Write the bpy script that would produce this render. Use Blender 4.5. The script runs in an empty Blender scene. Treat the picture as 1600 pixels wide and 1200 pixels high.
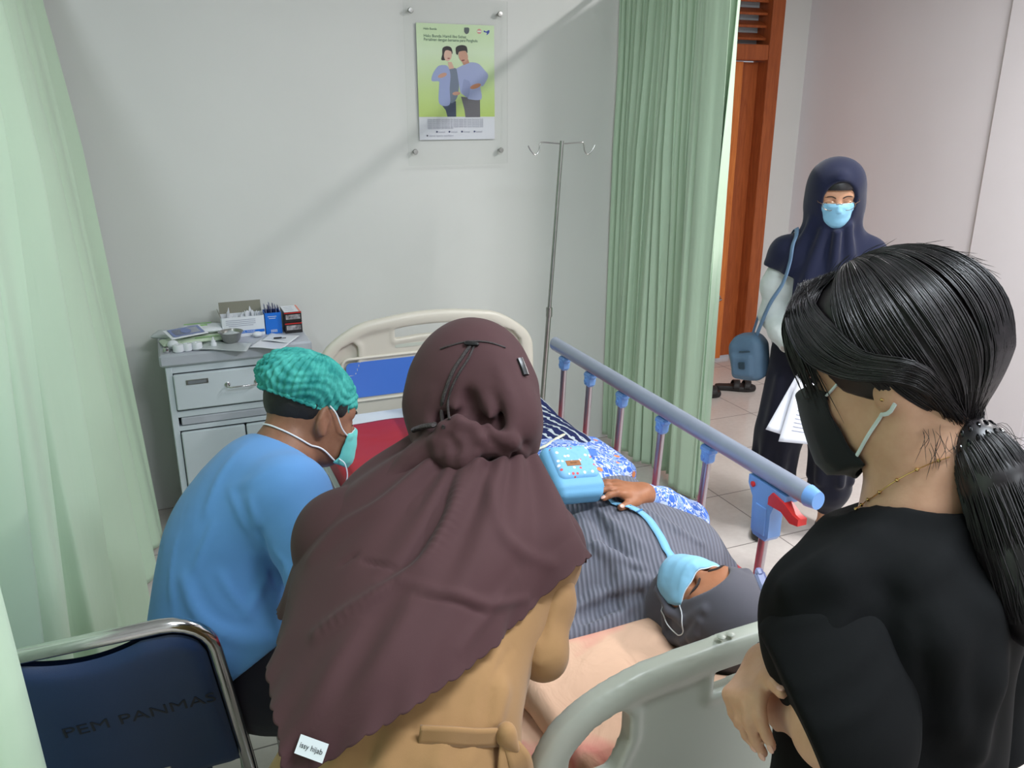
import bpy, math, random
import numpy as np
from mathutils import Vector, Matrix
PI = math.pi
S = bpy.context.scene
COL = S.collection
rng = np.random.RandomState(7)
random.seed(7)

# ---------------------------------------------------------------- camera
cam_d = bpy.data.cameras.new('camera')
cam = bpy.data.objects.new('camera', cam_d)
COL.objects.link(cam)
cam.location = (0, 0, 1.74)
cam.rotation_euler = (math.radians(90 - 18.27), 0, math.radians(-22.7))
cam_d.sensor_width = 36
cam_d.lens = 1303 / 1600 * 36
cam_d.clip_start = 0.05
S.camera = cam

# ---------------------------------------------------------------- light and exposure
W = bpy.data.worlds.new('world')
S.world = W
W.use_nodes = True
W.node_tree.nodes['Background'].inputs[0].default_value = (0.80, 0.88, 1.0, 1)
W.node_tree.nodes['Background'].inputs[1].default_value = 0.35
S.view_settings.view_transform = 'Standard'
S.view_settings.look = 'None'
S.view_settings.gamma = 1
S.view_settings.use_curve_mapping = False
S.view_settings.exposure = 0.52

CEIL = 2.85
def tube_light(name, x, y, lx, ly, power, col=(0.93, 0.97, 1.0)):
    l = bpy.data.lights.new(name, 'AREA')
    l.shape = 'RECTANGLE'; l.size = lx; l.size_y = ly
    l.energy = power; l.color = col
    o = bpy.data.objects.new(name, l)
    COL.objects.link(o)
    o.location = (x, y, CEIL - 0.075)
    return o
LAMPS = [(1.2, 0.35, 1.15, 0.24, 37), (2.78, 1.6, 0.06, 0.9, 41), (-0.43, 2.2, 0.06, 1.15, 6), (1.6, -1.6, 1.15, 0.24, 22)]
LCOL = [(0.84, 0.92, 1.0), (1.0, 0.975, 0.97), (0.86, 0.93, 1.0), (0.88, 0.94, 1.0)]
for q, c_ in zip(LAMPS, LCOL): tube_light('ceiling_lamp_light', *q, c_)

# ---------------------------------------------------------------- where a sight line meets a depth or plane (metres)
F_ = 1303.0
_y, _p = math.radians(22.7), math.radians(18.27)
CF = np.array([math.sin(_y) * math.cos(_p), math.cos(_y) * math.cos(_p), -math.sin(_p)])
CR = np.array([math.cos(_y), -math.sin(_y), 0.0])
CU = np.cross(CR, CF)
CC = np.array([0, 0, 1.74])
def at(x, y, d): return CC + ((x - 800) / F_ * CR - (y - 600) / F_ * CU + CF) * d
def onz(x, y, z):
    r = (x - 800) / F_ * CR - (y - 600) / F_ * CU + CF
    return CC + r * ((z - 1.74) / r[2])
def ony(x, y, v):
    r = (x - 800) / F_ * CR - (y - 600) / F_ * CU + CF
    return CC + r * (v / r[1])

# ---------------------------------------------------------------- materials
def lin(c):
    c = c / 255.0
    return c / 12.92 if c <= 0.04045 else ((c + 0.055) / 1.055) ** 2.4
def rgb(r, g, b): return (lin(r), lin(g), lin(b), 1.0)

class NT:
    def __init__(s, name, col=(0.5, 0.5, 0.5, 1), rough=0.6, metal=0.0, spec=0.5, **kw):
        s.m = bpy.data.materials.new(name); s.m.use_nodes = True
        s.t = s.m.node_tree; s.n = s.t.nodes
        s.b = s.n['Principled BSDF']
        s.b.inputs['Base Color'].default_value = col
        s.b.inputs['Roughness'].default_value = rough
        s.b.inputs['Metallic'].default_value = metal
        s.b.inputs['Specular IOR Level'].default_value = spec
        for k, v in kw.items():
            s.b.inputs[k.replace('_', ' ')].default_value = v
    def add(s, typ, **kw):
        nd = s.n.new(typ)
        for k, v in kw.items():
            if hasattr(nd, k) and k not in ('Scale',): setattr(nd, k, v)
            else: nd.inputs[k].default_value = v
        return nd
    def link(s, a, b): s.t.links.new(a, b)
    def coord(s, kind='Object'):
        return s.add('ShaderNodeTexCoord').outputs[kind]
    def mapped(s, scale=(1, 1, 1), rot=(0, 0, 0), kind='Object', loc=(0, 0, 0)):
        mp = s.add('ShaderNodeMapping')
        mp.inputs['Scale'].default_value = scale; mp.inputs['Rotation'].default_value = rot
        mp.inputs['Location'].default_value = loc
        s.link(s.coord(kind), mp.inputs['Vector'])
        return mp.outputs[0]
    def noise(s, vec, scale=5, detail=3, rough=0.5, dist=0.0):
        n = s.add('ShaderNodeTexNoise'); n.inputs['Scale'].default_value = scale
        n.inputs['Detail'].default_value = detail; n.inputs['Roughness'].default_value = rough
        n.inputs['Distortion'].default_value = dist
        s.link(vec, n.inputs['Vector'])
        return n.outputs['Fac']
    def ramp(s, fac, stops, interp='LINEAR'):
        r = s.add('ShaderNodeValToRGB'); r.color_ramp.interpolation = interp
        e = r.color_ramp.elements
        while len(e) < len(stops): e.new(0.5)
        for i, (p, c) in enumerate(stops): e[i].position = p; e[i].color = c
        s.link(fac, r.inputs[0])
        return r.outputs[0]
    def mix(s, fac, a, b, mode='MIX'):
        m = s.add('ShaderNodeMix'); m.data_type = 'RGBA'; m.blend_type = mode
        for sock, v in ((m.inputs[0], fac), (m.inputs[6], a), (m.inputs[7], b)):
            if hasattr(v, 'links') or hasattr(v, 'is_linked'): s.link(v, sock)
            else: sock.default_value = v
        return m.outputs[2]
    def math(s, op, a, b=None, c=None):
        m = s.add('ShaderNodeMath'); m.operation = op
        for i, v in enumerate((a, b, c)):
            if v is None: continue
            if hasattr(v, 'is_linked'): s.link(v, m.inputs[i])
            else: m.inputs[i].default_value = v
        return m.outputs[0]
    def color(s, sock): s.link(sock, s.b.inputs['Base Color'])
    def bump(s, h, strength=0.3, dist=0.01, prev=None):
        b = s.add('ShaderNodeBump'); b.inputs['Strength'].default_value = strength
        b.inputs['Distance'].default_value = dist
        s.link(h, b.inputs['Height'])
        if prev is not None: s.link(prev, b.inputs['Normal'])
        s.link(b.outputs[0], s.b.inputs['Normal'])
        return b.outputs[0]

def plain(name, col, rough=0.5, metal=0.0, spec=0.5, **kw):
    return NT(name, col, rough, metal, spec, **kw).m

def varied(name, col, rough=0.5, amt=0.12, scale=8, bump=0.0, bscale=60, bdist=0.002, metal=0.0, spec=0.5, **kw):
    t = NT(name, col, rough, metal, spec, **kw)
    v = t.mapped()
    n = t.noise(v, scale, 4)
    dark = tuple(c * (1 - amt) for c in col[:3]) + (1,)
    lite = tuple(min(1, c * (1 + amt)) for c in col[:3]) + (1,)
    t.color(t.ramp(n, [(0.3, dark), (0.7, lite)]))
    if bump: t.bump(t.noise(v, bscale, 3), bump, bdist)
    return t.m

def cloth(name, col, rough=0.85, fold=0.35, fscale=7, weave=700, wstr=0.15, amt=0.06, spec=0.25, sheen=0.15, trans=0.0):
    t = NT(name, col, rough, 0, spec)
    t.b.inputs['Sheen Weight'].default_value = sheen
    v = t.mapped()
    n = t.noise(v, fscale * 0.6, 3)
    dark = tuple(c * (1 - amt) for c in col[:3]) + (1,)
    lite = tuple(min(1, c * (1 + amt)) for c in col[:3]) + (1,)
    t.color(t.ramp(n, [(0.3, dark), (0.7, lite)]))
    b1 = t.bump(t.noise(v, fscale, 2, 0.45, 0.6), fold, 0.02)
    t.bump(t.noise(v, weave, 1), wstr, 0.0006, b1)
    if trans:
        tr = t.add('ShaderNodeBsdfTranslucent'); tr.inputs[0].default_value = col
        mx = t.add('ShaderNodeMixShader'); mx.inputs[0].default_value = trans
        out = t.n['Material Output']
        t.link(t.b.outputs[0], mx.inputs[1]); t.link(tr.outputs[0], mx.inputs[2])
        t.link(mx.outputs[0], out.inputs[0])
    return t.m

def skin(name, col, deep, spec=0.35):
    t = NT(name, col, 0.5, 0, spec)
    v = t.mapped()
    n = t.noise(v, 22, 4, 0.6)
    t.color(t.ramp(n, [(0.32, deep), (0.68, col)]))
    t.b.inputs['Subsurface Weight'].default_value = 0.12
    t.b.inputs['Subsurface Radius'].default_value = (0.9, 0.35, 0.2)
    t.b.inputs['Subsurface Scale'].default_value = 0.01
    t.bump(t.noise(v, 320, 3), 0.18, 0.0008)
    return t.m

# ---------------------------------------------------------------- mesh helpers
def obj(name, verts, faces, mat=None, parent=None, smooth=True, mats=None, midx=None, angle=None):
    me = bpy.data.meshes.new(name)
    verts = np.asarray(verts, dtype=float)
    me.from_pydata(verts.tolist(), [], [tuple(int(i) for i in f) for f in faces])
    o = bpy.data.objects.new(name, me)
    COL.objects.link(o)
    for m in (mats or ([mat] if mat else [])): me.materials.append(m)
    if midx is not None: me.polygons.foreach_set('material_index', np.asarray(midx, dtype=np.int32))
    if smooth:
        me.polygons.foreach_set('use_smooth', np.ones(len(me.polygons), dtype=bool))
        if angle is not None:
            try: me.set_sharp_from_angle(angle=math.radians(angle))
            except Exception: pass
    me.update()
    if parent is not None: o.parent = parent; o.matrix_parent_inverse = parent_inv(parent)
    return o
def parent_inv(p):
    m = Matrix.Identity(4); q = p
    m = mat_of(q)
    return m.inverted()
def mat_of(o):
    m = Matrix.Translation(o.location) @ o.rotation_euler.to_matrix().to_4x4() @ Matrix.Diagonal((*o.scale, 1))
    return (mat_of(o.parent) @ o.matrix_parent_inverse @ m) if o.parent else m
def tag(o, label=None, cat=None, group=None, kind=None):
    if label: o['label'] = label
    if cat: o['category'] = cat
    if group: o['group'] = group
    if kind: o['kind'] = kind
    return o
def empty(name, loc, label, cat, group=None, rz=0):
    o = bpy.data.objects.new(name, None); COL.objects.link(o)
    o.location = tuple(float(c) for c in loc); o.rotation_euler = (0, 0, rz); o.empty_display_size = 0.1
    return tag(o, label, cat, group)

class MB:
    """collects shapes in world space, builds them as one mesh"""
    def __init__(s): s.v = []; s.f = []; s.mi = []
    def add(s, v, f, mi=0):
        k = len(s.v); s.v += [tuple(map(float, p)) for p in v]; s.f += [tuple(i + k for i in q) for q in f]; s.mi += [mi] * len(f)
        return s
    def box(s, c, size, bev=0.0, rot=None, mi=0):
        hx, hy, hz = [d / 2 for d in size]
        if bev <= 0:
            v = [(x, y, z) for x in (-hx, hx) for y in (-hy, hy) for z in (-hz, hz)]
            f = [(0, 1, 3, 2), (4, 6, 7, 5), (0, 4, 5, 1), (2, 3, 7, 6), (0, 2, 6, 4), (1, 5, 7, 3)]
        else:
            b = min(bev, hx * .95, hy * .95, hz * .95); v = []; idx = {}
            for i, x in enumerate((-1, 1)):
                for j, y in enumerate((-1, 1)):
                    for k, z in enumerate((-1, 1)):
                        for a in range(3):
                            p = [x * (hx - b), y * (hy - b), z * (hz - b)]
                            p[a] = (x * hx, y * hy, z * hz)[a]
                            idx[(i, j, k, a)] = len(v); v.append(tuple(p))
            f = []
            for a in range(3):
                o1, o2 = [q for q in range(3) if q != a]
                for sgn in (0, 1):
                    q = []
                    for (u, w) in ((0, 0), (1, 0), (1, 1), (0, 1)):
                        t = [0, 0, 0]; t[a] = sgn; t[o1] = u; t[o2] = w
                        q.append(idx[(*t, a)])
                    f.append(tuple(q))
            for a in range(3):
                o1, o2 = [q for q in range(3) if q != a]
                for u in (0, 1):
                    for w in (0, 1):
                        t0 = [0, 0, 0]; t1 = [0, 0, 0]
                        t0[a] = 0; t1[a] = 1
                        for t in (t0, t1): t[o1] = u; t[o2] = w
                        f.append((idx[(*t0, o1)], idx[(*t1, o1)], idx[(*t1, o2)], idx[(*t0, o2)]))
            for i in (0, 1):
                for j in (0, 1):
                    for k in (0, 1): f.append(tuple(idx[(i, j, k, a)] for a in range(3)))
        v = np.array(v)
        if rot is not None: v = v @ np.array(Matrix(rot).to_3x3() if not isinstance(rot, np.ndarray) else rot).T
        s.add(v + np.array(c), f, mi); return s
    def tube(s, pts, r, n=12, closed=False, caps=True, mi=0, flat=None):
        pts = [np.array(p, float) for p in pts]; m = len(pts)
        rs = r if hasattr(r, '__len__') else [r] * m
        ring = []; up = None
        T = []
        for i in range(m):
            if closed: t = pts[(i + 1) % m] - pts[i - 1]
            else: t = pts[min(i + 1, m - 1)] - pts[max(i - 1, 0)]
            T.append(t / (np.linalg.norm(t) + 1e-12))
        a = np.array([0, 0, 1.0]) if abs(T[0][2]) < 0.9 else np.array([1.0, 0, 0])
        u = np.cross(a, T[0]); u /= np.linalg.norm(u)
        v = []
        for i in range(m):
            u = u - T[i] * np.dot(u, T[i]); u /= np.linalg.norm(u) + 1e-12
            w = np.cross(T[i], u)
            for k in range(n):
                c, q = math.cos(2 * PI * k / n), math.sin(2 * PI * k / n)
                if flat: c *= flat[0]; q *= flat[1]
                v.append(pts[i] + (u * c + w * q) * rs[i])
        f = []
        for i in range(m if closed else m - 1):
            j = (i + 1) % m
            for k in range(n): f.append((i * n + k, i * n + (k + 1) % n, j * n + (k + 1) % n, j * n + k))
        if caps and not closed:
            f.append(tuple(range(n))[::-1]); f.append(tuple((m - 1) * n + k for k in range(n)))
        s.add(v, f, mi); return s
    def lathe(s, prof, c=(0, 0, 0), n=24, rot=None, mi=0, closed=False):
        v = []; m = len(prof)
        for (r, z) in prof:
            for k in range(n): v.append((r * math.cos(2 * PI * k / n), r * math.sin(2 * PI * k / n), z))
        f = [(i * n + k, i * n + (k + 1) % n, (i + 1) * n + (k + 1) % n, (i + 1) * n + k) for i in range(m - 1) for k in range(n)]
        if prof[0][0] > 1e-6: f.append(tuple(range(n))[::-1])
        if prof[-1][0] > 1e-6: f.append(tuple((m - 1) * n + k for k in range(n)))
        v = np.array(v)
        if rot is not None: v = v @ np.array(rot).T
        s.add(v + np.array(c), f, mi); return s
    def prism(s, outline, holes_none, o, ax, ay, an, depth, mi=0):
        """polygon outline (2D) laid at o with axes ax, ay, extruded along an by depth"""
        o, ax, ay, an = [np.array(q, float) for q in (o, ax, ay, an)]
        n = len(outline)
        v = [o + ax * p[0] + ay * p[1] for p in outline] + [o + ax * p[0] + ay * p[1] + an * depth for p in outline]
        f = [tuple(range(n))[::-1], tuple(range(n, 2 * n))] + [(i, (i + 1) % n, n + (i + 1) % n, n + i) for i in range(n)]
        s.add(v, f, mi); return s
    def grid(s, G, mi=0, closed_u=False):
        G = np.asarray(G); a, b = G.shape[:2]
        f = []
        for i in range(a - (0 if closed_u else 1)):
            for j in range(b - 1):
                i2 = (i + 1) % a
                f.append((i * b + j, i2 * b + j, i2 * b + j + 1, i * b + j + 1))
        s.add(G.reshape(-1, 3), f, mi); return s
    def build(s, name, mat=None, parent=None, smooth=True, angle=40, mats=None):
        return obj(name, s.v, s.f, mat, parent, smooth, mats, s.mi if mats else None, angle)

def rbox(name, c, size, mat, parent=None, bev=0.004, rot=None):
    return MB().box(c, size, bev, rot).build(name, mat, parent)
def struct(o, kind='structure'): o['kind'] = kind; return o
def solid(o, t, offset=-1):
    m = o.modifiers.new('thickness', 'SOLIDIFY'); m.thickness = t; m.offset = offset; return o
def catmull(P, n):
    """P (k, ...) control values -> n samples"""
    P = np.asarray(P, float); k = len(P)
    if k == 2:
        t = np.linspace(0, 1, n).reshape((-1,) + (1,) * (P.ndim - 1)); return P[0] * (1 - t) + P[1] * t
    E = np.concatenate([[2 * P[0] - P[1]], P, [2 * P[-1] - P[-2]]])
    out = []
    for u in np.linspace(0, k - 1, n):
        i = min(int(u), k - 2); t = u - i
        a, b, c, d = E[i], E[i + 1], E[i + 2], E[i + 3]
        out.append(0.5 * ((2 * b) + (c - a) * t + (2 * a - 5 * b + 4 * c - d) * t * t + (3 * b - a - 3 * c + d) * t ** 3))
    return np.array(out)
def patch(ctrl, nu, nv):
    """ctrl: rows x cols x 3 -> nu x nv x 3"""
    rows = np.array([catmull(r, nv) for r in ctrl])
    return catmull(rows, nu)
def normals(G):
    du = np.gradient(G, axis=0); dv = np.gradient(G, axis=1)
    n = np.cross(du, dv); return n / (np.linalg.norm(n, axis=2, keepdims=True) + 1e-9)
def text_mesh(name, s, size, mat, o, ax, ay, parent=None, depth=0.0006, bold=0.0, align='CENTER', sx=1.0):
    cu = bpy.data.curves.new(name, 'FONT'); cu.body = s; cu.size = size; cu.extrude = depth; cu.offset = bold
    cu.align_x = align; cu.align_y = 'CENTER'
    t = bpy.data.objects.new(name, cu); COL.objects.link(t)
    dg = bpy.context.evaluated_depsgraph_get()
    me = bpy.data.meshes.new_from_object(t.evaluated_get(dg))
    v = np.array([p.co[:] for p in me.vertices]) if len(me.vertices) else np.zeros((0, 3))
    f = [tuple(p.vertices) for p in me.polygons]
    bpy.data.objects.remove(t); bpy.data.curves.remove(cu); bpy.data.meshes.remove(me)
    o, ax, ay = [np.array(q, float) for q in (o, ax, ay)]
    ax = ax / np.linalg.norm(ax); ay = ay / np.linalg.norm(ay); an = np.cross(ax, ay)
    w = o + v[:, :1] * sx * ax + v[:, 1:2] * ay + v[:, 2:3] * an
    return obj(name, w, f, mat, parent, smooth=False)

# ---------------------------------------------------------------- implicit surfaces for bodies and cloth
def rotm(rx=0, ry=0, rz=0):
    return np.array(Matrix.Rotation(math.radians(rz), 3, 'Z') @ Matrix.Rotation(math.radians(ry), 3, 'Y') @ Matrix.Rotation(math.radians(rx), 3, 'X'))
def frame(fwd, up=(0, 0, 1)):
    """columns: right, forward, up"""
    f = np.array(fwd, float); f /= np.linalg.norm(f)
    u = np.array(up, float); u = u - f * np.dot(u, f); u /= np.linalg.norm(u)
    return np.column_stack([np.cross(f, u), f, u])
class Field:
    def __init__(s, M=None, o=(0, 0, 0)):
        s.p = []; s.M = np.eye(3) if M is None else np.asarray(M); s.o = np.array(o, float)
        s.disp = []; s.clips = []
    def fr(s, M, o): s.M = np.asarray(M); s.o = np.array(o, float); return s
    def _w(s, p): return s.M @ np.array(p, float) + s.o
    def cap(s, a, b, ra, rb=None, k=0.02, op=0, flat=None):
        rb = ra if rb is None else rb
        a, b = s._w(a), s._w(b)
        c = (a + b) / 2; R = np.linalg.norm(b - a) / 2 + max(ra, rb)
        s.p.append(('c', c, R, k, op, (a, b, ra, rb))); return s
    def chain(s, pts, k=0.02, op=0):
        for (p, q) in zip(pts[:-1], pts[1:]): s.cap(p[:3], q[:3], p[3], q[3], k, op)
        return s
    def ell(s, c, r, R=None, k=0.02, op=0):
        c = s._w(c); M = s.M @ (np.eye(3) if R is None else R)
        s.p.append(('e', c, max(r), k, op, (c, M, np.array(r, float)))); return s
    def box(s, c, h, r=0.01, R=None, k=0.01, op=0):
        c = s._w(c); M = s.M @ (np.eye(3) if R is None else R)
        s.p.append(('b', c, float(np.linalg.norm(h)) + r, k, op, (c, M, np.array(h, float), r))); return s
    def ev(s, P, prims):
        d = None
        for (t, c, R, k, op, a) in prims:
            if t == 'c':
                A, B, ra, rb = a; ab = B - A; L = ab @ ab + 1e-12
                q = P - A; tt = np.clip(q @ ab / L, 0, 1)
                e = np.linalg.norm(q - tt[:, None] * ab, axis=1) - (ra + (rb - ra) * tt)
            elif t == 'e':
                q = (P - a[0]) @ a[1]; k0 = np.linalg.norm(q / a[2], axis=1); k1 = np.linalg.norm(q / a[2] ** 2, axis=1) + 1e-9
                e = k0 * (k0 - 1) / k1
            else:
                q = np.abs((P - a[0]) @ a[1]) - a[2]
                e = np.linalg.norm(np.maximum(q, 0), axis=1) + np.minimum(q.max(axis=1), 0) - a[3]
            if d is None:
                d = e if op == 0 else np.full(len(P), 9.0)
                continue
            if op == 0:
                h = np.maximum(k - np.abs(d - e), 0) / k; d = np.minimum(d, e) - h * h * k * 0.25
            else:
                e = -e; h = np.maximum(k - np.abs(d - e), 0) / k; d = np.maximum(d, e) + h * h * k * 0.25
        for g in s.disp: d = d + g(P)
        for g in s.clips: d = np.maximum(d, g(P))
        return d
    def mesh(s, h, lo=None, hi=None, inflate=0.0):
        pos = [q for q in s.p if q[4] == 0]
        if lo is None: lo = np.min([q[1] - q[2] for q in pos], axis=0) - 0.03
        if hi is None: hi = np.max([q[1] + q[2] for q in pos], axis=0) + 0.03
        lo = np.array(lo, float); hi = np.array(hi, float); B = 12
        nb = np.ceil((hi - lo) / (h * B)).astype(int); n = nb * B
        D = np.full(n, 1.0, dtype=np.float32)
        loc = np.stack(np.meshgrid(*[np.arange(B)] * 3, indexing='ij'), -1).reshape(-1, 3) * h
        br = h * B * 0.87
        cs = np.array([q[1] for q in s.p]); rs = np.array([q[2] for q in s.p]); ks = np.array([q[3] for q in s.p])
        isp = np.array([q[4] == 0 for q in s.p])
        for i in range(nb[0]):
            for j in range(nb[1]):
                for k in range(nb[2]):
                    o = lo + np.array([i, j, k]) * B * h
                    c = o + B * h / 2
                    near = np.linalg.norm(cs - c, axis=1) - rs < br + ks + 0.03 + abs(inflate)
                    if not (near & isp).any(): continue
                    v = s.ev(o + loc, [s.p[q] for q in np.nonzero(near)[0]]) - inflate
                    D[i * B:(i + 1) * B, j * B:(j + 1) * B, k * B:(k + 1) * B] = v.reshape(B, B, B)
        return nets(D, lo, h)
def nets(D, lo, h):
    I = D < 0
    n = D.shape
    c = [(0, 0, 0), (1, 0, 0), (0, 1, 0), (1, 1, 0), (0, 0, 1), (1, 0, 1), (0, 1, 1), (1, 1, 1)]
    sl = lambda A, q: A[q[0]:n[0] - 1 + q[0], q[1]:n[1] - 1 + q[1], q[2]:n[2] - 1 + q[2]]
    cnt = sum(sl(I, q).astype(np.int8) for q in c)
    act = (cnt > 0) & (cnt < 8)
    ijk = np.argwhere(act)
    ident = np.full(act.shape, -1, dtype=np.int64); ident[act] = np.arange(len(ijk))
    dv = np.array([D[ijk[:, 0] + q[0], ijk[:, 1] + q[1], ijk[:, 2] + q[2]] for q in c]).T
    acc = np.zeros((len(ijk), 3)); num = np.zeros(len(ijk))
    for a in range(8):
        for b in range(a + 1, 8):
            if sum(abs(x - y) for x, y in zip(c[a], c[b])) != 1: continue
            m = (dv[:, a] < 0) != (dv[:, b] < 0)
            t = np.where(m, dv[:, a] / (dv[:, a] - dv[:, b] + 1e-12), 0)
            p = np.array(c[a]) + t[:, None] * (np.array(c[b]) - np.array(c[a]))
            acc += np.where(m[:, None], p, 0); num += m
    V = lo + (ijk + acc / np.maximum(num, 1)[:, None]) * h
    faces = []
    for ax in range(3):
        o1, o2 = (ax + 1) % 3, (ax + 2) % 3
        a = [slice(1, n[0] - 1)] * 3; a = [slice(1, n[q] - 1) for q in range(3)]; b = list(a)
        a[ax] = slice(0, n[ax] - 1); b[ax] = slice(1, n[ax])
        A = I[tuple(a)]; Bq = I[tuple(b)]
        for (m, flip) in ((A & ~Bq, False), (~A & Bq, True)):
            e = np.argwhere(m)
            if not len(e): continue
            e[:, o1] += 1; e[:, o2] += 1
            d1 = np.zeros(3, int); d1[o1] = 1; d2 = np.zeros(3, int); d2[o2] = 1
            q = [ident[tuple((e - s_).T)] for s_ in (0 * d1, d1, d1 + d2, d2)]
            q = np.stack(q, 1)
            if flip: q = q[:, ::-1]
            faces.append(q)
    Fq = np.concatenate(faces) if faces else np.zeros((0, 4), int)
    Fq = Fq[(Fq >= 0).all(1)]
    return V, Fq
def fobj(name, V, Fq, mat, parent=None, mats=None, midx=None):
    me = bpy.data.meshes.new(name)
    me.vertices.add(len(V)); me.vertices.foreach_set('co', np.asarray(V, dtype=np.float32).ravel())
    me.loops.add(len(Fq) * 4); me.loops.foreach_set('vertex_index', np.asarray(Fq, dtype=np.int32).ravel())
    me.polygons.add(len(Fq)); me.polygons.foreach_set('loop_start', np.arange(0, len(Fq) * 4, 4, dtype=np.int32))
    me.polygons.foreach_set('loop_total', np.full(len(Fq), 4, dtype=np.int32))
    me.polygons.foreach_set('use_smooth', np.ones(len(Fq), dtype=bool))
    for m in (mats or [mat]): me.materials.append(m)
    if midx is not None: me.polygons.foreach_set('material_index', np.asarray(midx, dtype=np.int32))
    me.update(calc_edges=True); me.validate()
    o = bpy.data.objects.new(name, me); COL.objects.link(o)
    if parent is not None: o.parent = parent; o.matrix_parent_inverse = parent_inv(parent)
    return o
def waves(seed, freq, amp, stretch=(1, 1, 1), n=5):
    r = np.random.RandomState(seed)
    K = r.normal(size=(n, 3)); K /= np.linalg.norm(K, axis=1, keepdims=True)
    K = K * freq * r.uniform(0.6, 1.5, (n, 1)) * np.array(stretch); ph = r.uniform(0, 6.28, n)
    w = r.normal(size=3) * freq * 0.5
    def g(P):
        q = P + 0.02 * np.sin(P @ w)[:, None]
        return amp * np.mean([np.sin(q @ K[i] + ph[i]) for i in range(n)], axis=0) * 2
    return g
def half(p, nrm):
    """clip: keep the side the normal points AWAY from"""
    p = np.array(p, float); nrm = np.array(nrm, float); nrm = nrm / np.linalg.norm(nrm)
    return lambda P: (P - p) @ nrm
# ================================================================ ROOM
def paint(name, c, tint):
    t = NT(name, c, 0.42, 0, 0.35)
    v = t.mapped()
    n = t.noise(v, 1.3, 4, 0.55)
    base = t.ramp(n, [(0.3, tuple(x * 0.95 for x in c[:3]) + (1,)), (0.7, c)])
    s1 = t.ramp(t.noise(v, 3.1, 8, 0.75), [(0.68, (0, 0, 0, 1)), (0.8, (1, 1, 1, 1))])
    t.color(t.mix(t.math('MULTIPLY', s1, 0.12), base, tint))
    t.bump(t.noise(v, 55, 4), 0.08, 0.002)
    return t.m
m_wall = paint('cream_wall_paint', rgb(222, 223, 220), rgb(170, 165, 150))
m_wallr = paint('pale_lilac_wall_paint', rgb(234, 229, 233), rgb(160, 150, 150))
m_ceil = plain('ceiling_paint', rgb(225, 227, 228), 0.8)
# floor tiles
t = NT('glossy_cream_tile', rgb(214, 205, 198), 0.13, 0, 0.5)
v = t.coord('Object')
sep = t.add('ShaderNodeSeparateXYZ'); t.link(v, sep.inputs[0])
TS = 0.43
def gline(sock, off):
    a = t.math('FRACT', t.math('DIVIDE', t.math('SUBTRACT', sock, off), TS))
    return t.math('LESS_THAN', t.math('MINIMUM', a, t.math('SUBTRACT', 1.0, a)), 0.0062)
g = t.math('MAXIMUM', gline(sep.outputs[0], 2.285 - TS * 10), gline(sep.outputs[1], 1.21 - TS * 10))
n = t.noise(v, 2.2, 4)
n2 = t.noise(v, 40, 3)
base = t.mix(0.25, t.ramp(n, [(0.3, rgb(206, 195, 189)), (0.7, rgb(222, 215, 209))]), t.ramp(n2, [(0.3, rgb(200, 190, 184)), (0.7, rgb(222, 215, 209))]))
t.color(t.mix(g, base, rgb(128, 120, 116)))
rr = t.math('ADD', t.math('MULTIPLY', g, 0.5), 0.14); t.link(rr, t.b.inputs['Roughness'])
t.bump(t.math('SUBTRACT', 1.0, g), 0.25, 0.002)
m_floor = t.m

YW, YD, XR, XL, YN, XE = 3.80, 4.72, 4.09, -2.6, -2.4, 2.52
def slab(name, lo, hi, mat, kind='structure'):
    lo = np.array(lo, float); hi = np.array(hi, float)
    return struct(MB().box((lo + hi) / 2, hi - lo).build(name, mat, smooth=False), kind)
slab('floor', (XL, YN, -0.1), (XR + 0.1, YD + 0.2, 0), m_floor)
slab('ceiling', (XL, YN, CEIL), (XR + 0.1, YD + 0.2, CEIL + 0.1), m_ceil)
slab('wall_back', (XL, YW, 0), (XE, YD + 0.15, CEIL), m_wall)
slab('wall_left', (XL - 0.1, YN, 0), (XL, YW, CEIL), m_wall)
slab('wall_near', (XL, YN - 0.1, 0), (XR, YN, CEIL), m_wall)
slab('wall_right', (XR, YN, 0), (XR + 0.12, YD + 0.2, CEIL), m_wallr)
# shallow pilaster in the right wall, seen at the photo's right margin
struct(MB().box((XR - 0.02, 2.98, CEIL / 2), (0.05, 0.5, CEIL), 0.012).build('trim_1', m_wallr))
# wall with the doorway: pieces round the frame
DX0, DX1 = 2.95, 3.87          # outer edges of the wooden frame
slab('wall_door', (XE, YD, 0), (DX0, YD + 0.15, CEIL), m_wall)
slab('wall_door_side', (DX1, YD, 0), (XR, YD + 0.15, CEIL), m_wall)
slab('wall_door_top', (DX0, YD, 2.62), (DX1, YD + 0.15, CEIL), m_wall)

# wood
t = NT('orange_varnished_wood', rgb(176, 96, 42), 0.35, 0, 0.45)
v = t.mapped(scale=(9, 9, 0.7))
n = t.noise(v, 6, 5, 0.6, 1.5)
t.color(t.ramp(n, [(0.3, rgb(196, 104, 46)), (0.55, rgb(216, 124, 58)), (0.75, rgb(226, 136, 68))]))
t.bump(n, 0.05, 0.002); m_wood = t.m
t = NT('reddish_frame_wood', rgb(140, 72, 36), 0.4, 0, 0.4)
v = t.mapped(scale=(9, 9, 0.7))
n = t.noise(v, 5, 5, 0.6, 1.5)
t.color(t.ramp(n, [(0.3, rgb(150, 76, 40)), (0.6, rgb(176, 94, 50)), (0.8, rgb(190, 108, 60))]))
t.bump(n, 0.05, 0.002); m_frame = t.m
m_chrome = plain('chrome', rgb(205, 205, 205), 0.14, 1.0)
m_steel = varied('brushed_steel', rgb(168, 168, 165), 0.3, 0.08, 30, metal=1.0)
m_dark = plain('dark_recess', rgb(28, 26, 25), 0.7)
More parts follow.
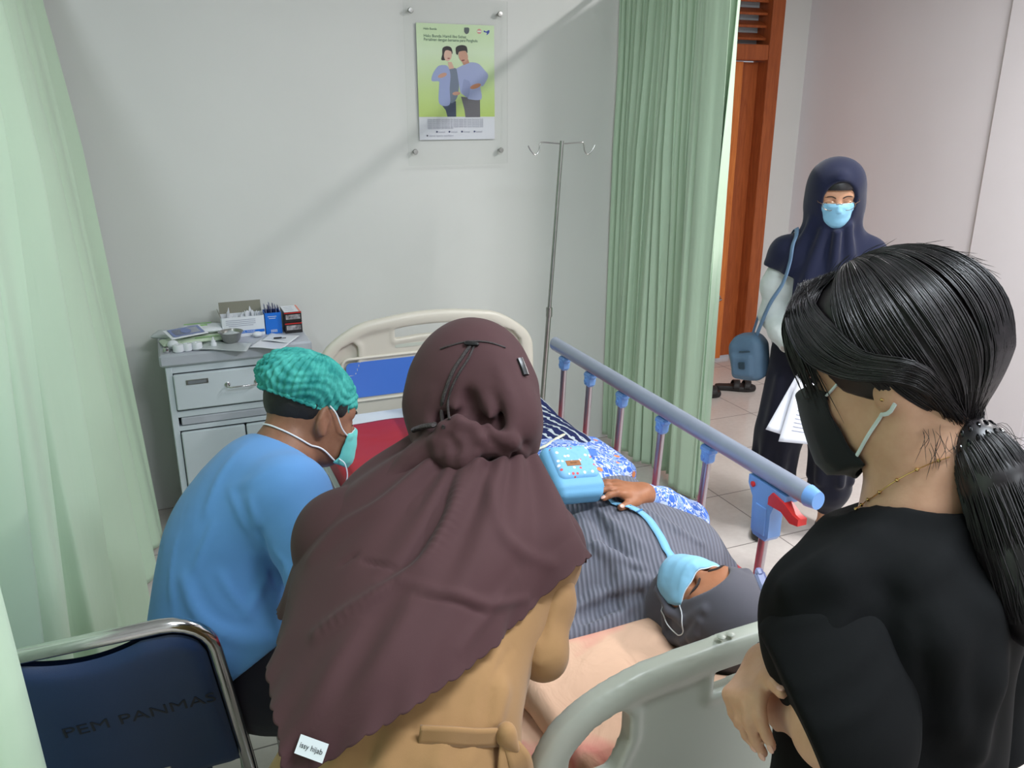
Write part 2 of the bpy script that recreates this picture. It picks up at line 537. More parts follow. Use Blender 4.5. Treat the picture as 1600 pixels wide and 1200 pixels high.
m_pane = plain('hazy_pane', rgb(185, 195, 200), 0.25, Transmission_Weight=0.0)

FY = YD - 0.015
fr = MB()
fr.box((DX0 + 0.05, YD + 0.06, 1.31), (0.10, 0.16, 2.62), 0.005)
fr.box((DX1 - 0.05, YD + 0.06, 1.31), (0.10, 0.16, 2.62), 0.005)
fr.box(((DX0 + DX1) / 2, YD + 0.06, 2.085), (DX1 - DX0 - 0.2, 0.15, 0.095), 0.005)
fr.box(((DX0 + DX1) / 2, YD + 0.06, 2.58), (DX1 - DX0 - 0.2, 0.15, 0.08), 0.005)
d = MB().box((3.285, YD + 0.05, 1.03), (0.66, 0.04, 2.0), 0.004).build('door_1', m_wood); struct(d)
fr.build('door_frame', m_frame, d)
MB().box((3.69, YD + 0.10, 1.03), (0.17, 0.03, 2.0)).build('door_rebate', m_frame, d)
for k in range(5):
    MB().box(((DX0 + DX1) / 2, YD + 0.07, 2.185 + k * 0.075), (DX1 - DX0 - 0.2, 0.09, 0.016), 0.002, rotm(25)).build('vent_slat', m_frame, d)
MB().box(((DX0 + DX1) / 2, YD + 0.125, 2.34), (DX1 - DX0 - 0.2, 0.01, 0.42)).build('vent_backing', m_pane, d)
h = MB(); h.lathe([(0.026, 0), (0.026, 0.006), (0.012, 0.012), (0.011, 0.04)], (3.55, YD + 0.03, 0.475), 18, rotm(90))
h.tube([(3.55, YD - 0.01, 0.475), (3.52, YD - 0.025, 0.475), (3.44, YD - 0.03, 0.47)], [0.011, 0.011, 0.008], 10)
h.build('door_handle', m_chrome, d)
# ceiling lamps
m_lampbody = plain('white_lamp_body', rgb(235, 235, 235), 0.4)
m_glow = NT('glowing_tube', (1, 1, 1, 1)); m_glow.b.inputs['Emission Color'].default_value = (0.93, 0.97, 1, 1)
m_glow.b.inputs['Emission Strength'].default_value = 5; m_glow = m_glow.m
for i, (x, y, lx, ly, e) in enumerate(LAMPS):
    o = empty('ceiling_lamp', (x, y, CEIL), ['fluorescent ceiling lamp over the bed area', 'fluorescent ceiling lamp on the doorway side', 'fluorescent ceiling lamp beyond the left green curtain', 'fluorescent ceiling lamp behind the onlookers'][i], 'ceiling lamp', 'fluorescent ceiling lamps')
    MB().box((x, y, CEIL - 0.02), (max(lx, 0.16), max(ly, 0.16), 0.04), 0.006).build('lamp_body', m_lampbody, o)
    ax = np.array([1, 0, 0]) if lx > ly else np.array([0, 1, 0]); sd = np.array([0, 1, 0]) if lx > ly else np.array([1, 0, 0])
    for s_ in ((-1, 1) if min(lx, ly) > 0.15 else (0,)):
        c = np.array([x, y, CEIL - 0.055]) + sd * s_ * 0.06
        MB().tube([c - ax * 0.55, c + ax * 0.55], 0.013, 12).build('lamp_tube', m_glow, o)

# ================================================================ CURTAINS
def curtain_mat(name, c, tr):
    t = NT(name, c, 0.75, 0, 0.2); t.b.inputs['Sheen Weight'].default_value = 0.2
    v = t.mapped()
    n = t.noise(v, 2.0, 3)
    t.color(t.ramp(n, [(0.3, tuple(x * 0.93 for x in c[:3]) + (1,)), (0.7, c)]))
    b1 = t.bump(t.noise(t.mapped(scale=(14, 14, 1.2)), 1.0, 3, 0.5, 0.4), 0.25, 0.02)
    t.bump(t.noise(v, 900, 1), 0.12, 0.0005, b1)
    trn = t.add('ShaderNodeBsdfTranslucent'); trn.inputs[0].default_value = tuple(x * 1.0 for x in c[:3]) + (1,)
    mx = t.add('ShaderNodeMixShader'); mx.inputs[0].default_value = tr
    t.link(t.b.outputs[0], mx.inputs[1]); t.link(trn.outputs[0], mx.inputs[2]); t.link(mx.outputs[0], t.n['Material Output'].inputs[0])
    return t.m
m_curt = curtain_mat('pale_green_curtain_cloth', rgb(208, 233, 206), 0.10)
def curtain_grid(top, bot, zt, zb, pleats, amp, nu, nv, seed, jit=0.35, gather=0.4, power=1.0):
    r = np.random.RandomState(seed)
    T = catmull(np.array(top, float), nu); Bm = catmull(np.array(bot, float), nu)
    s = np.linspace(0, 1, nu)
    ph = np.cumsum(1 + jit * np.interp(s, np.linspace(0, 1, pleats * 2), r.uniform(-1, 1, pleats * 2))); ph = ph / ph[-1] * pleats * 2 * PI
    am = np.interp(s, np.linspace(0, 1, pleats * 2), r.uniform(0.45, 1.25, pleats * 2))
    ph2 = np.interp(s, np.linspace(0, 1, pleats), r.uniform(-2, 2, pleats))
    G = np.zeros((nu, nv, 3))
    for j in range(nv):
        w = j / (nv - 1)
        line = T * (1 - w ** power) + Bm * (w ** power)
        tg = np.gradient(line, axis=0); tg /= np.linalg.norm(tg, axis=1, keepdims=True) + 1e-9
        nr = np.column_stack([tg[:, 1], -tg[:, 0]])
        a = amp * am * (gather + (1 - gather) * min(1, w * 3))
        wav = np.sin(ph + ph2 * w * 0.8)
        wav = np.sign(wav) * np.abs(wav) ** 0.75
        off = a * (wav + 0.3 * np.sin(2.3 * ph + 3 * w + ph2) + (0.5 * np.sin(5 * ph) * max(0, 1 - w * 7)))
        G[:, j, :2] = line + nr * off[:, None] + tg * (a * 0.35 * np.sin(2 * ph + 1))[:, None]
        G[:, j, 2] = zt + (zb - zt) * w
    return G
# right curtain: bunched, from the wall towards the room
cR = empty('curtain', (2.15, 3.3, 2.3), 'bunched pale green curtain hanging right of the bed beside the doorway', 'curtain', 'pale green privacy curtains')
G = curtain_grid([(2.15, 3.79), (2.17, 3.5), (2.13, 3.2), (2.15, 2.89)], [(2.16, 3.78), (2.12, 3.5), (2.18, 3.2), (2.15, 2.90)], 2.31, 0.025, 16, 0.030, 520, 90, 5)
c_ = MB().grid(G).build('curtain_cloth', m_curt, cR, angle=None); solid(c_, 0.0015)
# heading band and its flat outer panel
G2 = curtain_grid([(2.125, 3.12), (2.10, 3.02), (2.12, 2.9)], [(2.115, 3.10), (2.095, 3.0), (2.125, 2.885)], 2.30, 0.03, 2, 0.008, 70, 80, 3)
c_ = MB().grid(G2).build('curtain_front_panel', m_curt, cR, angle=None); solid(c_, 0.0015)
rl = MB().tube([(2.15, 2.2, 2.34), (2.15, 3.8, 2.34)], 0.011, 10); m_alu = plain('aluminium', rgb(190, 192, 196), 0.28, 0.9)
rl.build('curtain_rail', m_alu, cR)
for k in range(3): MB().tube([(2.15, 2.4 + k * 0.6, 2.34), (2.15, 2.4 + k * 0.6, CEIL)], 0.005, 8).build('rail_hanger', m_alu, cR)
# left curtain: long, from the wall to beside the camera
cL = empty('curtain', (-0.3, 1.8, 2.4), 'long pale green curtain hanging along the left of the cabinet and chair', 'curtain', 'pale green privacy curtains')
G = curtain_grid([(-0.345, 3.74), (-0.33, 3.0), (-0.31, 2.3), (-0.24, 1.7), (-0.22, 1.2), (-0.30, 0.55), (-0.38, 0.1)],
                 [(-0.17, 3.72), (-0.20, 3.2), (-0.26, 2.6), (-0.42, 2.05), (-0.52, 1.7), (-0.30, 1.27), (-0.33, 0.9), (-0.40, 0.2)], 2.40, 0.03, 12, 0.046, 760, 100, 11, power=0.75)
c_ = MB().grid(G).build('curtain_cloth', m_curt, cL, angle=None); solid(c_, 0.0015)
MB().tube([(-0.30, 0.0, 2.43), (-0.34, 3.8, 2.43)], 0.011, 10).build('curtain_rail', m_alu, cL)
for k in range(4): MB().tube([(-0.31, 0.3 + k * 1.1, 2.43), (-0.31, 0.3 + k * 1.1, CEIL)], 0.005, 8).build('rail_hanger', m_alu, cL)

# ================================================================ POSTER BEHIND ACRYLIC
P0 = lambda x, z, o=0.0: (x, YW - o, z)
m_paper = plain('white_paper', rgb(226, 228, 236), 0.35)
t = NT('poster_green_print', rgb(190, 216, 150), 0.3)
v = t.coord('Object'); sp = t.add('ShaderNodeSeparateXYZ'); t.link(v, sp.inputs[0])
gz = t.math('ADD', t.math('MULTIPLY', t.math('SUBTRACT', sp.outputs[2], 1.7), 2.6), t.math('MULTIPLY', t.noise(v, 3.0, 2), 0.15))
t.color(t.ramp(gz, [(0.0, rgb(190, 214, 110)), (0.35, rgb(200, 224, 148)), (0.8, rgb(220, 238, 206)), (1.0, rgb(212, 234, 192))]))
m_pgreen = t.m
PX0, PX1, PZ0, PZ1 = 1.132, 1.497, 1.605, 2.095
po = empty('framed_poster', (1.31, YW, 1.82), 'green printed poster of a couple behind a clear acrylic sheet on the wall', 'poster')
MB().box(((PX0 + PX1) / 2, YW - 0.010, (PZ0 + PZ1) / 2), (PX1 - PX0, 0.002, PZ1 - PZ0)).build('poster_sheet', m_paper, po, smooth=False)
MB().box(((PX0 + PX1) / 2, YW - 0.0117, (1.705 + PZ1) / 2), (PX1 - PX0, 0.0012, PZ1 - 1.705)).build('printed_picture', m_pgreen, po, smooth=False)
def flat(name, pts, col, lay, rough=0.35):
    """printed shape on the poster: u,v in crop pixels (923 wide, 1200 high) of the sheet"""
    o = [(PX0 + (u - 65) / (800 - 65) * (PX1 - PX0), PZ1 - (w - 40) / (1165 - 40) * (PZ1 - PZ0)) for (u, w) in pts]
    mb = MB(); mb.prism([(a, b) for a, b in o], None, (0, YW - 0.0125 - 0.00025 * lay, 0), (1, 0, 0), (0, 0, 1), (0, 1, 0), 0.0002)
    return mb.build(name, plain('print_' + name, col, rough), po, smooth=False)
def disc(u, w, ru, rw, n=22, rot=0):
    return [(u + ru * math.cos(a) * math.cos(rot) - rw * math.sin(a) * math.sin(rot), w + ru * math.cos(a) * math.sin(rot) + rw * math.sin(a) * math.cos(rot)) for a in np.linspace(0, 2 * PI, n, endpoint=False)]
def blob(pts, n=60): 
    q = catmull(np.array(pts + [pts[0]], float), n)[:-1]; return [tuple(a) for a in q]
# the couple, printed flat
flat('woman_trousers', [(262, 790), (420, 780), (420, 935), (335, 935), (320, 870)], rgb(62, 74, 100), 1)
flat('man_trousers', [(470, 735), (655, 760), (655, 940), (510, 940), (500, 860)], rgb(108, 106, 112), 1)
flat('woman_dress', blob([(350, 470), (400, 455), (440, 480), (452, 600), (440, 720), (400, 790), (360, 780), (345, 600)]), rgb(118, 130, 150), 2)
flat('woman_jacket', blob([(290, 430), (345, 440), (372, 520), (362, 660), (358, 815), (260, 805), (262, 640), (262, 590), (195, 585), (205, 520), (250, 450)]), rgb(160, 172, 216), 3)
flat('man_shirt', blob([(430, 462), (500, 425), (560, 400), (640, 410), (700, 470), (738, 530), (690, 625), (660, 640), (668, 760), (545, 760), (530, 735), (470, 700), (450, 600), (440, 520)]), rgb(166, 176, 216), 3)
flat('man_shirt_shade', blob([(500, 560), (560, 600), (540, 740), (480, 690)], 30), rgb(150, 160, 202), 4)
flat('woman_neck', [(350, 400), (385, 400), (410, 460), (360, 470)], rgb(222, 180, 160), 4)
flat('man_neck', [(480, 385), (545, 370), (555, 405), (500, 428)], rgb(196, 140, 118), 4)
flat('woman_hair', blob([(300, 330), (305, 270), (345, 250), (385, 265), (395, 320), (360, 330), (330, 380), (290, 380)]), rgb(40, 32, 34), 5)
flat('woman_face', disc(352, 335, 37, 58, rot=0.12), rgb(226, 186, 168), 6)
flat('woman_fringe', blob([(306, 300), (330, 262), (375, 268), (392, 300), (350, 288)]), rgb(40, 32, 34), 7)
flat('woman_smile', disc(358, 366, 13, 5), rgb(150, 60, 60), 7)
flat('man_face', disc(498, 340, 44, 62, rot=-0.25), rgb(206, 156, 134), 5)
flat('man_hair', blob([(430, 320), (430, 260), (480, 236), (530, 250), (538, 310), (515, 290), (460, 300), (445, 330)]), rgb(36, 32, 34), 6)
flat('man_smile', disc(495, 382, 16, 7, rot=-0.2), rgb(132, 62, 56), 6)
flat('woman_hand', disc(295, 530, 45, 20, rot=-0.4), rgb(206, 156, 134), 5)
flat('woman_hand', disc(425, 705, 38, 18, rot=-0.1), rgb(206, 156, 134), 5)
flat('man_hand', disc(612, 632, 56, 22, rot=-0.35), rgb(204, 138, 100), 5)
flat('emblem', blob([(512, 70), (556, 70), (556, 110), (534, 130), (512, 110)], 24), rgb(82, 92, 96), 2)
flat('round_emblem', disc(655, 100, 22, 24), rgb(222, 160, 150), 2)
flat('round_emblem_bar', [(636, 94), (674, 94), (674, 106), (636, 106)], rgb(240, 240, 238), 3)
flat('bird_emblem', blob([(700, 88), (722, 98), (750, 84), (752, 108), (726, 134), (728, 112), (700, 104)], 30), rgb(38, 60, 170), 2)
m_ink = plain('green_grey_ink', rgb(74, 112, 92), 0.4); m_inkg = plain('grey_ink', rgb(178, 180, 194), 0.4)
def ptext(s, u, w, size, mat, sx=1.0, align='LEFT'):
    o = (PX0 + (u - 65) / 735 * (PX1 - PX0), YW - 0.0134, PZ1 - (w - 40) / 1125 * (PZ1 - PZ0))
    return text_mesh('poster_text', s, size, mat, o, (1, 0, 0), (0, 0, 1), po, 0.0001, 0.0, align, sx)
ptext('Halo Bunda', 130, 92, 0.013, m_ink)
ptext('Halo Bunda Hamil Ibu Sehat', 130, 158, 0.0175, m_ink, 1.0)
ptext('Persalinan dengan bersama para Penghulu', 130, 192, 0.0175, m_ink, 0.86)
for k, w in enumerate((962, 980, 998, 1016, 1034, 1048)):
    ptext('tanya persiapan persalinan ibu hamil sehat dan aman bersama bidan'[: 64 if k < 5 else 30], 145, w, 0.0112, m_inkg, 0.9)
for u in (222, 342, 465, 588):
    flat('contact_mark', disc(u + 9, 1085, 9, 9, 12), rgb(60, 70, 110), 1); ptext('kontak', u + 24, 1087, 0.0115, m_inkg)
flat('contact_mark', disc(138, 1122, 8, 8, 12), rgb(60, 60, 80), 1); ptext('alamat layanan kesehatan', 156, 1124, 0.0115, m_inkg)
# clear sheet and stand-off bolts
t = NT('clear_acrylic', (0.97, 0.98, 0.97, 1), 0.06, 0, 0.5); t.b.inputs['Transmission Weight'].default_value = 1.0; t.b.inputs['IOR'].default_value = 1.3
lp = t.add('ShaderNodeBsdfTransparent'); lp.inputs[0].default_value = (0.985, 0.988, 0.985, 1)
gl = t.add('ShaderNodeBsdfGlossy'); gl.inputs['Roughness'].default_value = 0.05
fz = t.add('ShaderNodeFresnel'); fz.inputs[0].default_value = 1.18
mx = t.add('ShaderNodeMixShader'); t.link(fz.outputs[0], mx.inputs[0]); t.link(lp.outputs[0], mx.inputs[1]); t.link(gl.outputs[0], mx.inputs[2])
t.link(mx.outputs[0], t.n['Material Output'].inputs[0]); m_acr = t.m
MB().box((1.313, YW - 0.030, 1.845), (0.482, 0.005, 0.70), 0.001).build('acrylic_sheet', m_acr, po, smooth=False)
for (x, z) in ((1.105, 2.142), (1.519, 2.142), (1.105, 1.555), (1.522, 1.555)):
    MB().lathe([(0.006, 0), (0.006, 0.026), (0.012, 0.026), (0.0125, 0.030), (0.010, 0.036), (0, 0.0365)], (x, YW, z), 18, rotm(90)).build('standoff_bolt', m_steel, po)

# ================================================================ IV POLE
iv = empty('drip_stand', (1.47, 3.2, 0), 'bare steel drip stand with a four-way hook, between bed and wall', 'drip stand')
b0, b1 = np.array([1.455, 3.2, 0.03]), np.array([1.56, 3.2, 1.615])
MB().tube([b0, b0 * .45 + b1 * .55], 0.011, 14).tube([b0 * .45 + b1 * .55, b1], 0.0085, 14).build('pole', m_steel, iv)
MB().tube([b0 * .45 + b1 * .55 - (0, 0, .02), b0 * .45 + b1 * .55 + (0.001, 0, .02)], 0.014, 14).build('collar', m_steel, iv)
for s_, dy in ((-1, 0.03), (1, -0.03)):
    p = [b1 + (0, 0, -0.012), b1 + (s_ * 0.07, dy, -0.006), b1 + (s_ * 0.084, dy, -0.012), b1 + (s_ * 0.09, dy, -0.04), b1 + (s_ * 0.105, dy, -0.055), b1 + (s_ * 0.125, dy, -0.038), b1 + (s_ * 0.137, dy, -0.018)]
    MB().tube(catmull(p, 26), 0.0028, 8).build('hook', m_steel, iv)
for k in range(4):
    a = k * PI / 2 + 0.6
    MB().tube([b0 + (0, 0, 0.04), b0 + (0.12 * math.cos(a), 0.12 * math.sin(a), 0.02), b0 + (0.17 * math.cos(a), 0.17 * math.sin(a), -0.018)], 0.01, 8).build('foot', m_steel, iv)
# ================================================================ HOSPITAL BED
BX0, BX1, BY0, BY1 = 0.42, 1.36, 0.93, 3.12
m_cream = varied('cream_moulded_plastic', rgb(208, 203, 190), 0.38, 0.03, 3, 0.04, 90, 0.001)
m_grn = varied('grey_green_moulded_plastic', rgb(190, 196, 184), 0.34, 0.03, 3, 0.04, 90, 0.001)
m_bluepan = plain('blue_panel', rgb(74, 122, 214), 0.4)
m_lblue = varied('light_blue_plastic', rgb(120, 168, 232), 0.35, 0.04, 10)
m_red = plain('red_plastic', rgb(214, 44, 40), 0.35)
m_rail = varied('grey_rail_profile', rgb(158, 165, 182), 0.32, 0.04, 12, metal=0.25)
m_post = plain('anodised_post', rgb(176, 170, 176), 0.28, 0.75)
m_white = varied('white_enamel', rgb(214, 216, 216), 0.35, 0.03, 5)
m_sheetw = cloth('white_sheet', rgb(214, 222, 230), fold=0.2)
m_redsh = cloth('red_waterproof_sheet', rgb(168, 40, 54), 0.5, 0.35, 5, 500, 0.08, spec=0.35, sheen=0.0)
bed = empty('hospital_bed', (0.9, 2.0, 0), 'hospital bed with moulded cream end boards and a red sheet in mid room', 'bed')

def board_outline(x0, x1, z0, zt, bow, r=0.1, lean=0.03, n=10):
    """closed outline of an end board (x, z), counter-clockwise from bottom left"""
    p = [(x0, z0), (x1, z0)]
    xa, xb = x0 + 0.0, x1 - 0.0
    R_ = [(x1, z0 + 0.05), (x1 + 0.0, zt - r * 1.6), (x1 - 0.018, zt - r * 0.7), (x1 - r * 0.75, zt - 0.012)]
    T_ = [(x1 - (x1 - x0) * k / 8 * 0.84 - (x1 - x0) * 0.08, zt + bow * math.sin(PI * (k / 8 * 0.84 + 0.08))) for k in range(9)]
    L_ = [(x0 + r * 0.75, zt - 0.012), (x0 + 0.018, zt - r * 0.7), (x0, zt - r * 1.6), (x0, z0 + 0.05)]
    c = catmull(np.array(R_ + T_[1:-1] + L_), 70)
    return [(x0, z0), (x1, z0)] + [tuple(q) for q in c]
def rrect(x0, x1, z0, z1, r, n=6, sk=0.0):
    o = []
    for (cx, cz, a0) in ((x1 - r, z0 + r, -PI / 2), (x1 - r, z1 - r, 0), (x0 + r, z1 - r, PI / 2), (x0 + r, z0 + r, PI)):
        for k in range(n + 1):
            a = a0 + PI / 2 * k / n; o.append((cx + r * math.cos(a), cz + r * math.sin(a) + sk * (cx - x0)))
    return o
def board(name, y, holes, mat, bluey=None, through=True, x0=BX0, x1=BX1, zt=0.905, bow=0.07, parent=None):
    """end board: implicit slab with real hand holes"""
    out = np.array(board_outline(x0, x1, 0.36, zt, bow))
    def sd(Q, poly):
        a = poly; b = np.roll(poly, -1, axis=0)
        best = np.full(len(Q), 1e9); ins = np.zeros(len(Q), bool)
        for (p, q) in zip(a, b):
            e = q - p; w = Q - p; t_ = np.clip((w @ e) / (e @ e + 1e-12), 0, 1)
            best = np.minimum(best, np.linalg.norm(w - t_[:, None] * e, axis=1))
            c = (p[1] <= Q[:, 1]) != (q[1] <= Q[:, 1])
            xx = p[0] + (Q[:, 1] - p[1]) / (q[1] - p[1] + 1e-12) * (q[0] - p[0])
            ins ^= c & (Q[:, 0] < xx)
        return np.where(ins, -best, best)
    h = 0.0065
    xs = np.arange(x0 - 0.05, x1 + 0.05, h); zs = np.arange(0.33, zt + bow + 0.06, h); ys = np.arange(y - 0.045, y + 0.045, h)
    XX, ZZ = np.meshgrid(xs, zs, indexing='ij'); Q = np.stack([XX.ravel(), ZZ.ravel()], 1)
    so = sd(Q, out)
    sh = np.full(len(Q), 1e3)
    for hp in holes: sh = np.minimum(sh, sd(Q, np.array(hp)))
    so = so.reshape(XX.shape); sh = sh.reshape(XX.shape)
    rim = np.abs(so + 0.022) - 0.004                       # thick rounded rim tube along the outline
    lip = np.abs(sh - 0.007)
    D = np.zeros((len(xs), len(ys), len(zs)), np.float32)
    for j, yy in enumerate(ys):
        dy = abs(yy - y)
        tube = np.sqrt(np.maximum(rim, 0) ** 2 + dy ** 2) - 0.0215
        panel = np.maximum(np.maximum(so, -sh), dy - 0.011)
        lp_ = np.sqrt(lip ** 2 + dy ** 2) - 0.0145
        k = 0.012
        d = np.minimum(tube, panel) - (np.maximum(k - np.abs(tube - panel), 0) ** 2) / k * 0.25
        d = np.minimum(d, lp_) - (np.maximum(k - np.abs(d - lp_), 0) ** 2) / k * 0.25
        d = np.maximum(d, -(sh if through else np.maximum(sh, 0.004 - (yy - y) * -1 + 0)))
        D[:, j, :] = d
    V, Fq = nets(D, np.array([xs[0], ys[0], zs[0]]), h)
    return fobj(name, V, Fq, mat, parent)
def holes_for(x0, x1, zt, bow):
    w = x1 - x0; top = lambda u: zt + bow * math.sin(PI * u) - 0.048
    def strip(u0, u1, dz, r, n=8):
        up = [(x0 + w * u, top(u)) for u in np.linspace(u1, u0, n)]
        lo = [(x0 + w * u, top(u) - dz) for u in np.linspace(u0, u1, n)]
        q = np.array(up + lo)
        return [tuple(a) for a in q]
    a = [(x0 + w * 0.055, zt - 0.155), (x0 + w * 0.15, zt - 0.145), (x0 + w * 0.175, zt - 0.09), (x0 + w * 0.175, zt - 0.045), (x0 + w * 0.15, zt - 0.022), (x0 + w * 0.10, zt - 0.042), (x0 + w * 0.065, zt - 0.08)]
    b = [(2 * x0 + w - p, q) for (p, q) in a][::-1]
    return [a, strip(0.34, 0.66, 0.042, 0.01), b]
# far board: hand recesses closed at the back by a thin moulded skin
fx0, fx1 = 0.495, 1.395
hs = holes_for(fx0, fx1, 0.905, 0.07)
board('far_end_board', BY1, hs, m_cream, x0=fx0, x1=fx1, parent=bed)
MB().prism(rrect(0.535, 1.355, 0.62, 0.88, 0.04), None, (0, BY1 + 0.004, 0), (1, 0, 0), (0, 0, 1), (0, 1, 0), 0.004).build('recess_back_skin', m_cream, bed, smooth=False)
MB().prism(rrect(0.60, 1.29, 0.655, 0.80, 0.02), None, (0, BY1 - 0.0155, 0), (1, 0, 0), (0, 0, 1), (0, 1, 0), 0.003).build('blue_decor_panel', m_bluepan, bed, smooth=False)
q = rrect(0.585, 1.305, 0.64, 0.815, 0.03, 6)
MB().tube([(a, BY1 - 0.012, b) for a, b in q], 0.006, 8, closed=True).build('panel_moulding', m_cream, bed)
MB().prism(rrect(0.80, 0.93, 0.842, 0.856, 0.004), None, (0, BY1 - 0.0125, 0), (1, 0, 0), (0, 0, 1), (0, 1, 0), 0.002).build('maker_plate', m_grn, bed, smooth=False)
# near board
board('near_end_board', BY0, holes_for(BX0, BX1, 0.885, 0.045), m_grn, x0=BX0, x1=BX1, zt=0.885, bow=0.045, parent=bed)
for x in (0.70, 0.718): MB().lathe([(0.006, 0), (0.0075, 0.002), (0.005, 0.004), (0, 0.0042)], (x + 0.05, BY0 - 0.006, 0.935), 12, None).build('rim_button', m_grn, bed)
# frame, deck, legs, castors
fr = MB()
fr.box((BX0 + 0.06, 2.02, 0.40), (0.035, 2.14, 0.06), 0.006).box((BX1 - 0.06, 2.02, 0.40), (0.035, 2.14, 0.06), 0.006)
for y in (1.0, 1.5, 2.0, 2.5, 3.05): fr.box(((BX0 + BX1) / 2, y, 0.40), (BX1 - BX0 - 0.12, 0.035, 0.04), 0.005)
fr.build('bed_frame', m_white, bed)
MB().box(((BX0 + BX1) / 2, 2.02, 0.455), (0.86, 2.0, 0.02), 0.004).build('deck', m_white, bed)
for (x, y) in ((BX0 + 0.07, 1.08), (BX1 - 0.07, 1.08), (BX0 + 0.07, 3.0), (BX1 - 0.07, 3.0)):
    MB().box((x, y, 0.24), (0.04, 0.04, 0.30), 0.006).build('bed_leg', m_white, bed)
    w = MB().lathe([(0.01, -0.014), (0.044, -0.014), (0.05, -0.008), (0.05, 0.008), (0.044, 0.014), (0.01, 0.014)], (x, y, 0.052), 20, rotm(0, 90)); w.box((x, y, 0.085), (0.04, 0.03, 0.03), 0.004)
    w.build('castor', plain('dark_rubber', rgb(50, 52, 56), 0.6) if x < 0.6 and y < 2 else bpy.data.materials['dark_rubber'], bed)
# side rail, raised, right-hand side
RX = 1.305
MB().tube([(RX, 1.345, 0.893), (RX, 2.706, 0.908)], 0.026, 20, flat=(0.8, 1.0)).build('top_rail', m_rail, bed)
MB().tube([(RX, 1.315, 0.893), (RX, 1.346, 0.893)], [0.022, 0.0275], 20, flat=(0.82, 1.0)).build('rail_end_cap', m_lblue, bed)
for yy in (2.70,): MB().tube([(RX, yy, 0.908), (RX, yy + 0.008, 0.908)], [0.0265, 0.02], 20, flat=(0.8, 1.0)).build('rail_end_cap', m_rail, bed)
for (yt, zt_) in ((2.623, 0.89), (2.423, 0.888), (2.202, 0.885), (1.963, 0.882), (1.732, 0.88)):
    MB().tube([(RX, yt, zt_ - 0.03), (RX, yt + 0.035, 0.44)], 0.0115, 14, flat=(1, 1)).build('rail_post', m_post, bed)
    k_ = MB().box((RX, yt, zt_ - 0.038), (0.034, 0.034, 0.045), 0.008).box((RX, yt - 0.002, zt_ - 0.02), (0.03, 0.05, 0.02), 0.006)
    k_.tube([(RX - 0.02, yt, zt_ - 0.04), (RX + 0.02, yt, zt_ - 0.04)], 0.007, 10)
    k_.build('post_clip', m_lblue, bed)
MB().tube([(RX, 1.474, 0.80), (RX, 1.50, 0.44)], 0.0125, 14).build('rail_post', m_post, bed)
lt = MB().prism([(1.40, 0.868), (1.535, 0.872), (1.535, 0.85), (1.515, 0.82), (1.51, 0.735), (1.50, 0.722), (1.455, 0.722), (1.445, 0.735), (1.445, 0.80), (1.435, 0.825), (1.40, 0.85)], None, (RX - 0.019, 0, 0), (0, 1, 0), (0, 0, 1), (1, 0, 0), 0.038)
lt.box((RX - 0.02, 1.478, 0.772), (0.004, 0.04, 0.075), 0.001)
lt.build('latch_housing', m_lblue, bed, angle=30)
MB().prism([(1.452, 0.846), (1.44, 0.862), (1.395, 0.853), (1.365, 0.838), (1.345, 0.835), (1.345, 0.818), (1.372, 0.813), (1.405, 0.828), (1.452, 0.826)], None, (RX - 0.024, 0, 0), (0, 1, 0), (0, 0, 1), (1, 0, 0), 0.026).build('red_latch_lever', m_red, bed, angle=30)
MB().lathe([(0.007, 0), (0.0075, 0.004), (0.004, 0.006), (0, 0.006)], (RX - 0.019, 1.515, 0.853), 12, rotm(0, -90)).build('red_button', m_red, bed)
MB().box((RX, 2.05, 0.44), (0.03, 1.30, 0.03), 0.006).build('lower_rail', m_post, bed)
# left side rail, folded down; its crank end shows beside the green mask
MB().tube([(BX0 - 0.0, 1.35, 0.505), (BX0 - 0.0, 2.70, 0.515)], 0.024, 18, flat=(0.8, 1)).build('top_rail', m_rail, bed)
for yy in (1.5, 1.8, 2.1, 2.4, 2.62):
    MB().tube([(BX0, yy, 0.50), (BX0 + 0.005, yy + 0.12, 0.40)], 0.011, 12).build('rail_post', m_post, bed)
    MB().box((BX0, yy, 0.485), (0.032, 0.034, 0.03), 0.006).build('post_clip', m_lblue, bed)
# mattress and sheets
MZ = 0.62
mt = MB()
def slabgrid(x0, x1, y0, y1, z, r, seed, drop, amp=0.004, nx=70, ny=120, dl=None):
    dl = drop if dl is None else dl
    """a cloth lying on the mattress, hanging 'drop' over both long sides"""
    prof = []
    xs_ = [x0 - 0.006] * 6 + list(np.linspace(x0, x1, nx)) + [x1 + 0.006] * 6
    zs_ = list(np.linspace(z - dl, z - r, 6)) + [z] * nx + list(np.linspace(z - r, z - drop, 6))
    f = waves(seed, 22, amp)
    G = np.zeros((len(xs_), ny, 3))
    for j, y in enumerate(np.linspace(y0, y1, ny)):
        for i, (x, zz) in enumerate(zip(xs_, zs_)):
            e = 0
            if 6 <= i < 6 + nx:
                d_ = min(x - x0, x1 - x)
                if d_ < r: zz = z - r + math.sqrt(max(0, r * r - (r - d_) ** 2))
            G[i, j] = (x, y, zz)
    P_ = G.reshape(-1, 3); dz = f(P_)
    P_[:, 2] += dz; P_[:, 0] += np.sign(P_[:, 0] - (x0 + x1) / 2) * np.abs(dz) * (np.abs(P_[:, 2] - z) > 0.01)
    return P_.reshape(G.shape)
MX0, MX1 = 0.47, 1.275
V, Fq = Field().box(((MX0 + MX1) / 2, 2.02, 0.545), ((MX1 - MX0) / 2 - 0.03, 1.0, 0.045), 0.028).mesh(0.014)
fobj('mattress', V, Fq, m_sheetw, bed)
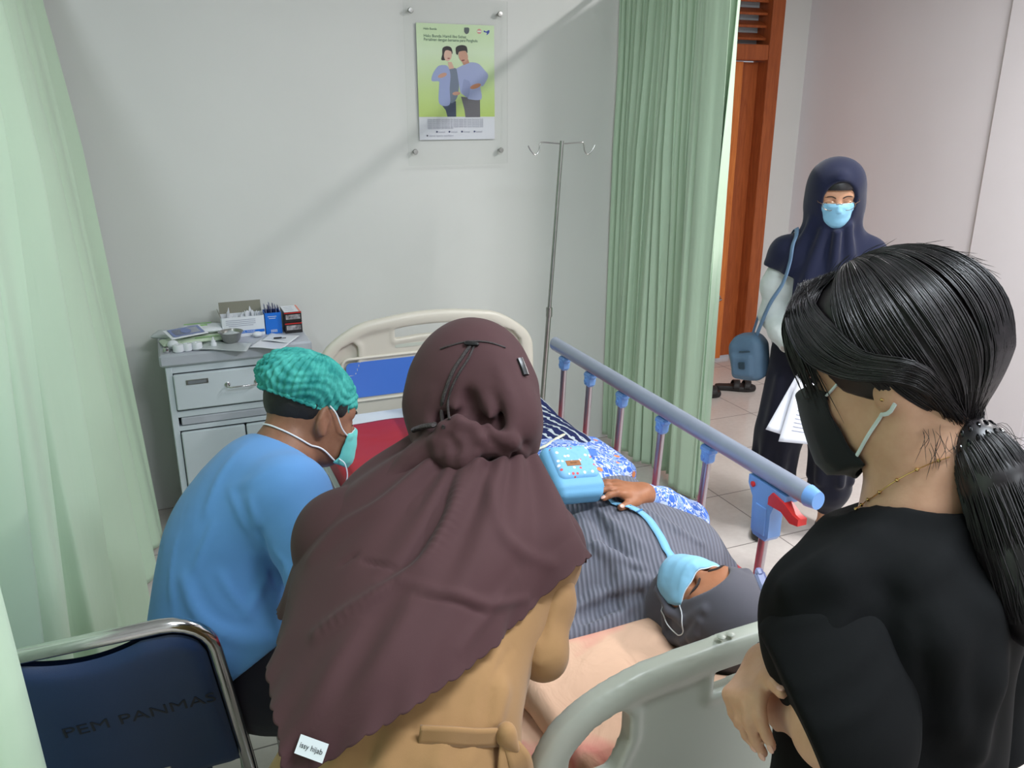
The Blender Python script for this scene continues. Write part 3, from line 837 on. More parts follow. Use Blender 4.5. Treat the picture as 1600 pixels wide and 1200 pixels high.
rs = MB().grid(slabgrid(MX0 - 0.004, MX1 + 0.01, 1.30, 2.90, MZ + 0.004, 0.03, 3, 0.10)).build('red_sheet', m_redsh, None, angle=None); solid(rs, 0.002, 1)
tag(rs, 'smooth red waterproof sheet stretched over the middle of the bed', 'sheet')
m_peach = cloth('peach_cloth', rgb(238, 198, 172), 0.8, 0.5, 6, 700, 0.12, sheen=0.1)
m_pink = cloth('pink_cloth', rgb(232, 160, 150), 0.8, 0.5, 6, 700, 0.12, sheen=0.1)

# ================================================================ CABINET
m_cab = varied('pale_grey_enamel', rgb(206, 215, 222), 0.42, 0.04, 3, 0.05, 120, 0.0008)
m_cabtop = varied('worn_grey_top', rgb(184, 188, 198), 0.4, 0.08, 9, 0.05, 60, 0.001)
m_nick = plain('rust_and_black_chip', rgb(52, 40, 34), 0.8)
CX0, CX1, CY0, CY1, CZ = -0.058, 0.515, 3.42, 3.775, 0.822
cb = empty('bedside_cabinet', (0.23, 3.6, 0), 'pale grey steel bedside cabinet with drawer and cupboard against the back wall', 'cabinet')
b = MB()
b.box((CX0 + 0.02, 3.60, 0.415), (0.025, 0.34, 0.71), 0.003).box((CX1 - 0.02, 3.60, 0.415), (0.025, 0.34, 0.71), 0.003)
b.box(((CX0 + CX1) / 2, CY1 - 0.015, 0.415), (CX1 - CX0 - 0.03, 0.01, 0.71))
for z, h_ in ((0.755, 0.03), (0.566, 0.026), (0.505, 0.02), (0.09, 0.05)): b.box(((CX0 + CX1) / 2, 3.60, z), (CX1 - CX0 - 0.03, 0.335, h_), 0.002)
b.build('carcass', m_cab, cb)
MB().box(((CX0 + CX1) / 2, (CY0 + CY1) / 2 + 0.0, 0.797), (CX1 - CX0 + 0.02, CY1 - CY0 + 0.01, 0.05), 0.008).build('cabinet_top', m_cabtop, cb)
dr = MB().box(((CX0 + CX1) / 2, CY0 + 0.008, 0.662), (CX1 - CX0 - 0.066, 0.022, 0.148), 0.004).build('drawer', m_cab, cb)
hp = [(0.175, CY0 - 0.002, 0.675), (0.175, CY0 - 0.028, 0.672), (0.185, CY0 - 0.033, 0.670), (0.28, CY0 - 0.033, 0.670), (0.29, CY0 - 0.028, 0.672), (0.29, CY0 - 0.002, 0.675)]
hm = MB().tube(hp, 0.0035, 10)
for x in (0.175, 0.29): hm.lathe([(0.011, 0), (0.011, 0.002), (0.006, 0.004), (0, 0.004)], (x, CY0 - 0.003, 0.675), 16, rotm(90))
hm.build('drawer_handle', m_chrome, dr)
MB().box((0.062, CY0 - 0.004, 0.702), (0.085, 0.004, 0.02), 0.001).build('label_holder', m_steel, dr)
MB().box((0.062, CY0 - 0.0065, 0.702), (0.07, 0.001, 0.013)).build('label_card', plain('faded_label', rgb(120, 124, 130), 0.6), dr)
MB().box(((CX0 + CX1) / 2 + 0.008, CY0 + 0.035, 0.535), (CX1 - CX0 - 0.07, 0.05, 0.032), 0.003).build('pull_out_shelf', m_cabtop, cb)
for x0_, x1_, hx in ((CX0 + 0.036, (CX0 + CX1) / 2 - 0.003, 0), ((CX0 + CX1) / 2 + 0.003, CX1 - 0.036, 1)):
    dd = MB().box(((x0_ + x1_) / 2, CY0 + 0.008, 0.305), (x1_ - x0_, 0.02, 0.372), 0.004).build('cupboard_door', m_cab, cb)
    xh = x0_ + 0.04 if hx else x1_ - 0.04
    MB().tube([(xh, CY0, 0.36), (xh, CY0 - 0.025, 0.357), (xh, CY0 - 0.028, 0.35), (xh, CY0 - 0.028, 0.27), (xh, CY0 - 0.025, 0.263), (xh, CY0, 0.26)], 0.0035, 8).build('door_handle', m_chrome, dd)
for k, (x, w_) in enumerate(((0.34, 0.035), (0.385, 0.012), (0.41, 0.008))):
    MB().prism([(x - w_ / 2, 0.762), (x + w_ / 2, 0.760), (x + w_ * .3, 0.771), (x - w_ * .4, 0.769)], None, (0, CY0 + 0.0036, 0), (1, 0, 0), (0, 0, 1), (0, -1, 0), 0.0012).build('paint_chip', m_nick, cb, smooth=False)
for (x, y) in ((CX0 + 0.03, 3.46), (CX1 - 0.03, 3.46), (CX0 + 0.03, 3.73), (CX1 - 0.03, 3.73)):
    MB().lathe([(0.012, 0), (0.018, 0.01), (0.014, 0.066)], (x, y, 0), 12).build('cabinet_foot', m_dark, cb)

# ---- what lies on the cabinet (top at z = 0.822)
TZ = 0.8225
def onc(x, y, dz=0.0): return onz(x, y, TZ + dz)
def rz(a): return rotm(0, 0, a)
m_bluebox = plain('bright_blue_card', rgb(24, 112, 214), 0.4)
m_card = plain('white_card', rgb(226, 230, 236), 0.5)
m_kraft = plain('inside_of_lid_card', rgb(132, 130, 116), 0.7)
m_print = plain('pale_print', rgb(150, 156, 176), 0.5)
m_film = plain('clear_film', rgb(222, 228, 232), 0.18, Transmission_Weight=0.35)
m_black = plain('black_print', rgb(30, 28, 30), 0.4)
# tissue/needle box, open lid
c = np.array([0.275, 3.64, TZ])
bx = empty('supply_box', c, 'open white carton with a blue stripe and raised lid, full of white sachets', 'box')
w_, d_, h_ = 0.17, 0.085, 0.085
k = MB()
for (cx, cy, sx, sy) in ((0, -d_ / 2, w_, 0.002), (0, d_ / 2, w_, 0.002), (-w_ / 2, 0, 0.002, d_), (w_ / 2, 0, 0.002, d_)): k.box(c + (cx, cy, h_ / 2), (sx, sy, h_))
k.box(c + (0, 0, 0.001), (w_, d_, 0.002)); k.build('carton', m_card, bx, smooth=False)
MB().box(c + (0, -d_ / 2 - 0.0014, 0.02), (w_ - 0.002, 0.0008, 0.012)).build('blue_stripe', m_bluebox, bx, smooth=False)
MB().box(c + (0, d_ / 2 + 0.008, h_ + 0.022), (w_ + 0.002, 0.002, 0.052), 0, rotm(-14)).build('raised_lid', m_kraft, bx, smooth=False)
MB().box(c + (-w_ / 2 - 0.006, 0.0, h_ + 0.012), (0.0015, d_ - .02, 0.03), 0, rotm(0, -20)).build('side_flap', m_kraft, bx, smooth=False)
for i in range(4): MB().box(c + (-0.01, -d_ / 2 - 0.0014, 0.072 - i * 0.008), (0.12 - 0.02 * (i == 3), 0.0004, 0.0022)).build('printed_line', m_print, bx, smooth=False)
text_mesh('printed_words', 'ALCOHOL SWABS', 0.011, m_card, c + (0, -d_ / 2 - 0.0019, 0.02), (1, 0, 0), (0, 0, 1), bx, 0.0001)
r_ = np.random.RandomState(4)
for i in range(16):
    x = -w_ / 2 + 0.02 + i * (w_ - 0.035) / 15; hh = r_.uniform(0.06, 0.105)
    a = r_.uniform(-14, 14)
    s_ = MB().prism([(-0.014, 0.004), (0.014, 0.004), (0.012, hh - 0.01), (0.001, hh + 0.012 * (i % 3 == 0)), (-0.012, hh - 0.008)], None, (0, -0.001, 0), (1, 0, 0), (0, 0, 1), (0, 1, 0), 0.002)
    R0 = rotm(r_.uniform(-8, 8), a, r_.uniform(30, 80)); v_ = np.array(s_.v) @ R0.T + c + (x, r_.uniform(-0.02, 0.02), 0.004)
    o_ = obj('sachet', v_, s_.f, m_card, None, False)
    tag(o_, 'white sachet standing among others in the open striped carton', 'sachet', 'white sachets in the open carton')
# blue box with sachets
c = np.array([0.398, 3.632, TZ])
bb = empty('blue_box', c, 'bright blue open carton between the white carton and the stacked black boxes', 'box')
w_, d_, h_ = 0.066, 0.075, 0.092; k = MB()
for (cx, cy, sx, sy) in ((0, -d_ / 2, w_, 0.002), (0, d_ / 2, w_, 0.002), (-w_ / 2, 0, 0.002, d_), (w_ / 2, 0, 0.002, d_)): k.box(c + (cx, cy, h_ / 2), (sx, sy, h_))
k.box(c + (0, 0, 0.001), (w_, d_, 0.002)); k.build('carton', m_bluebox, bb, smooth=False)
for i in range(2): MB().box(c + (-0.004, -d_ / 2 - 0.0012, 0.076 - i * 0.008), (0.036 - .008 * i, 0.0004, 0.002)).build('printed_line', m_card, bb, smooth=False)
k = MB(); 
for i in range(10): k.box(c + (-0.012 + i * 0.0026, -d_ / 2 - 0.0013, 0.013), (0.0009 + 0.0008 * (i % 3 == 0), 0.0006, 0.012))
k.build('bar_code', m_card, bb, smooth=False)
m_pack = plain('dark_blue_and_white_foil', rgb(120, 128, 170), 0.3, 0.3)
m_pack2 = plain('navy_foil', rgb(44, 52, 110), 0.3, 0.3)
for i in range(12):
    x = -w_ / 2 + 0.007 + (i % 6) * 0.0105; y = -0.022 + (i // 6) * 0.04; hh = r_.uniform(0.105, 0.122)
    o_ = MB().box(c + (x, y, 0.004 + hh / 2), (0.0022, 0.026, hh), 0, rotm(r_.uniform(-3, 3), r_.uniform(-3, 3))).build('foil_sachet', m_pack2 if i % 2 else m_pack, None, smooth=False)
    tag(o_, 'navy foil sachet standing in the bright blue carton' if i % 2 else 'silvery blue foil sachet standing in the bright blue carton', 'sachet', 'navy foil sachets in the blue carton' if i % 2 else 'silvery foil sachets in the blue carton')
# two black boxes stacked
for i, (dz, lab) in enumerate(((0, 'lower of two stacked black printed cartons at the cabinet corner'), (0.047, 'upper black carton with pale red edged top, right of the blue carton'))):
    c = np.array([0.478, 3.638, TZ + dz])
    o_ = empty('stacked_box', c, lab, 'box')
    MB().box(c + (0, 0, 0.0228), (0.072, 0.13, 0.0455), 0.001).build('carton', m_black, o_, smooth=False)
    MB().box(c + (0, -0.0655, 0.024), (0.06, 0.0008, 0.02), 0).build('pale_photo_print', varied('mottled_print', rgb(150, 146, 150), 0.4, 0.7, 60) if i == 0 else bpy.data.materials['mottled_print'], o_, smooth=False)
    MB().box(c + (0.0, -0.0655, 0.042), (0.072, 0.0008, 0.004), 0).build('red_line', m_red, o_, smooth=False)
    if i:
        MB().box(c + (0, 0, 0.0461), (0.070, 0.128, 0.0006), 0).build('pale_top', m_card, o_, smooth=False)
        MB().box(c + (0.030, 0, 0.0466), (0.008, 0.128, 0.0004), 0).build('salmon_edge', plain('salmon_print', rgb(232, 140, 120), 0.4), o_, smooth=False)
        for q_ in range(3): MB().box(c + (-0.008, -0.03 + q_ * 0.03, 0.0466), (0.034, 0.003, 0.0004), 0).build('printed_line', m_print, o_, smooth=False)
# packets
def packet(name, cen, lx, ly, hz_, rot, mats_, label, cat='packet', deco=None, tilt=0):
    """soft pillow-shaped packet"""
    n_ = 22; G_ = []
    R0 = rotm(tilt, 0, rot)
    for sgn in (1, -1):
        g_ = np.zeros((n_, n_, 3))
        for i in range(n_):
            for j in range(n_):
                u, v2 = i / (n_ - 1) * 2 - 1, j / (n_ - 1) * 2 - 1
                e = max(0.0, (1 - abs(u) ** 6) * (1 - abs(v2) ** 4))
                z_ = hz_ / 2 + sgn * hz_ / 2 * e ** 0.5 + 0.0012 * math.sin(9 * u + 3 * v2) * e * (sgn > 0)
                g_[i, j] = (u * lx / 2, v2 * ly / 2, z_)
        G_.append((g_.reshape(-1, 3) @ R0.T + cen).reshape(n_, n_, 3))
    m = MB().grid(G_[0]).grid(G_[1][::-1])
    o_ = empty(name, cen, label, cat)
    m.build('wrapper', mats_, o_, angle=None)
    for (u, v2, su, sv, mt_) in (deco or []):
        MB().box(np.array(cen) + R0 @ np.array([u * lx / 2, v2 * ly / 2, hz_ + 0.0012]), (su, sv, 0.0008), 0, R0).build('printed_patch', mt_, o_, smooth=False)
    return o_
m_gr = plain('leaf_green_print', rgb(132, 196, 96), 0.4)
m_pale = plain('pale_green_film', rgb(206, 222, 198), 0.3)
m_bl = plain('slate_blue_print', rgb(120, 134, 182), 0.4)
packet('wet_wipe_packet', (0.105, 3.64, TZ + 0.028), 0.17, 0.12, 0.024, 0, m_card, 'white wipes packet with green lettering, in front of the open white carton', 'packet', [(-0.1, 0.72, 0.11, 0.012, m_gr), (0.15, 0.1, 0.03, 0.022, m_gr), (-0.3, 0.2, 0.05, 0.006, m_print)])
packet('green_packet', (0.11, 3.60, TZ), 0.20, 0.14, 0.026, 6, m_pale, 'pale green packet beneath the white wipes packet', 'packet', [(0.2, -0.8, 0.12, 0.006, m_gr)])
packet('gauze_packet', (-0.015, 3.655, TZ + 0.012), 0.14, 0.075, 0.024, -28, m_film, 'crinkled translucent packet at the back left of the cabinet top', 'packet', tilt=6)
packet('cotton_packet', (-0.01, 3.575, TZ), 0.09, 0.10, 0.02, 10, m_pale, 'soft pale green packet at the left edge of the cabinet top', 'packet')
o_ = packet('leaflet_packet', (0.045, 3.575, TZ + 0.045), 0.155, 0.085, 0.006, 22, m_card, 'white packet with a slate blue rectangle and round print, tilted on top of others', 'packet', [(0, 0, 0.13, 0.066, m_bl), (0, 0, 0.105, 0.048, m_card)], tilt=14)
MB().lathe([(0, 0), (0.021, 0), (0.021, 0.0005), (0, 0.0006)], (0.045, 3.575 - 0.002, TZ + 0.0538), 24, rotm(14, 0, 22)).build('round_print', m_bl, o_)
# kidney bowl -> small steel bowl with clear bag
bw = empty('steel_bowl', (0.215, 3.515, TZ), 'small steel bowl with crumpled clear wrapping, in front of the white carton', 'bowl')
MB().lathe([(0, 0.001), (0.024, 0.001), (0.034, 0.012), (0.042, 0.036), (0.050, 0.046), (0.051, 0.0475), (0.049, 0.0475), (0.040, 0.037), (0.032, 0.014), (0.023, 0.003), (0, 0.003)], (0.215, 3.515, TZ), 30).build('bowl_shell', m_steel, bw)
V, Fq = None, None
f_ = Field().ell((0.215, 3.515, TZ + 0.034), (0.035, 0.035, 0.012)); f_.disp.append(waves(9, 130, 0.004)); V, Fq = f_.mesh(0.003)
fobj('clear_wrapping', V, Fq, m_film, bw)
# bottles and cotton balls
for i, (x, y, lab) in enumerate(((0.142, 3.475, 'small white dropper bottle standing in front of the wipes packet'),)):
    o_ = empty('dropper_bottle', (x, y, TZ), lab, 'bottle')
    MB().lathe([(0, 0), (0.011, 0), (0.012, 0.003), (0.012, 0.016), (0.008, 0.021)], (x, y, TZ), 18).build('bottle_body', m_card, o_)
    MB().lathe([(0.009, 0.018), (0.009, 0.026), (0.004, 0.03), (0.002, 0.042), (0, 0.043)], (x, y, TZ), 18).build('nozzle', m_card, o_)
for i, (x, y, r0, lab) in enumerate(((0.008, 3.452, 0.021, 'left one of three white rolls in a row'), (0.042, 3.455, 0.018, 'middle one of three white rolls in a row'), (0.078, 3.46, 0.021, 'right one of three white rolls in a row'))):
    o_ = MB().lathe([(0.005, 0), (r0 - 0.003, 0), (r0, 0.003), (r0, 0.026), (r0 - 0.003, 0.03), (0.006, 0.03), (0.005, 0.027)], (x, y, TZ), 20).build('bandage_roll', m_card, None)
    tag(o_, lab + ' at the front of the cabinet top', 'bandage roll')
o_ = MB().lathe([(0, 0), (0.013, 0), (0.015, 0.004), (0.012, 0.02), (0.009, 0.021), (0.012, 0.006), (0, 0.004)], (-0.036, 3.46, TZ), 20).build('steel_cup', m_chrome, None)
tag(o_, 'tiny shiny metal cup at the front left corner of the cabinet top', 'cup')
V, Fq = Field().ell((-0.01, 3.50, TZ + 0.019), (0.022, 0.02, 0.019)).mesh(0.004)
tag(fobj('cotton_ball', V, Fq, m_card), 'round white cotton ball behind the bandage rolls', 'cotton ball')
# papers and pen cap
def sheet(name, pts, z, mat, lab, cat, bendamp=0.002, parent=None, nu=14, nv=14):
    a, b, c2, d2 = [np.array(p, float) for p in pts]
    G_ = np.zeros((nu, nv, 3))
    for i in range(nu):
        for j in range(nv):
            u, v2 = i / (nu - 1), j / (nv - 1)
            p = (a * (1 - u) + b * u) * (1 - v2) + (d2 * (1 - u) + c2 * u) * v2
            G_[i, j] = p + np.array([0, 0, bendamp * (1 + math.sin(5 * u + 3 * v2))])
    o_ = MB().grid(G_).build(name, mat, parent, angle=None); solid(o_, 0.0006, 1)
    if lab: tag(o_, lab, cat)
    return o_
sheet('folded_paper', [onc(388, 544), onc(440, 546), onc(463, 530), onc(412, 528)], TZ, m_paper, 'white folded paper lying flat at the front right of the cabinet top', 'paper')
sheet('paper_slip', [onc(408, 533, .004), onc(452, 536, .004), onc(468, 526, .004), onc(424, 521, .004)], TZ, m_card, 'narrow white slip lying across the folded paper', 'paper')
o_ = empty('clip', (0.37, 3.56, TZ + 0.01), 'small dark clip lying on the white slips of paper', 'clip')
MB().box(onc(434, 528, .012), (0.034, 0.008, 0.006), 0.002, rz(-6)).build('clip_jaw', m_black, o_)
MB().box(onc(444, 528, .012), (0.016, 0.004, 0.003), 0.001, rz(-14)).build('clip_arm', m_black, o_)
V, Fq = Field().ell((0.325, 3.565, TZ + 0.012), (0.022, 0.02, 0.012)).mesh(0.004)
tag(fobj('cotton_ball', V, Fq, m_card), 'white cotton wad between the steel bowl and the dark clip', 'cotton ball')
sheet('clear_bag', [onc(300, 548, .001), onc(385, 549, .001), onc(395, 538, .001), onc(330, 532, .001)], TZ, m_film, 'flat clear plastic bag lying at the front edge of the cabinet top', 'bag', 0.003)

# ================================================================ FOLDING CHAIR
m_vinyl = varied('navy_vinyl', rgb(30, 52, 88), 0.42, 0.12, 5, 0.25, 500, 0.0006)
m_print_dk = plain('worn_black_lettering', rgb(14, 20, 34), 0.5)
ch = empty('folding_chair', (-0.22, 1.6, 0), 'chrome folding chair with a navy vinyl back lettered PEM PANMAS', 'chair')
# back plane: lower edge at (x, 1.40, 0.50), upper edge leaning towards the camera
cxl, cxr = -0.41, -0.010
lo_ = np.array([0, 1.47, 0.50]); up_ = np.array([0, 1.385, 0.885]); bz = (up_ - lo_); bl = np.linalg.norm(bz); bz /= bl
bn = np.cross((1, 0, 0), bz)      # towards the camera side is -bn or +bn
if bn[1] > 0: bn = -bn
def cp(u, w, o=0.0): return np.array([u + (bl - w) * 0.11, 0, 0]) + lo_ + bz * w + bn * o
out = rrect(cxl + 0.012, cxr - 0.012, -0.0, bl - 0.012, 0.055, 8)
mid = (cxl + cxr) / 2
o2 = []
for (a, b_) in out:
    if b_ > bl - 0.02: b_ -= 0.016 * max(0, 1 - ((a - mid) / 0.10) ** 2)
    o2.append((a, b_))
# cushion shell as an inflated sheet
V_ = MB()
n_ = 44; G_ = np.zeros((n_, 30, 3))
for i in range(n_):
    for j in range(30):
        u = cxl + 0.014 + (cxr - cxl - 0.028) * i / (n_ - 1); w = j / 29 * (bl - 0.018)
        rc = 0.06
        top = bl - 0.018 - (0.02 * max(0, 1 - ((u - mid) / 0.09) ** 2) ** 1)
        e = min(u - cxl - 0.014, cxr - 0.014 - u)
        if e < rc: top -= rc - math.sqrt(max(0, rc * rc - (rc - e) ** 2))
        w = top * j / 29
        ed = min(1.0, min(min(e, w), top - w) / 0.03)
        G_[i, j] = cp(u, w, 0.006 + 0.014 * math.sqrt(max(0, 1 - (1 - ed) ** 2)))
b_ = G_.copy(); 
for i in range(n_):
    for j in range(30): b_[i, j] = G_[i, j] - bn * (0.012 + 2 * max(0, np.dot(G_[i, j] - cp(0, 0), bn) - 0.006))
bk = MB().grid(G_).grid(b_[::-1]).build('backrest', m_vinyl, ch, angle=None)
tx = text_mesh('worn_lettering', 'PEM PANMAS', 0.036, m_print_dk, cp(mid + 0.052, bl * 0.53, 0.0206), (1, 0, 0), tuple(bz - np.array([0.11, 0, 0])), bk, 0.0003, 0.0, 'CENTER', 1.2)
MB().box(cp(mid + 0.03, 0.045, 0.021), (0.072, 0.004, 0.012), 0.0055, np.column_stack([(1, 0, 0), -bn, bz])).build('maker_badge', m_steel, bk)
text_mesh('badge_lettering', 'Futura', 0.009, m_print_dk, cp(mid + 0.03, 0.045, 0.0235), (1, 0, 0), tuple(bz), bk, 0.0002)
# chrome tube frame: hoop round the back, running to the floor
R2 = 0.075
hoop = [cp(cxl, -0.42), cp(cxl, 0.0), cp(cxl, bl - R2)]
for k in range(1, 7): a = PI - k / 6 * PI / 2; hoop.append(cp(cxl + R2 + R2 * math.cos(a), bl - R2 + R2 * math.sin(a)))
for k in range(0, 7): a = PI / 2 - k / 6 * PI / 2; hoop.append(cp(cxr - R2 + R2 * math.cos(a), bl - R2 + R2 * math.sin(a)))
hoop += [cp(cxr, 0.0), cp(cxr, -0.42)]
for p in (0, -1): hoop[p][2] = 0.012; hoop[p][1] = 1.60
MB().tube(hoop, 0.0135, 16, flat=(1.0, 1.0)).build('hoop_frame', m_chrome, ch)
for x in (cxl + 0.05, cxr + 0.05):
    MB().tube([(x * 0.97 + mid * .03, 1.42, 0.012), (x * 0.97 + mid * .03, 1.90, 0.44)], 0.011, 12).build('leg', m_chrome, ch)
    MB().lathe([(0.015, 0), (0.016, 0.02), (0.012, 0.026)], (x * 0.97 + mid * .03, 1.42, 0), 12).build('rubber_foot', m_black, ch)
MB().box((mid, 1.68, 0.455), (cxr - cxl - 0.05, 0.40, 0.045), 0.02).build('seat', m_vinyl, ch)
MB().tube([(cxl, 1.585, 0.16), (cxr, 1.585, 0.16)], 0.009, 10).build('stretcher', m_chrome, ch)

# ================================================================ SLIPPERS BY THE DOORWAY
m_rub = varied('black_foam_rubber', rgb(36, 34, 35), 0.6, 0.15, 20, 0.15, 200, 0.001)
def slipper(px, py, ang, lab):
    c = onz(px, py, 0.0); o_ = empty('slipper', c, lab, 'slipper', None)
    M = rotm(0, 0, ang)
    f_ = Field(M, c); f_.cap((-0.09, 0, 0.02), (0.09, 0.0, 0.018), 0.034, 0.04, 0.02); f_.ell((0.055, 0.004, 0.016), (0.085, 0.052, 0.03), None, 0.03)
    f_.clips += [half(c + (0, 0, 0.034), (0, 0, 1)), half(c + (0, 0, 0.001), (0, 0, -1))]
    V, Fq = f_.mesh(0.006); fobj('sole', V, Fq, m_rub, o_)
    for xx in (0.005, 0.075):
        G_ = np.zeros((18, 5, 3))
        for i in range(18):
            a = PI * i / 17
            for j in range(5): G_[i, j] = M @ np.array([xx + (j - 2) * 0.010 + 0.012 * math.sin(a), 0.051 * math.cos(a), 0.022 + 0.042 * math.sin(a) ** 0.8]) + c
        s_ = MB().grid(G_).build('strap', m_rub, o_, angle=None); solid(s_, 0.006, 0)
slipper(1146, 609, -28, 'black two-strap foam slipper on the floor, right of the curtain edge')
slipper(1093, 620, -12, 'black slipper nearly hidden at the green curtain edge')
# ================================================================ PEOPLE: shared anatomy
m_skinA = skin('light_skin', rgb(214, 164, 132), rgb(200, 146, 116))
m_skinB = skin('tan_skin', rgb(172, 116, 84), rgb(154, 100, 70))
m_skinD = skin('fair_warm_skin', rgb(212, 168, 140), rgb(198, 152, 124))
m_skinC = skin('brown_skin', rgb(150, 106, 82), rgb(132, 90, 68))
m_nail = plain('fingernail', rgb(224, 176, 158), 0.25)
m_brow = plain('dark_brow_hair', rgb(40, 28, 24), 0.8)
def add_head(f, c, M, s=1.0, ears=(1, -1), face=True, k=0.02):
    """M columns: right, forward (out of the face), up; c: centre of the skull at ear level"""
    f.fr(M * s, c)
    e = lambda p, r, k_=k, op=0, R=None: f.ell(p, tuple(x * s for x in r), R, k_ * s, op)
    # note: centre offsets scale with M * s, radii with s; the frame for ellipsoids must stay orthonormal
    return e
class Head:
    def __init__(s, f, c, M, sc=1.0, ears=True):
        s.c = np.array(c, float); s.M = M; s.s = sc; f.fr(np.eye(3), (0, 0, 0))
        P = s.P
        def el(p, r, R=None, k=0.02, op=0): f.ell(P(p), [q * sc for q in r], M if R is None else M @ R, k * sc, op)
        def cp(a, b, ra, rb, k=0.012, op=0): f.cap(P(a), P(b), ra * sc, rb * sc, k * sc, op)
        el((0, -0.016, 0.028), (0.076, 0.094, 0.088))
        el((0, 0.022, -0.03), (0.064, 0.070, 0.082), k=0.04)
        el((0, 0.046, -0.088), (0.036, 0.036, 0.026), k=0.04)
        el((0, 0.020, -0.075), (0.055, 0.050, 0.035), k=0.03)
        cp((-0.042, 0.066, 0.012), (0.042, 0.066, 0.012), 0.014, 0.014, 0.02)          # brow ridge
        for sx in (-1, 1):
            el((sx * 0.032, 0.086, -0.008), (0.018, 0.014, 0.011), k=0.012, op=1)       # socket
            el((sx * 0.032, 0.070, -0.010), (0.0155, 0.0145, 0.0135), k=0.004)          # lidded eye
            el((sx * 0.040, 0.058, -0.038), (0.022, 0.022, 0.018), k=0.02)              # cheek
        cp((0, 0.082, 0.0), (0, 0.106, -0.036), 0.007, 0.0105, 0.012)                    # nose
        for sx in (-1, 1): el((sx * 0.011, 0.094, -0.038), (0.008, 0.010, 0.007), k=0.008)
        el((0, 0.083, -0.062), (0.022, 0.011, 0.006), k=0.006); el((0, 0.081, -0.073), (0.019, 0.011, 0.007), k=0.006)
        if ears:
            for sx in (-1, 1):
                R_ = rotm(-12, 0, sx * 22)
                el((sx * 0.080, -0.012, -0.008), (0.0085, 0.019, 0.032), R_, 0.008)
                el((sx * 0.0785, -0.008, -0.036), (0.007, 0.010, 0.012), R_, 0.008)
                el((sx * 0.090, -0.006, -0.004), (0.007, 0.010, 0.018), R_, 0.004, 1)
    def P(s, p): return s.c + s.M @ (np.array(p, float) * s.s)
    def D(s, p): return s.M @ np.array(p, float)
def add_hand(f, wrist, d, n, right=True, curls=((10, 20, 15),) * 4, spread=(8, 2, -3, -9), thumb=(0.6, 0.75, -0.25), thumb_bend=15, s=1.0, r=1.0, tcurl=None):
    f.fr(np.eye(3), (0, 0, 0))
    w = np.array(wrist, float); d = np.array(d, float); d /= np.linalg.norm(d)
    n = np.array(n, float); n -= d * (n @ d); n /= np.linalg.norm(n)
    l = np.cross(n, d) * (1 if right else -1)
    lat = (0.031, 0.0105, -0.0105, -0.030); ml = (0.083, 0.086, 0.080, 0.072)
    L = (0.070, 0.078, 0.072, 0.056); R_ = (0.0088, 0.009, 0.0086, 0.0076)
    tips = []
    for i in range(4):
        a = w + (l * lat[i] * 0.45 + d * 0.008) * s; b = w + (l * lat[i] + d * ml[i]) * s
        f.cap(a, b, 0.0165 * s, 0.0108 * s, 0.018 * s)
        ang = math.radians(spread[i]); dd = d * math.cos(ang) + l * math.sin(ang); p = b; nn = n.copy()
        for j, (fr_, c) in enumerate(zip((0.45, 0.31, 0.24), curls[i])):
            c = math.radians(c); ax = dd * math.cos(c) - nn * math.sin(c); nn = nn * math.cos(c) + dd * math.sin(c); dd = ax
            q = p + dd * L[i] * fr_ * s
            ra, rb = R_[i] * (1.04 - 0.09 * j) * s * r, R_[i] * (0.97 - 0.09 * j) * s * r
            f.cap(p, q, ra, rb, 0.006 * s if j else 0.012 * s); p = q
        tips.append((p, dd, nn, rb))
    a = w + (d * 0.018 + l * 0.018) * s
    td = d * thumb[0] + l * thumb[1] + n * thumb[2]; td /= np.linalg.norm(td)
    b = a + td * 0.046 * s; f.cap(a, b, 0.0165 * s, 0.0118 * s, 0.02 * s)
    t2 = td * math.cos(math.radians(thumb_bend)) + d * math.sin(math.radians(thumb_bend)); t2 /= np.linalg.norm(t2)
    if tcurl is not None: t2 = t2 + np.array(tcurl, float); t2 /= np.linalg.norm(t2)
    c = b + t2 * 0.032 * s; f.cap(b, c, 0.0112 * s, 0.0098 * s, 0.01 * s)
    e = c + t2 * 0.024 * s; f.cap(c, e, 0.0098 * s, 0.0085 * s, 0.006 * s)
    nt = n - t2 * (n @ t2) + l * 0.5; nt -= t2 * (nt @ t2); nt /= np.linalg.norm(nt)
    tips.append((e, t2, nt, 0.0085 * s))
    return tips
def nails(tips, parent, mat=None):
    for (p, d, n, r) in tips:
        lx = np.cross(d, n); M = np.column_stack([lx, d, n])
        c = p + n * r * 0.80 + d * r * 0.15
        V, Fq = Field(M, c).ell((0, 0, 0), (r * 0.72, r * 1.05, r * 0.30)).mesh(r / 5)
        fobj('fingernail', V, Fq, mat or m_nail, parent)
def hit(fields, x, y, d0=0.5, off=0.0, steps=90):
    """where the sight line through photo point (x, y) first meets the implicit bodies"""
    dirv = at(x, y, 1.0) - CC; L = np.linalg.norm(dirv); dirv /= L; t_ = d0 * L
    if not isinstance(fields, (list, tuple)): fields = [fields]
    for _ in range(steps):
        p = CC + dirv * t_
        v = min(float(f.ev(p[None], f.p)[0]) for f in fields)
        if v < off + 0.0004: break
        t_ += max(v - off, 0.0004) * 0.8
        if t_ > 6: return None
    return CC + dirv * t_
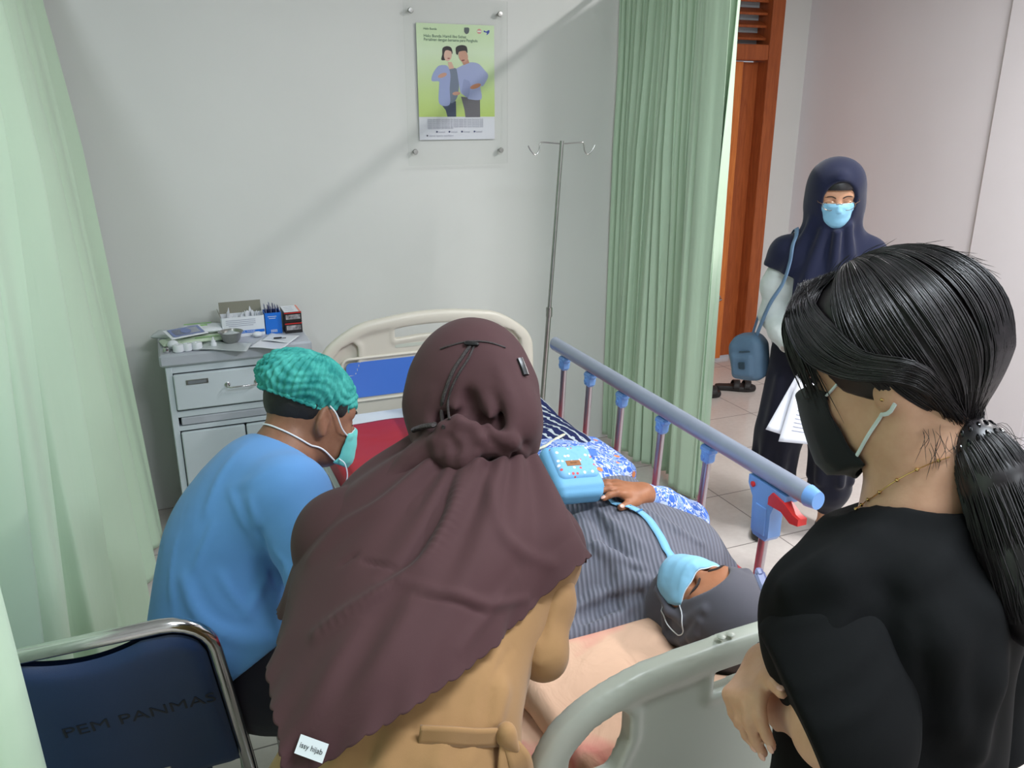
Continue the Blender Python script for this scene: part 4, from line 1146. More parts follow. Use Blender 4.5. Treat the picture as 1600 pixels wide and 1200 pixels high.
def fcrease(f, pts, wd, amp, d0=0.6):
    """a fold (amp > 0) or valley (amp < 0) along a line drawn on the surface"""
    q = [hit(f, x, y, d0, 0.0) for (x, y) in pts]; q = [x for x in q if x is not None]
    if len(q) < 2: return
    c = catmull(np.array(q), max(8, 5 * len(q))); n_ = len(c); lo, hi = c.min(0) - 3 * wd, c.max(0) + 3 * wd
    prof = np.sin(PI * np.linspace(0.08, 0.92, n_)) ** 0.6
    def g(P):
        o = np.zeros(len(P)); m = ((P > lo) & (P < hi)).all(1)
        if m.any():
            D = np.linalg.norm(P[m][:, None, :] - c[None], axis=2); k = D.argmin(1)
            o[m] = -amp * prof[k] * np.exp(-(D[np.arange(len(k)), k] / wd) ** 2)
        return o
    f.disp.append(g)
def push(f, P, off, it=6, inside_only=False):
    """move points along the field gradient until they lie off above the surface"""
    P = np.array(P, float); sh = P.shape; P = P.reshape(-1, 3); e = 0.002
    for _ in range(it):
        v = f.ev(P, f.p)
        g = np.stack([f.ev(P + np.eye(3)[a] * e, f.p) - f.ev(P - np.eye(3)[a] * e, f.p) for a in range(3)], 1)
        g /= np.linalg.norm(g, axis=1, keepdims=True) + 1e-9
        s_ = (off - v)
        if inside_only: s_ = np.maximum(s_, 0)
        P = P + g * s_[:, None] * 0.9
    return P.reshape(sh)
def relax(G, it=2):
    for _ in range(it):
        H = G.copy()
        H[1:-1, 1:-1] = (G[1:-1, 1:-1] * 4 + G[:-2, 1:-1] + G[2:, 1:-1] + G[1:-1, :-2] + G[1:-1, 2:]) / 8
        G = H
    return G
def mesh_field(name, f, h, mat, parent):
    V, Fq = f.mesh(h); return fobj(name, V, Fq, mat, parent)
m_loop = plain('white_elastic', rgb(232, 234, 236), 0.7)
def mask_mesh(name, H, mat, parent, w=0.086, h0=-0.008, h1=-0.112, y0=0.104, pleats=3, flare=0.0, off=0.004, wrap=0.062, nu=40, nv=36, body=None, trim=None):
    """pleated face mask in head space: u across, v down"""
    G = np.zeros((nu, nv, 3))
    for i in range(nu):
        u = i / (nu - 1) * 2 - 1
        for j in range(nv):
            v = j / (nv - 1)
            z = h0 + (h1 - h0) * v
            e = abs(u)
            bulge = 1 - 0.35 * (2 * v - 1) ** 2
            z2 = z * (1 - 0.22 * e ** 2) + (-0.05) * 0.22 * e ** 2 + (0.010 * (1 - e) ** 2 if v < 0.12 else 0)
            y = y0 * (1 - 0.50 * e ** 2.0) * (0.90 + 0.10 * bulge) - 0.012 * (v > 0.8) * (v - 0.8) * 5
            x = u * w * (0.80 + 0.12 * math.sin(PI * v))
            y += 0.0016 * (abs(((v * pleats * 1.0) % 1) - 0.5) * 2) * (1 - e * 0.3)
            G[i, j] = H.P((x, y, z2))
    if body is not None:
        G = push(body, G, off, 8, True)
        G = relax(G, 1)
        H_ = push(body, G, 0.0025, 6, False)
        for rI in (0, -1):
            for _ in range(14):
                q_ = H_[:, rI].copy(); q_[1:-1] = (H_[:-2, rI] + H_[1:-1, rI] * 2 + H_[2:, rI]) / 4; H_[:, rI] = q_
        H_[:, 1] = H_[:, 0] * .6 + H_[:, 1] * .4; H_[:, 2] = H_[:, 0] * .3 + H_[:, 2] * .7
        w_ = np.zeros((nu, nv)); w_[:, 0] = 1; w_[:, 1] = 0.75; w_[:, 2] = 0.45; w_[:, 3] = 0.2; w_[:, -1] = 0.8; w_[:, -2] = 0.5
        uu = np.abs(np.linspace(-1, 1, nu)); w_ = np.maximum(w_, np.clip((uu - 0.75) / 0.25, 0, 1)[:, None] * 0.8)
        G = G + (H_ - G) * w_[:, :, None]
    o = MB().grid(G).build(name, mat, parent, angle=None); solid(o, 0.0014, 0)
    if trim is not None:
        for row in (G[:, 0], G[:, -1]):
            MB().tube(row[::2], 0.0012, 6).build('mask_edge', trim, o)
    return o, G
def ear_loops(H, G, parent, mat=None, r=0.0013, sides=(1, -1), body=None):
    mat = mat or m_loop
    for sx in sides:
        e = G[-1] if sx > 0 else G[0]
        a, b = e[1], e[-2]
        ear_t = H.P((sx * 0.086, -0.020, 0.022)); ear_b = H.P((sx * 0.082, -0.024, -0.034)); ear_m = H.P((sx * 0.094, -0.034, -0.006))
        q = catmull([a, a * 0.45 + ear_t * 0.55 + H.D((sx * 0.006, 0, 0)), ear_t, ear_m, ear_b, b * 0.45 + ear_b * 0.55 + H.D((sx * 0.006, 0, 0)), b], 50)
        if body is not None: q = push(body, q, 0.0015, 5, True)
        MB().tube(q, r, 7).build('ear_loop', mat, parent)
m_maskblue = cloth('surgical_blue', rgb(140, 196, 226), 0.8, 0.15, 18, 900, 0.1)
m_maskgreen = cloth('surgical_green', rgb(104, 196, 190), 0.8, 0.15, 18, 900, 0.1)
m_maskblack = cloth('black_mask_fabric', rgb(26, 28, 31), 0.75, 0.12, 12, 900, 0.1)
m_maskedge = plain('pale_mask_edge', rgb(216, 228, 236), 0.7)
# ================================================================ WOMAN IN THE BROWN HEADSCARF, leaning over the bed
m_brown = cloth('brown_chiffon', rgb(70, 45, 47), 0.8, 0.16, 5, 900, 0.10, sheen=0.04, amt=0.05)
m_tan = cloth('camel_cotton', rgb(156, 120, 80), 0.85, 0.30, 7, 800, 0.18, amt=0.06)
br = empty('person', (0.2, 0.85, 0), 'woman seen from behind in a brown scallop-edged headscarf and camel tunic, leaning on the bed', 'person')
bH = at(737, 622, 1.43)
bMh = frame(CR * 0.12 + np.array([0.36, 0.86, 0]) * 0.9 + np.array([0, 0, -0.55]), (0, 0, 1))
bb_ = Field(); BHd = Head(bb_, bH, bMh, 1.0)
S0 = at(705, 850, 1.30); W0 = at(635, 1130, 1.15); Hh = at(603, 1275, 1.13)
shL = at(545, 850, 1.30); shR = at(832, 862, 1.32)
elR = at(846, 1022, 1.22); wrR = elR + np.array([-0.10, 0.20, 0.03]); elL = at(520, 1010, 1.42); wrL = elL + np.array([0.22, 0.16, -0.1])
def torso(f, infl=0.0, k=0.06):
    f.fr(np.eye(3), (0, 0, 0))
    ax = S0 - W0; L = np.linalg.norm(ax); up = ax / L
    M = frame(np.cross(up, shR - shL) * 1.0, up); 
    f.ell(S0 - up * 0.05, (0.15 + infl, 0.092 + infl, 0.15 + infl), M, k)
    f.ell((S0 + W0) / 2, (0.118 + infl, 0.095 + infl, 0.17 + infl), M, k)
    f.ell(W0, (0.128 + infl, 0.10 + infl, 0.13 + infl), M, k)
    f.ell(Hh - np.array([0, 0, 0.04]), (0.172 + infl, 0.135 + infl, 0.16 + infl), None, k)
    f.cap(shL, shR, 0.055 + infl, None, k)
def legs(f, infl=0.0):
    for s_ in (-1, 1):
        hp = Hh + np.array([s_ * 0.085, -0.01 * s_, -0.14]); kn = np.array([hp[0] + 0.01, hp[1] + 0.015, 0.47]); an = np.array([hp[0], hp[1] - 0.01, 0.09])
        f.chain([(*hp, 0.085 + infl), (*kn, 0.058 + infl), (*an, 0.04 + infl)], 0.03)
        f.cap(an - (0, 0, 0.045), an + (0.02, 0.13, -0.055), 0.036, 0.028, 0.03)
torso(bb_)
bb_.chain([(*(bH - np.array([0, 0.01, 0.06])), 0.052), (*(S0 + np.array([0, 0.03, 0.07])), 0.06)], 0.04)
bb_.chain([(*shR, 0.045), (*elR, 0.030), (*wrR, 0.026)], 0.03); bb_.chain([(*shL, 0.05), (*elL, 0.038), (*wrL, 0.026)], 0.03)
legs(bb_)
add_hand(bb_, wrR, (0.75, 0.6, -0.15), (0, 0, 1), True, ((15, 25, 20),) * 4)
add_hand(bb_, wrL, (0.75, 0.6, -0.15), (0, 0, 1), False, ((15, 25, 20),) * 4)
mesh_field('body', bb_, 0.006, m_skinC, br)
# tunic
tu = Field(); torso(tu, 0.022)
ts_ = Field(); ts_.chain([(*shR, 0.062), (*at(850, 940, 1.27), 0.042), (*elR, 0.033), (*(elR * .35 + wrR * .65), 0.034)], 0.03)

tu.chain([(*shL, 0.072), (*elL, 0.058), (*(elL * .35 + wrL * .65), 0.048)], 0.035)
sk = np.array([Hh[0], Hh[1], 0.55])
tu.chain([(*(Hh - (0, 0, 0.05)), 0.165), (*sk, 0.19)], 0.06)
tu.clips.append(half((0, 0, 0.50), (0, 0, -1)))
fcrease(tu, [(690, 1010), (640, 1070), (560, 1140)], 0.012, 0.006); fcrease(tu, [(775, 1020), (745, 1080), (735, 1140)], 0.008, 0.005); fcrease(tu, [(800, 1010), (770, 1060), (760, 1130)], 0.005, -0.004)
fcrease(tu, [(690, 1060), (690, 1110), (686, 1145)], 0.004, -0.003); fcrease(tu, [(740, 1170), (720, 1199)], 0.008, 0.005); fcrease(tu, [(660, 1165), (640, 1199)], 0.008, 0.005); fcrease(tu, [(430, 1110), (412, 1150), (405, 1199)], 0.01, 0.006); fcrease(tu, [(590, 1165), (570, 1199)], 0.006, -0.004)
for (pts, r0, kk, op) in (([(700, 985), (650, 1040), (560, 1120)], 0.008, 0.03, 0), 
                      ([(690, 1165), (680, 1195)], 0.006, 0.02, 0), ([(620, 1150), (600, 1198)], 0.007, 0.025, 0), ([(540, 1175), (520, 1198)], 0.007, 0.025, 0), ([(780, 1080), (770, 1130)], 0.006, 0.02, 0), ([(420, 1120), (412, 1198)], 0.007, 0.025, 0)):
    q = [hit(tu, x, y, 0.6, 0.0) for (x, y) in pts]; q = [x for x in q if x is not None]
    if len(q) > 1: tu.chain([(*(x + CF * (0.003 if op == 0 else -0.001)), r0) for x in q], kk, op)
tu.disp.append(waves(21, 13, 0.006, (1, 1, 0.45))); tu.disp.append(waves(22, 34, 0.0022))
wst = W0 + np.array([0.02, -0.02, -0.06])
V, Fq = tu.mesh(0.0065); fobj('tunic', V, Fq, m_tan, br)
fcrease(ts_, [(870, 920), (864, 960), (850, 1010)], 0.007, 0.005); fcrease(ts_, [(828, 960), (836, 1000), (846, 1030)], 0.006, 0.005); fcrease(ts_, [(845, 950), (852, 985), (846, 1015)], 0.005, -0.004); fcrease(ts_, [(815, 1010), (835, 1035), (860, 1035)], 0.005, 0.004)
ts_.disp.append(waves(23, 16, 0.004, (1, 1, 0.6))); ts_.disp.append(waves(24, 40, 0.0014)); mesh_field('sleeve', ts_, 0.006, m_tan, br)
# trousers and shoes
tr = Field(); legs(tr, 0.03); tr.clips.append(half((0, 0, 0.10), (0, 0, -1))); tr.clips.append(half((0, 0, 0.8), (0, 0, 1)))
mesh_field('trousers', tr, 0.012, m_tan, br)
for s_ in (-1, 1):
    an = np.array([Hh[0] + s_ * 0.085, Hh[1] - 0.01 * s_ - 0.01, 0.09])
    f_ = Field().cap(an - (0, 0.01, 0.06), an + (0.02, 0.14, -0.065), 0.043, 0.036, 0.03).ell(an + (0.01, 0.07, -0.06), (0.045, 0.10, 0.04)); f_.clips.append(half((0, 0, 0.002), (0, 0, -1))); f_.clips.append(half((0, 0, 0.075), (0, 0, 1)))
    mesh_field('shoe', f_, 0.008, m_black, br)
# belt with a tied end at the right
def ribbon(name, pts, wdt, mat, parent, thick=0.003, nrm=None, n=40, body=None, off=0.002, cols=5):
    c = catmull(np.array(pts, float), n); tg = np.gradient(c, axis=0); tg /= np.linalg.norm(tg, axis=1, keepdims=True)
    wv = catmull(np.array(nrm, float), n) if nrm is not None and np.ndim(nrm) > 1 else np.tile(np.array(nrm if nrm is not None else (0, 0, 1), float), (n, 1))
    wv = wv - tg * (wv * tg).sum(1, keepdims=True); wv /= np.linalg.norm(wv, axis=1, keepdims=True) + 1e-9
    wd = np.asarray(wdt if hasattr(wdt, '__len__') else [wdt, wdt], float); wd = np.interp(np.linspace(0, 1, n), np.linspace(0, 1, len(wd)), wd)
    G = np.stack([c + wv * (wd * s_)[:, None] for s_ in np.linspace(-0.5, 0.5, cols)], 1)
    if body is not None: G = push(body, G, off, 6)
    o = MB().grid(G).build(name, mat, parent, angle=None); solid(o, thick, 0); return o
bpts = [hit(tu, x, y, 0.5, 0.006) for (x, y) in ((655, 1148), (700, 1150), (740, 1153), (775, 1152), (795, 1150))]
ribbon('belt', bpts, 0.026, m_tan, br, 0.004, (0.1, 0, 1))
kn = hit(tu, 790, 1150, 0.5, 0.012)
f_ = Field().ell(kn, (0.010, 0.009, 0.014), rotm(0, 20, 0)).cap(kn + (0, 0, 0.008), kn + (0.012, -0.006, -0.02), 0.007, 0.005); mesh_field('belt_knot', f_, 0.003, m_tan, br)
ribbon('belt_tail', [kn, kn + np.array([0.014, -0.012, -0.035]), kn + np.array([0.022, -0.006, -0.085])], (0.016, 0.034, 0.038), m_tan, br, 0.003, (1, 0.2, 0))
ribbon('belt_tail', [kn, kn + np.array([-0.006, -0.016, -0.04]), kn + np.array([0.0, -0.012, -0.10])], (0.014, 0.026, 0.03), m_tan, br, 0.003, (1, 0.2, 0))
# hood of the scarf
hd = Field(); up_h = bMh[:, 2]; fw_h = bMh[:, 1]; rt_h = bMh[:, 0]
hd.ell(bH + up_h * 0.018 - fw_h * 0.008, (0.098, 0.118, 0.112), bMh, 0.03)
hd.ell(at(738, 600, 1.385), (0.086, 0.07, 0.085), None, 0.05)
hd.chain([(*at(735, 640, 1.395), 0.079), (*at(737, 695, 1.375), 0.066), (*at(738, 730, 1.36), 0.058)], 0.05)
hd.ell(bH + fw_h * 0.03 - up_h * 0.05, (0.085, 0.085, 0.085), bMh, 0.04)
# gathered bunch and standing folds at the nape
for (pts, r0, kk) in (
                      ([(700, 694, 1.275), (668, 706, 1.28), (640, 728, 1.28), (600, 765, 1.262), (560, 815, 1.232)], 0.009, 0.026),
                      ([(815, 610, 1.38), (818, 660, 1.36), (824, 700, 1.345)], 0.010, 0.04),
                      ([(780, 580, 1.335), (799, 630, 1.325), (800, 665, 1.312), (786, 695, 1.28)], 0.011, 0.04),
                      ([(752, 600, 1.322), (766, 640, 1.312), (764, 680, 1.275)], 0.008, 0.03),
                      ([(676, 600, 1.37), (668, 640, 1.352), (664, 680, 1.325)], 0.009, 0.04),
                      ([(712, 610, 1.335), (716, 645, 1.32), (724, 680, 1.28)], 0.007, 0.03)):
    q = [at(*p) for p in pts]; n_ = len(q); hd.chain([(*(p + CF * 0.012 * (i / (n_ - 1)) ** 2), r0 * (0.35 + 0.85 * math.sin(PI * (i + 0.4) / (n_ + 0.2)))) for i, p in enumerate(q)], kk * 1.5)
for (pts, r0, kk) in (([(738, 625, 1.295), (744, 655, 1.280), (752, 680, 1.262)], 0.003, 0.035), ([(788, 630, 1.312), (784, 665, 1.290)], 0.003, 0.035), ([(702, 630, 1.332), (700, 670, 1.305)], 0.003, 0.035), ([(806, 700, 1.30), (800, 730, 1.275)], 0.007, 0.025)):
    q = [at(*p) for p in pts]; hd.chain([(*p, r0) for p in q], kk, 1)
gN = at(744, 690, 1.24)
def radiate(A, rr0, n_, ph, sharp=0.6):
    def g(P):
        q = P.reshape(-1, 3) - gN; x = q @ CR; y = q @ CU; r = np.hypot(x, y); th = np.arctan2(y, x)
        s_ = np.sin(n_ * th + 1.8 * np.sin(2 * th + ph) + 9 * r)
        s_ = np.sign(s_) * np.abs(s_) ** sharp
        return -A * s_ * np.minimum(1, r / 0.035) * np.exp(-(r / rr0) ** 2)
    return g
def hfold(pts, r0, off, kk, op=0):
    q = [hit(hd, x, y, 0.9, 0.0) for (x, y) in pts]; q = [x for x in q if x is not None]; n_ = len(q)
    hd.chain([(*(x + CF * off), r0 * (0.45 + 0.55 * math.sin(PI * (i + 0.5) / n_))) for i, x in enumerate(q)], kk, op)
hd.chain([(*at(716, 690, 1.275), 0.030), (*at(714, 712, 1.262), 0.026)], 0.03)
hfold([(684, 712), (682, 690), (694, 670), (716, 662), (738, 668), (747, 686), (742, 708), (728, 730)], 0.0085, 0.002, 0.010)
hfold([(752, 688), (756, 706), (750, 728)], 0.0065, 0.003, 0.012)
hfold([(755, 674), (778, 680), (800, 692), (818, 712)], 0.0075, 0.002, 0.014)
hfold([(766, 700), (786, 712), (802, 728)], 0.006, 0.003, 0.014)
hfold([(703, 684), (712, 700), (706, 722)], 0.004, 0.000, 0.012, 1)
hfold([(690, 652), (720, 646), (755, 658), (790, 672)], 0.004, 0.001, 0.016, 1)
fcrease(hd, [(778, 575), (796, 620), (800, 660), (790, 690)], 0.012, 0.006, 0.9)
fcrease(hd, [(742, 600), (760, 640), (766, 672)], 0.010, 0.004, 0.9)
fcrease(hd, [(720, 590), (712, 630), (716, 655)], 0.010, 0.004, 0.9)
fcrease(hd, [(676, 610), (668, 650), (668, 690)], 0.010, 0.005, 0.9)
fcrease(hd, [(770, 612), (781, 645), (778, 672)], 0.008, -0.005, 0.9)
fcrease(hd, [(728, 615), (734, 640), (738, 655)], 0.008, -0.005, 0.9)
hd.disp.append(waves(31, 20, 0.0025)); hd.disp.append(waves(32, 48, 0.0008))
V, Fq = hd.mesh(0.0042); fobj('headscarf_hood', V, Fq, m_brown, br)
# cape of the scarf: columns fan from the nape to the scalloped hem
cols = [
 [(662, 690, 1.42), (590, 770, 1.43), (520, 860, 1.42), (468, 962, 1.36)],
 [(648, 680, 1.38), (555, 745, 1.36), (478, 850, 1.33), (436, 950, 1.28)],
 [(650, 686, 1.34), (540, 770, 1.28), (470, 890, 1.22), (450, 978, 1.20)],
 [(662, 700, 1.30), (560, 800, 1.215), (478, 940, 1.125), (420, 1045, 1.07)],
 [(682, 712, 1.275), (590, 840, 1.16), (508, 1025, 1.03), (438, 1135, 0.985)],
 [(706, 722, 1.265), (632, 870, 1.135), (545, 1065, 1.0), (458, 1208, 0.96)],
 [(736, 724, 1.255), (680, 870, 1.125), (612, 1022, 1.01), (572, 1148, 0.965)],
 [(766, 720, 1.265), (730, 865, 1.13), (690, 985, 1.05), (672, 1082, 1.01)],
 [(792, 716, 1.285), (780, 850, 1.155), (772, 935, 1.12), (765, 1012, 1.09)],
 [(812, 708, 1.32), (832, 815, 1.22), (835, 885, 1.19), (822, 952, 1.17)],
 [(828, 704, 1.36), (878, 790, 1.28), (900, 840, 1.255), (914, 872, 1.24)],
 [(826, 708, 1.42), (858, 800, 1.40), (880, 850, 1.38), (900, 880, 1.36)]]
C3 = np.array([[at(*p) for p in c] for c in cols]); nu, nv = 300, 120
G = patch(C3, nu, nv)
G = relax(G, 6)
N = normals(G)
if np.mean(N[150, 60] @ (CC - G[150, 60])) < 0: N = -N
u = np.linspace(0, 1, nu)[:, None]; v = np.linspace(0, 1, nv)[None, :]
fold = 0.0040 * np.sin(2 * PI * (4.2 * u + 0.35 * v + 0.2)) * (0.35 + 0.65 * v) * np.exp(-((u - 0.32) / 0.42) ** 2)
fold = fold + 0.0045 * np.sin(2 * PI * (9.0 * u + 0.8 * v)) * np.clip(1 - v * 1.6, 0, 1)
def ridge(u0, v0, u1, v1, wd, amp):
    pu, pv = (u - u0), (v - v0); du, dv = u1 - u0, v1 - v0; L = du * du + dv * dv
    t_ = np.clip((pu * du + pv * dv) / L, 0, 1); d = np.hypot((pu - t_ * du) * 1.0, (pv - t_ * dv) * 0.6)
    return amp * np.exp(-(d / wd) ** 2) * np.sin(PI * np.clip(t_ * 0.9 + 0.05, 0, 1)) ** 0.5
hemw = 0.0028 * np.sin(2 * PI * 15 * u + 1) * np.clip((v - 0.72) / 0.28, 0, 1) ** 1.3
G = G + N * (fold + hemw + 0.003)[:, :, None]
def crease(pts, wd, amp):
    dd = (G - CC); dd = dd / np.linalg.norm(dd, axis=2, keepdims=True); P_ = []
    for (x, y) in pts:
        s0 = at(x, y, 1) - CC; s0 = s0 / np.linalg.norm(s0); k_ = np.argmax(dd @ s0); P_.append(G.reshape(-1, 3)[k_])
    P_ = catmull(np.array(P_), 40); best_ = np.full(G.shape[:2], 9.0); par = np.zeros(G.shape[:2])
    for i, p in enumerate(P_):
        d_ = np.linalg.norm(G - p, axis=2); m_ = d_ < best_; best_[m_] = d_[m_]; par[m_] = i / 39
    return amp * np.exp(-(best_ / wd) ** 2) * np.clip(np.sin(PI * (0.08 + 0.84 * par)), 0, 1) ** 0.6
F2 = crease([(744, 700), (722, 745), (704, 803), (668, 873), (633, 908), (569, 943), (499, 990)], 0.013, 0.012)
F2 = F2 - crease([(724, 712), (700, 760), (680, 812), (645, 868), (600, 905)], 0.010, 0.007)
F2 = F2 + crease([(690, 715), (640, 752), (592, 791), (534, 826), (487, 873)], 0.014, 0.008)
F2 = F2 - crease([(534, 882), (558, 867)], 0.004, 0.004) - crease([(568, 876), (615, 886)], 0.004, 0.005)
F2 = F2 - crease([(650, 931), (700, 940), (755, 961)], 0.004, 0.004) + crease([(633, 915), (700, 926), (765, 945), (820, 935)], 0.008, 0.005)
F2 = F2 + crease([(760, 740), (775, 800), (800, 850), (860, 880)], 0.012, 0.006) + crease([(720, 1013), (760, 960), (802, 900)], 0.010, 0.004) + crease([(560, 985), (520, 1050), (480, 1150)], 0.016, 0.006)
F2 = F2 + crease([(640, 960), (590, 1040), (545, 1130)], 0.014, 0.004)
G = G + N * F2[:, :, None]
# scallops: move the hem along each column
sc = 0.0055 * (np.abs(np.sin(PI * 44 * np.linspace(0, 1, nu))) ** 0.7)
sc[:18] *= 0.5
dirv = G[:, -1] - G[:, -4]; dirv /= np.linalg.norm(dirv, axis=1, keepdims=True)
for j in range(nv - 8, nv): G[:, j] += dirv * (sc * ((j - nv + 9) / 8) ** 1.5)[:, None]
# keep it outside the tunic and nape
G = push(tu, G, 0.006, 5, True)
cape = MB().grid(G).build('headscarf_cape', m_brown, br, angle=None); solid(cape, 0.0016, 0)
HG = G
# stitched border line along the hem
# cords and toggles
m_cord = varied('speckled_black_cord', rgb(46, 38, 38), 0.6, 0.95, 420, 0.5, 500, 0.002)
def cordline(name, pts, r, f, off=0.001, n=60, wob=0.0007, mat=None, beads=60):
    q = [hit(f, x, y, 0.9, off) for (x, y) in pts]; q = catmull(np.array(q), n * 2)
    rr_ = [r * (1 + 0.28 * math.sin(i * PI * beads / (n))) for i in range(n * 2)]
    return MB().tube(q, rr_, 8).build(name, mat or m_cord, br)
cordline('crown_cord', [(688, 545), (700, 541), (722, 535), (740, 533), (765, 535), (790, 543)], 0.0016, hd)
cordline('back_cord', [(735, 540), (722, 558), (708, 580), (698, 605), (692, 625), (690, 645), (693, 668)], 0.0030, hd)
cordline('back_cord', [(741, 540), (732, 560), (718, 582), (706, 606), (700, 630), (702, 655)], 0.0020, hd)
p = hit(hd, 737, 537, 0.9, 0.003)
MB().box(p, (0.024, 0.010, 0.007), 0.003, rotm(0, 5, -20)).build('cord_toggle', plain('black_toggle', rgb(14, 14, 16), 0.3), br)
q = [hit(hd, *p_, 0.9, 0.004) for p_ in ((646, 672), (660, 667), (678, 664))]
MB().tube(catmull(np.array(q), 30), [0.0062 * (1 + .25 * math.sin(i * 2.1)) for i in range(30)], 10, flat=(1, 0.6)).build('beaded_neck_gather', m_cord, br)
q = [hit(hd, *p_, 0.9, 0.003) for p_ in ((812, 560), (817, 572), (822, 586))]
if all(x is not None for x in q): MB().tube(catmull(np.array(q), 16), 0.006, 8, flat=(1, 0.6)).build('side_strap', bpy.data.materials['black_toggle'], br)
q = [bH + rt_h * 0.094 + fw_h * 0.03 - up_h * 0.02, bH + rt_h * 0.100 + fw_h * 0.01 - up_h * 0.015, bH + rt_h * 0.094 + fw_h * 0.03 - up_h * 0.06]
MB().tube(catmull(np.array(q), 16), 0.0013, 6).build('mask_loop', m_loop, br)
# white sewn label
def along(G, i, j): return G[i, j]
c = hit(tu, 491, 1170, 0.5, 0.0)
best = np.unravel_index(np.argmin(np.linalg.norm(np.cross(G - CC, (at(491, 1170, 1) - CC) / np.linalg.norm(at(491, 1170, 1) - CC)), axis=2)), G.shape[:2])
c = G[best]; n_ = N[best]; ax = CR * 0.95 - CU * 0.30; ax -= n_ * (ax @ n_); ax /= np.linalg.norm(ax); ay = np.cross(n_, ax)
c = c + n_ * 0.008
lab = MB().box(c, (0.037, 0.021, 0.0008), 0.0, np.column_stack([ax, ay, n_])).build('sewn_label', m_paper, br, smooth=False)
text_mesh('label_lettering', 'issy hijab', 0.0085, plain('label_ink', rgb(60, 60, 66), 0.6), c + n_ * 0.0008, ax, ay, lab, 0.0001)
# ================================================================ MAN IN THE BLUE GOWN, seated
m_gown = cloth('light_blue_gown', rgb(96, 148, 206), 0.85, 0.5, 5, 900, 0.12, amt=0.04)
m_darkpants = cloth('dark_navy_trousers', rgb(34, 33, 46), 0.85, 0.3, 9)
man = empty('person', (0.05, 1.62, 0), 'seated man in a light blue gown, green bouffant cap and green mask, beside the bed', 'person')
mH = np.array([0.267, 1.799, 1.093])
mM = frame((0.914, 0.222, -0.339), (0.293, 0.216, 0.931))
mb_ = Field(); MH = Head(mb_, mH, mM, 1.0)
mS = at(405, 775, 1.80); mB = at(352, 880, 1.79); mW = at(352, 985, 1.77); mHip = np.array([0.06, 1.62, 0.635])
msR = at(452, 778, 1.68); msL = at(395, 745, 1.95)
meR = at(500, 900, 1.62); mwR = at(600, 880, 1.60); meL = msL + np.array([0.16, 0.0, -0.2]); mwL = meL + np.array([0.22, -0.03, 0.03])
def mtorso(f, i=0.0, k=0.06):
    f.fr(np.eye(3), (0, 0, 0))
    ax = mS - mW; up = ax / np.linalg.norm(ax); M = frame(CR * 0.9 + CF * 0.3, up)
    f.ell(mS - up * 0.03, (0.14 + i, 0.10 + i, 0.13 + i), M, k)
    f.ell(mB, (0.135 + i, 0.115 + i, 0.16 + i), M, k)
    f.ell(mW, (0.14 + i, 0.125 + i, 0.14 + i), M, k)
    f.ell(mHip, (0.15 + i, 0.15 + i, 0.13 + i), None, k)
    f.cap(msR, msL, 0.05 + i, None, k)
def mlegs(f, i=0.0):
    for (hx, kx) in (((0.10, -0.07), (0.41, -0.12)), ((0.10, 0.09), (0.36, 0.12))):
        h = mHip + np.array([hx[0] - .04, hx[1], -0.048]); kn = np.array([mHip[0] + kx[0] - 0.14, mHip[1] + kx[1], 0.50]); an = np.array([kn[0] - 0.06, kn[1], 0.09])
        f.chain([(*h, 0.078 + i), (*kn, 0.056 + i), (*an, 0.038 + i)], 0.03)
        f.cap(an - (0.02, 0, 0.045), an + (0.13, 0.0, -0.055), 0.036, 0.028, 0.03)
mtorso(mb_)
nk = at(438, 712, 1.82)
mb_.chain([(*MH.P((0, -0.035, -0.035)), 0.058), (*nk, 0.06), (*(mS + np.array([-0.01, 0, 0.03])), 0.062)], 0.03)
mb_.chain([(*msR, 0.05), (*meR, 0.038), (*mwR, 0.026)], 0.03); mb_.chain([(*msL, 0.05), (*meL, 0.038), (*mwL, 0.026)], 0.03)
mlegs(mb_)
add_hand(mb_, mwR, (1, 0.1, -0.1), (0, 0, 1), True, ((20, 30, 20),) * 4); add_hand(mb_, mwL, (1, -0.1, -0.1), (0, 0, 1), False, ((20, 30, 20),) * 4)
mesh_field('body', mb_, 0.0055, m_skinC, man)
# short black hair
hr = Field(); hr.ell(MH.P((0, -0.022, 0.030)), (0.0805, 0.0955, 0.090), mM)
hr.clips.append(half(MH.P((0, 0.035, 0.0)), MH.D((0, 0.9, -0.45)))); hr.clips.append(half(MH.P((0, -0.03, -0.028)), MH.D((0, -0.15, -1))))
hr.disp.append(waves(61, 260, 0.0006))
V, Fq = hr.mesh(0.004); fobj('hair', V, Fq, varied('short_black_hair', rgb(26, 22, 22), 0.6, 0.3, 120, 0.5, 900, 0.001), man)
for sx in (-1, 1):
  hr2 = Field(); hr2.ell(MH.P((sx * 0.0715, 0.030, 0.022)), (0.006, 0.016, 0.022), mM)
  mesh_field('sideburn_hair', hr2, 0.0035, bpy.data.materials['short_black_hair'], man)
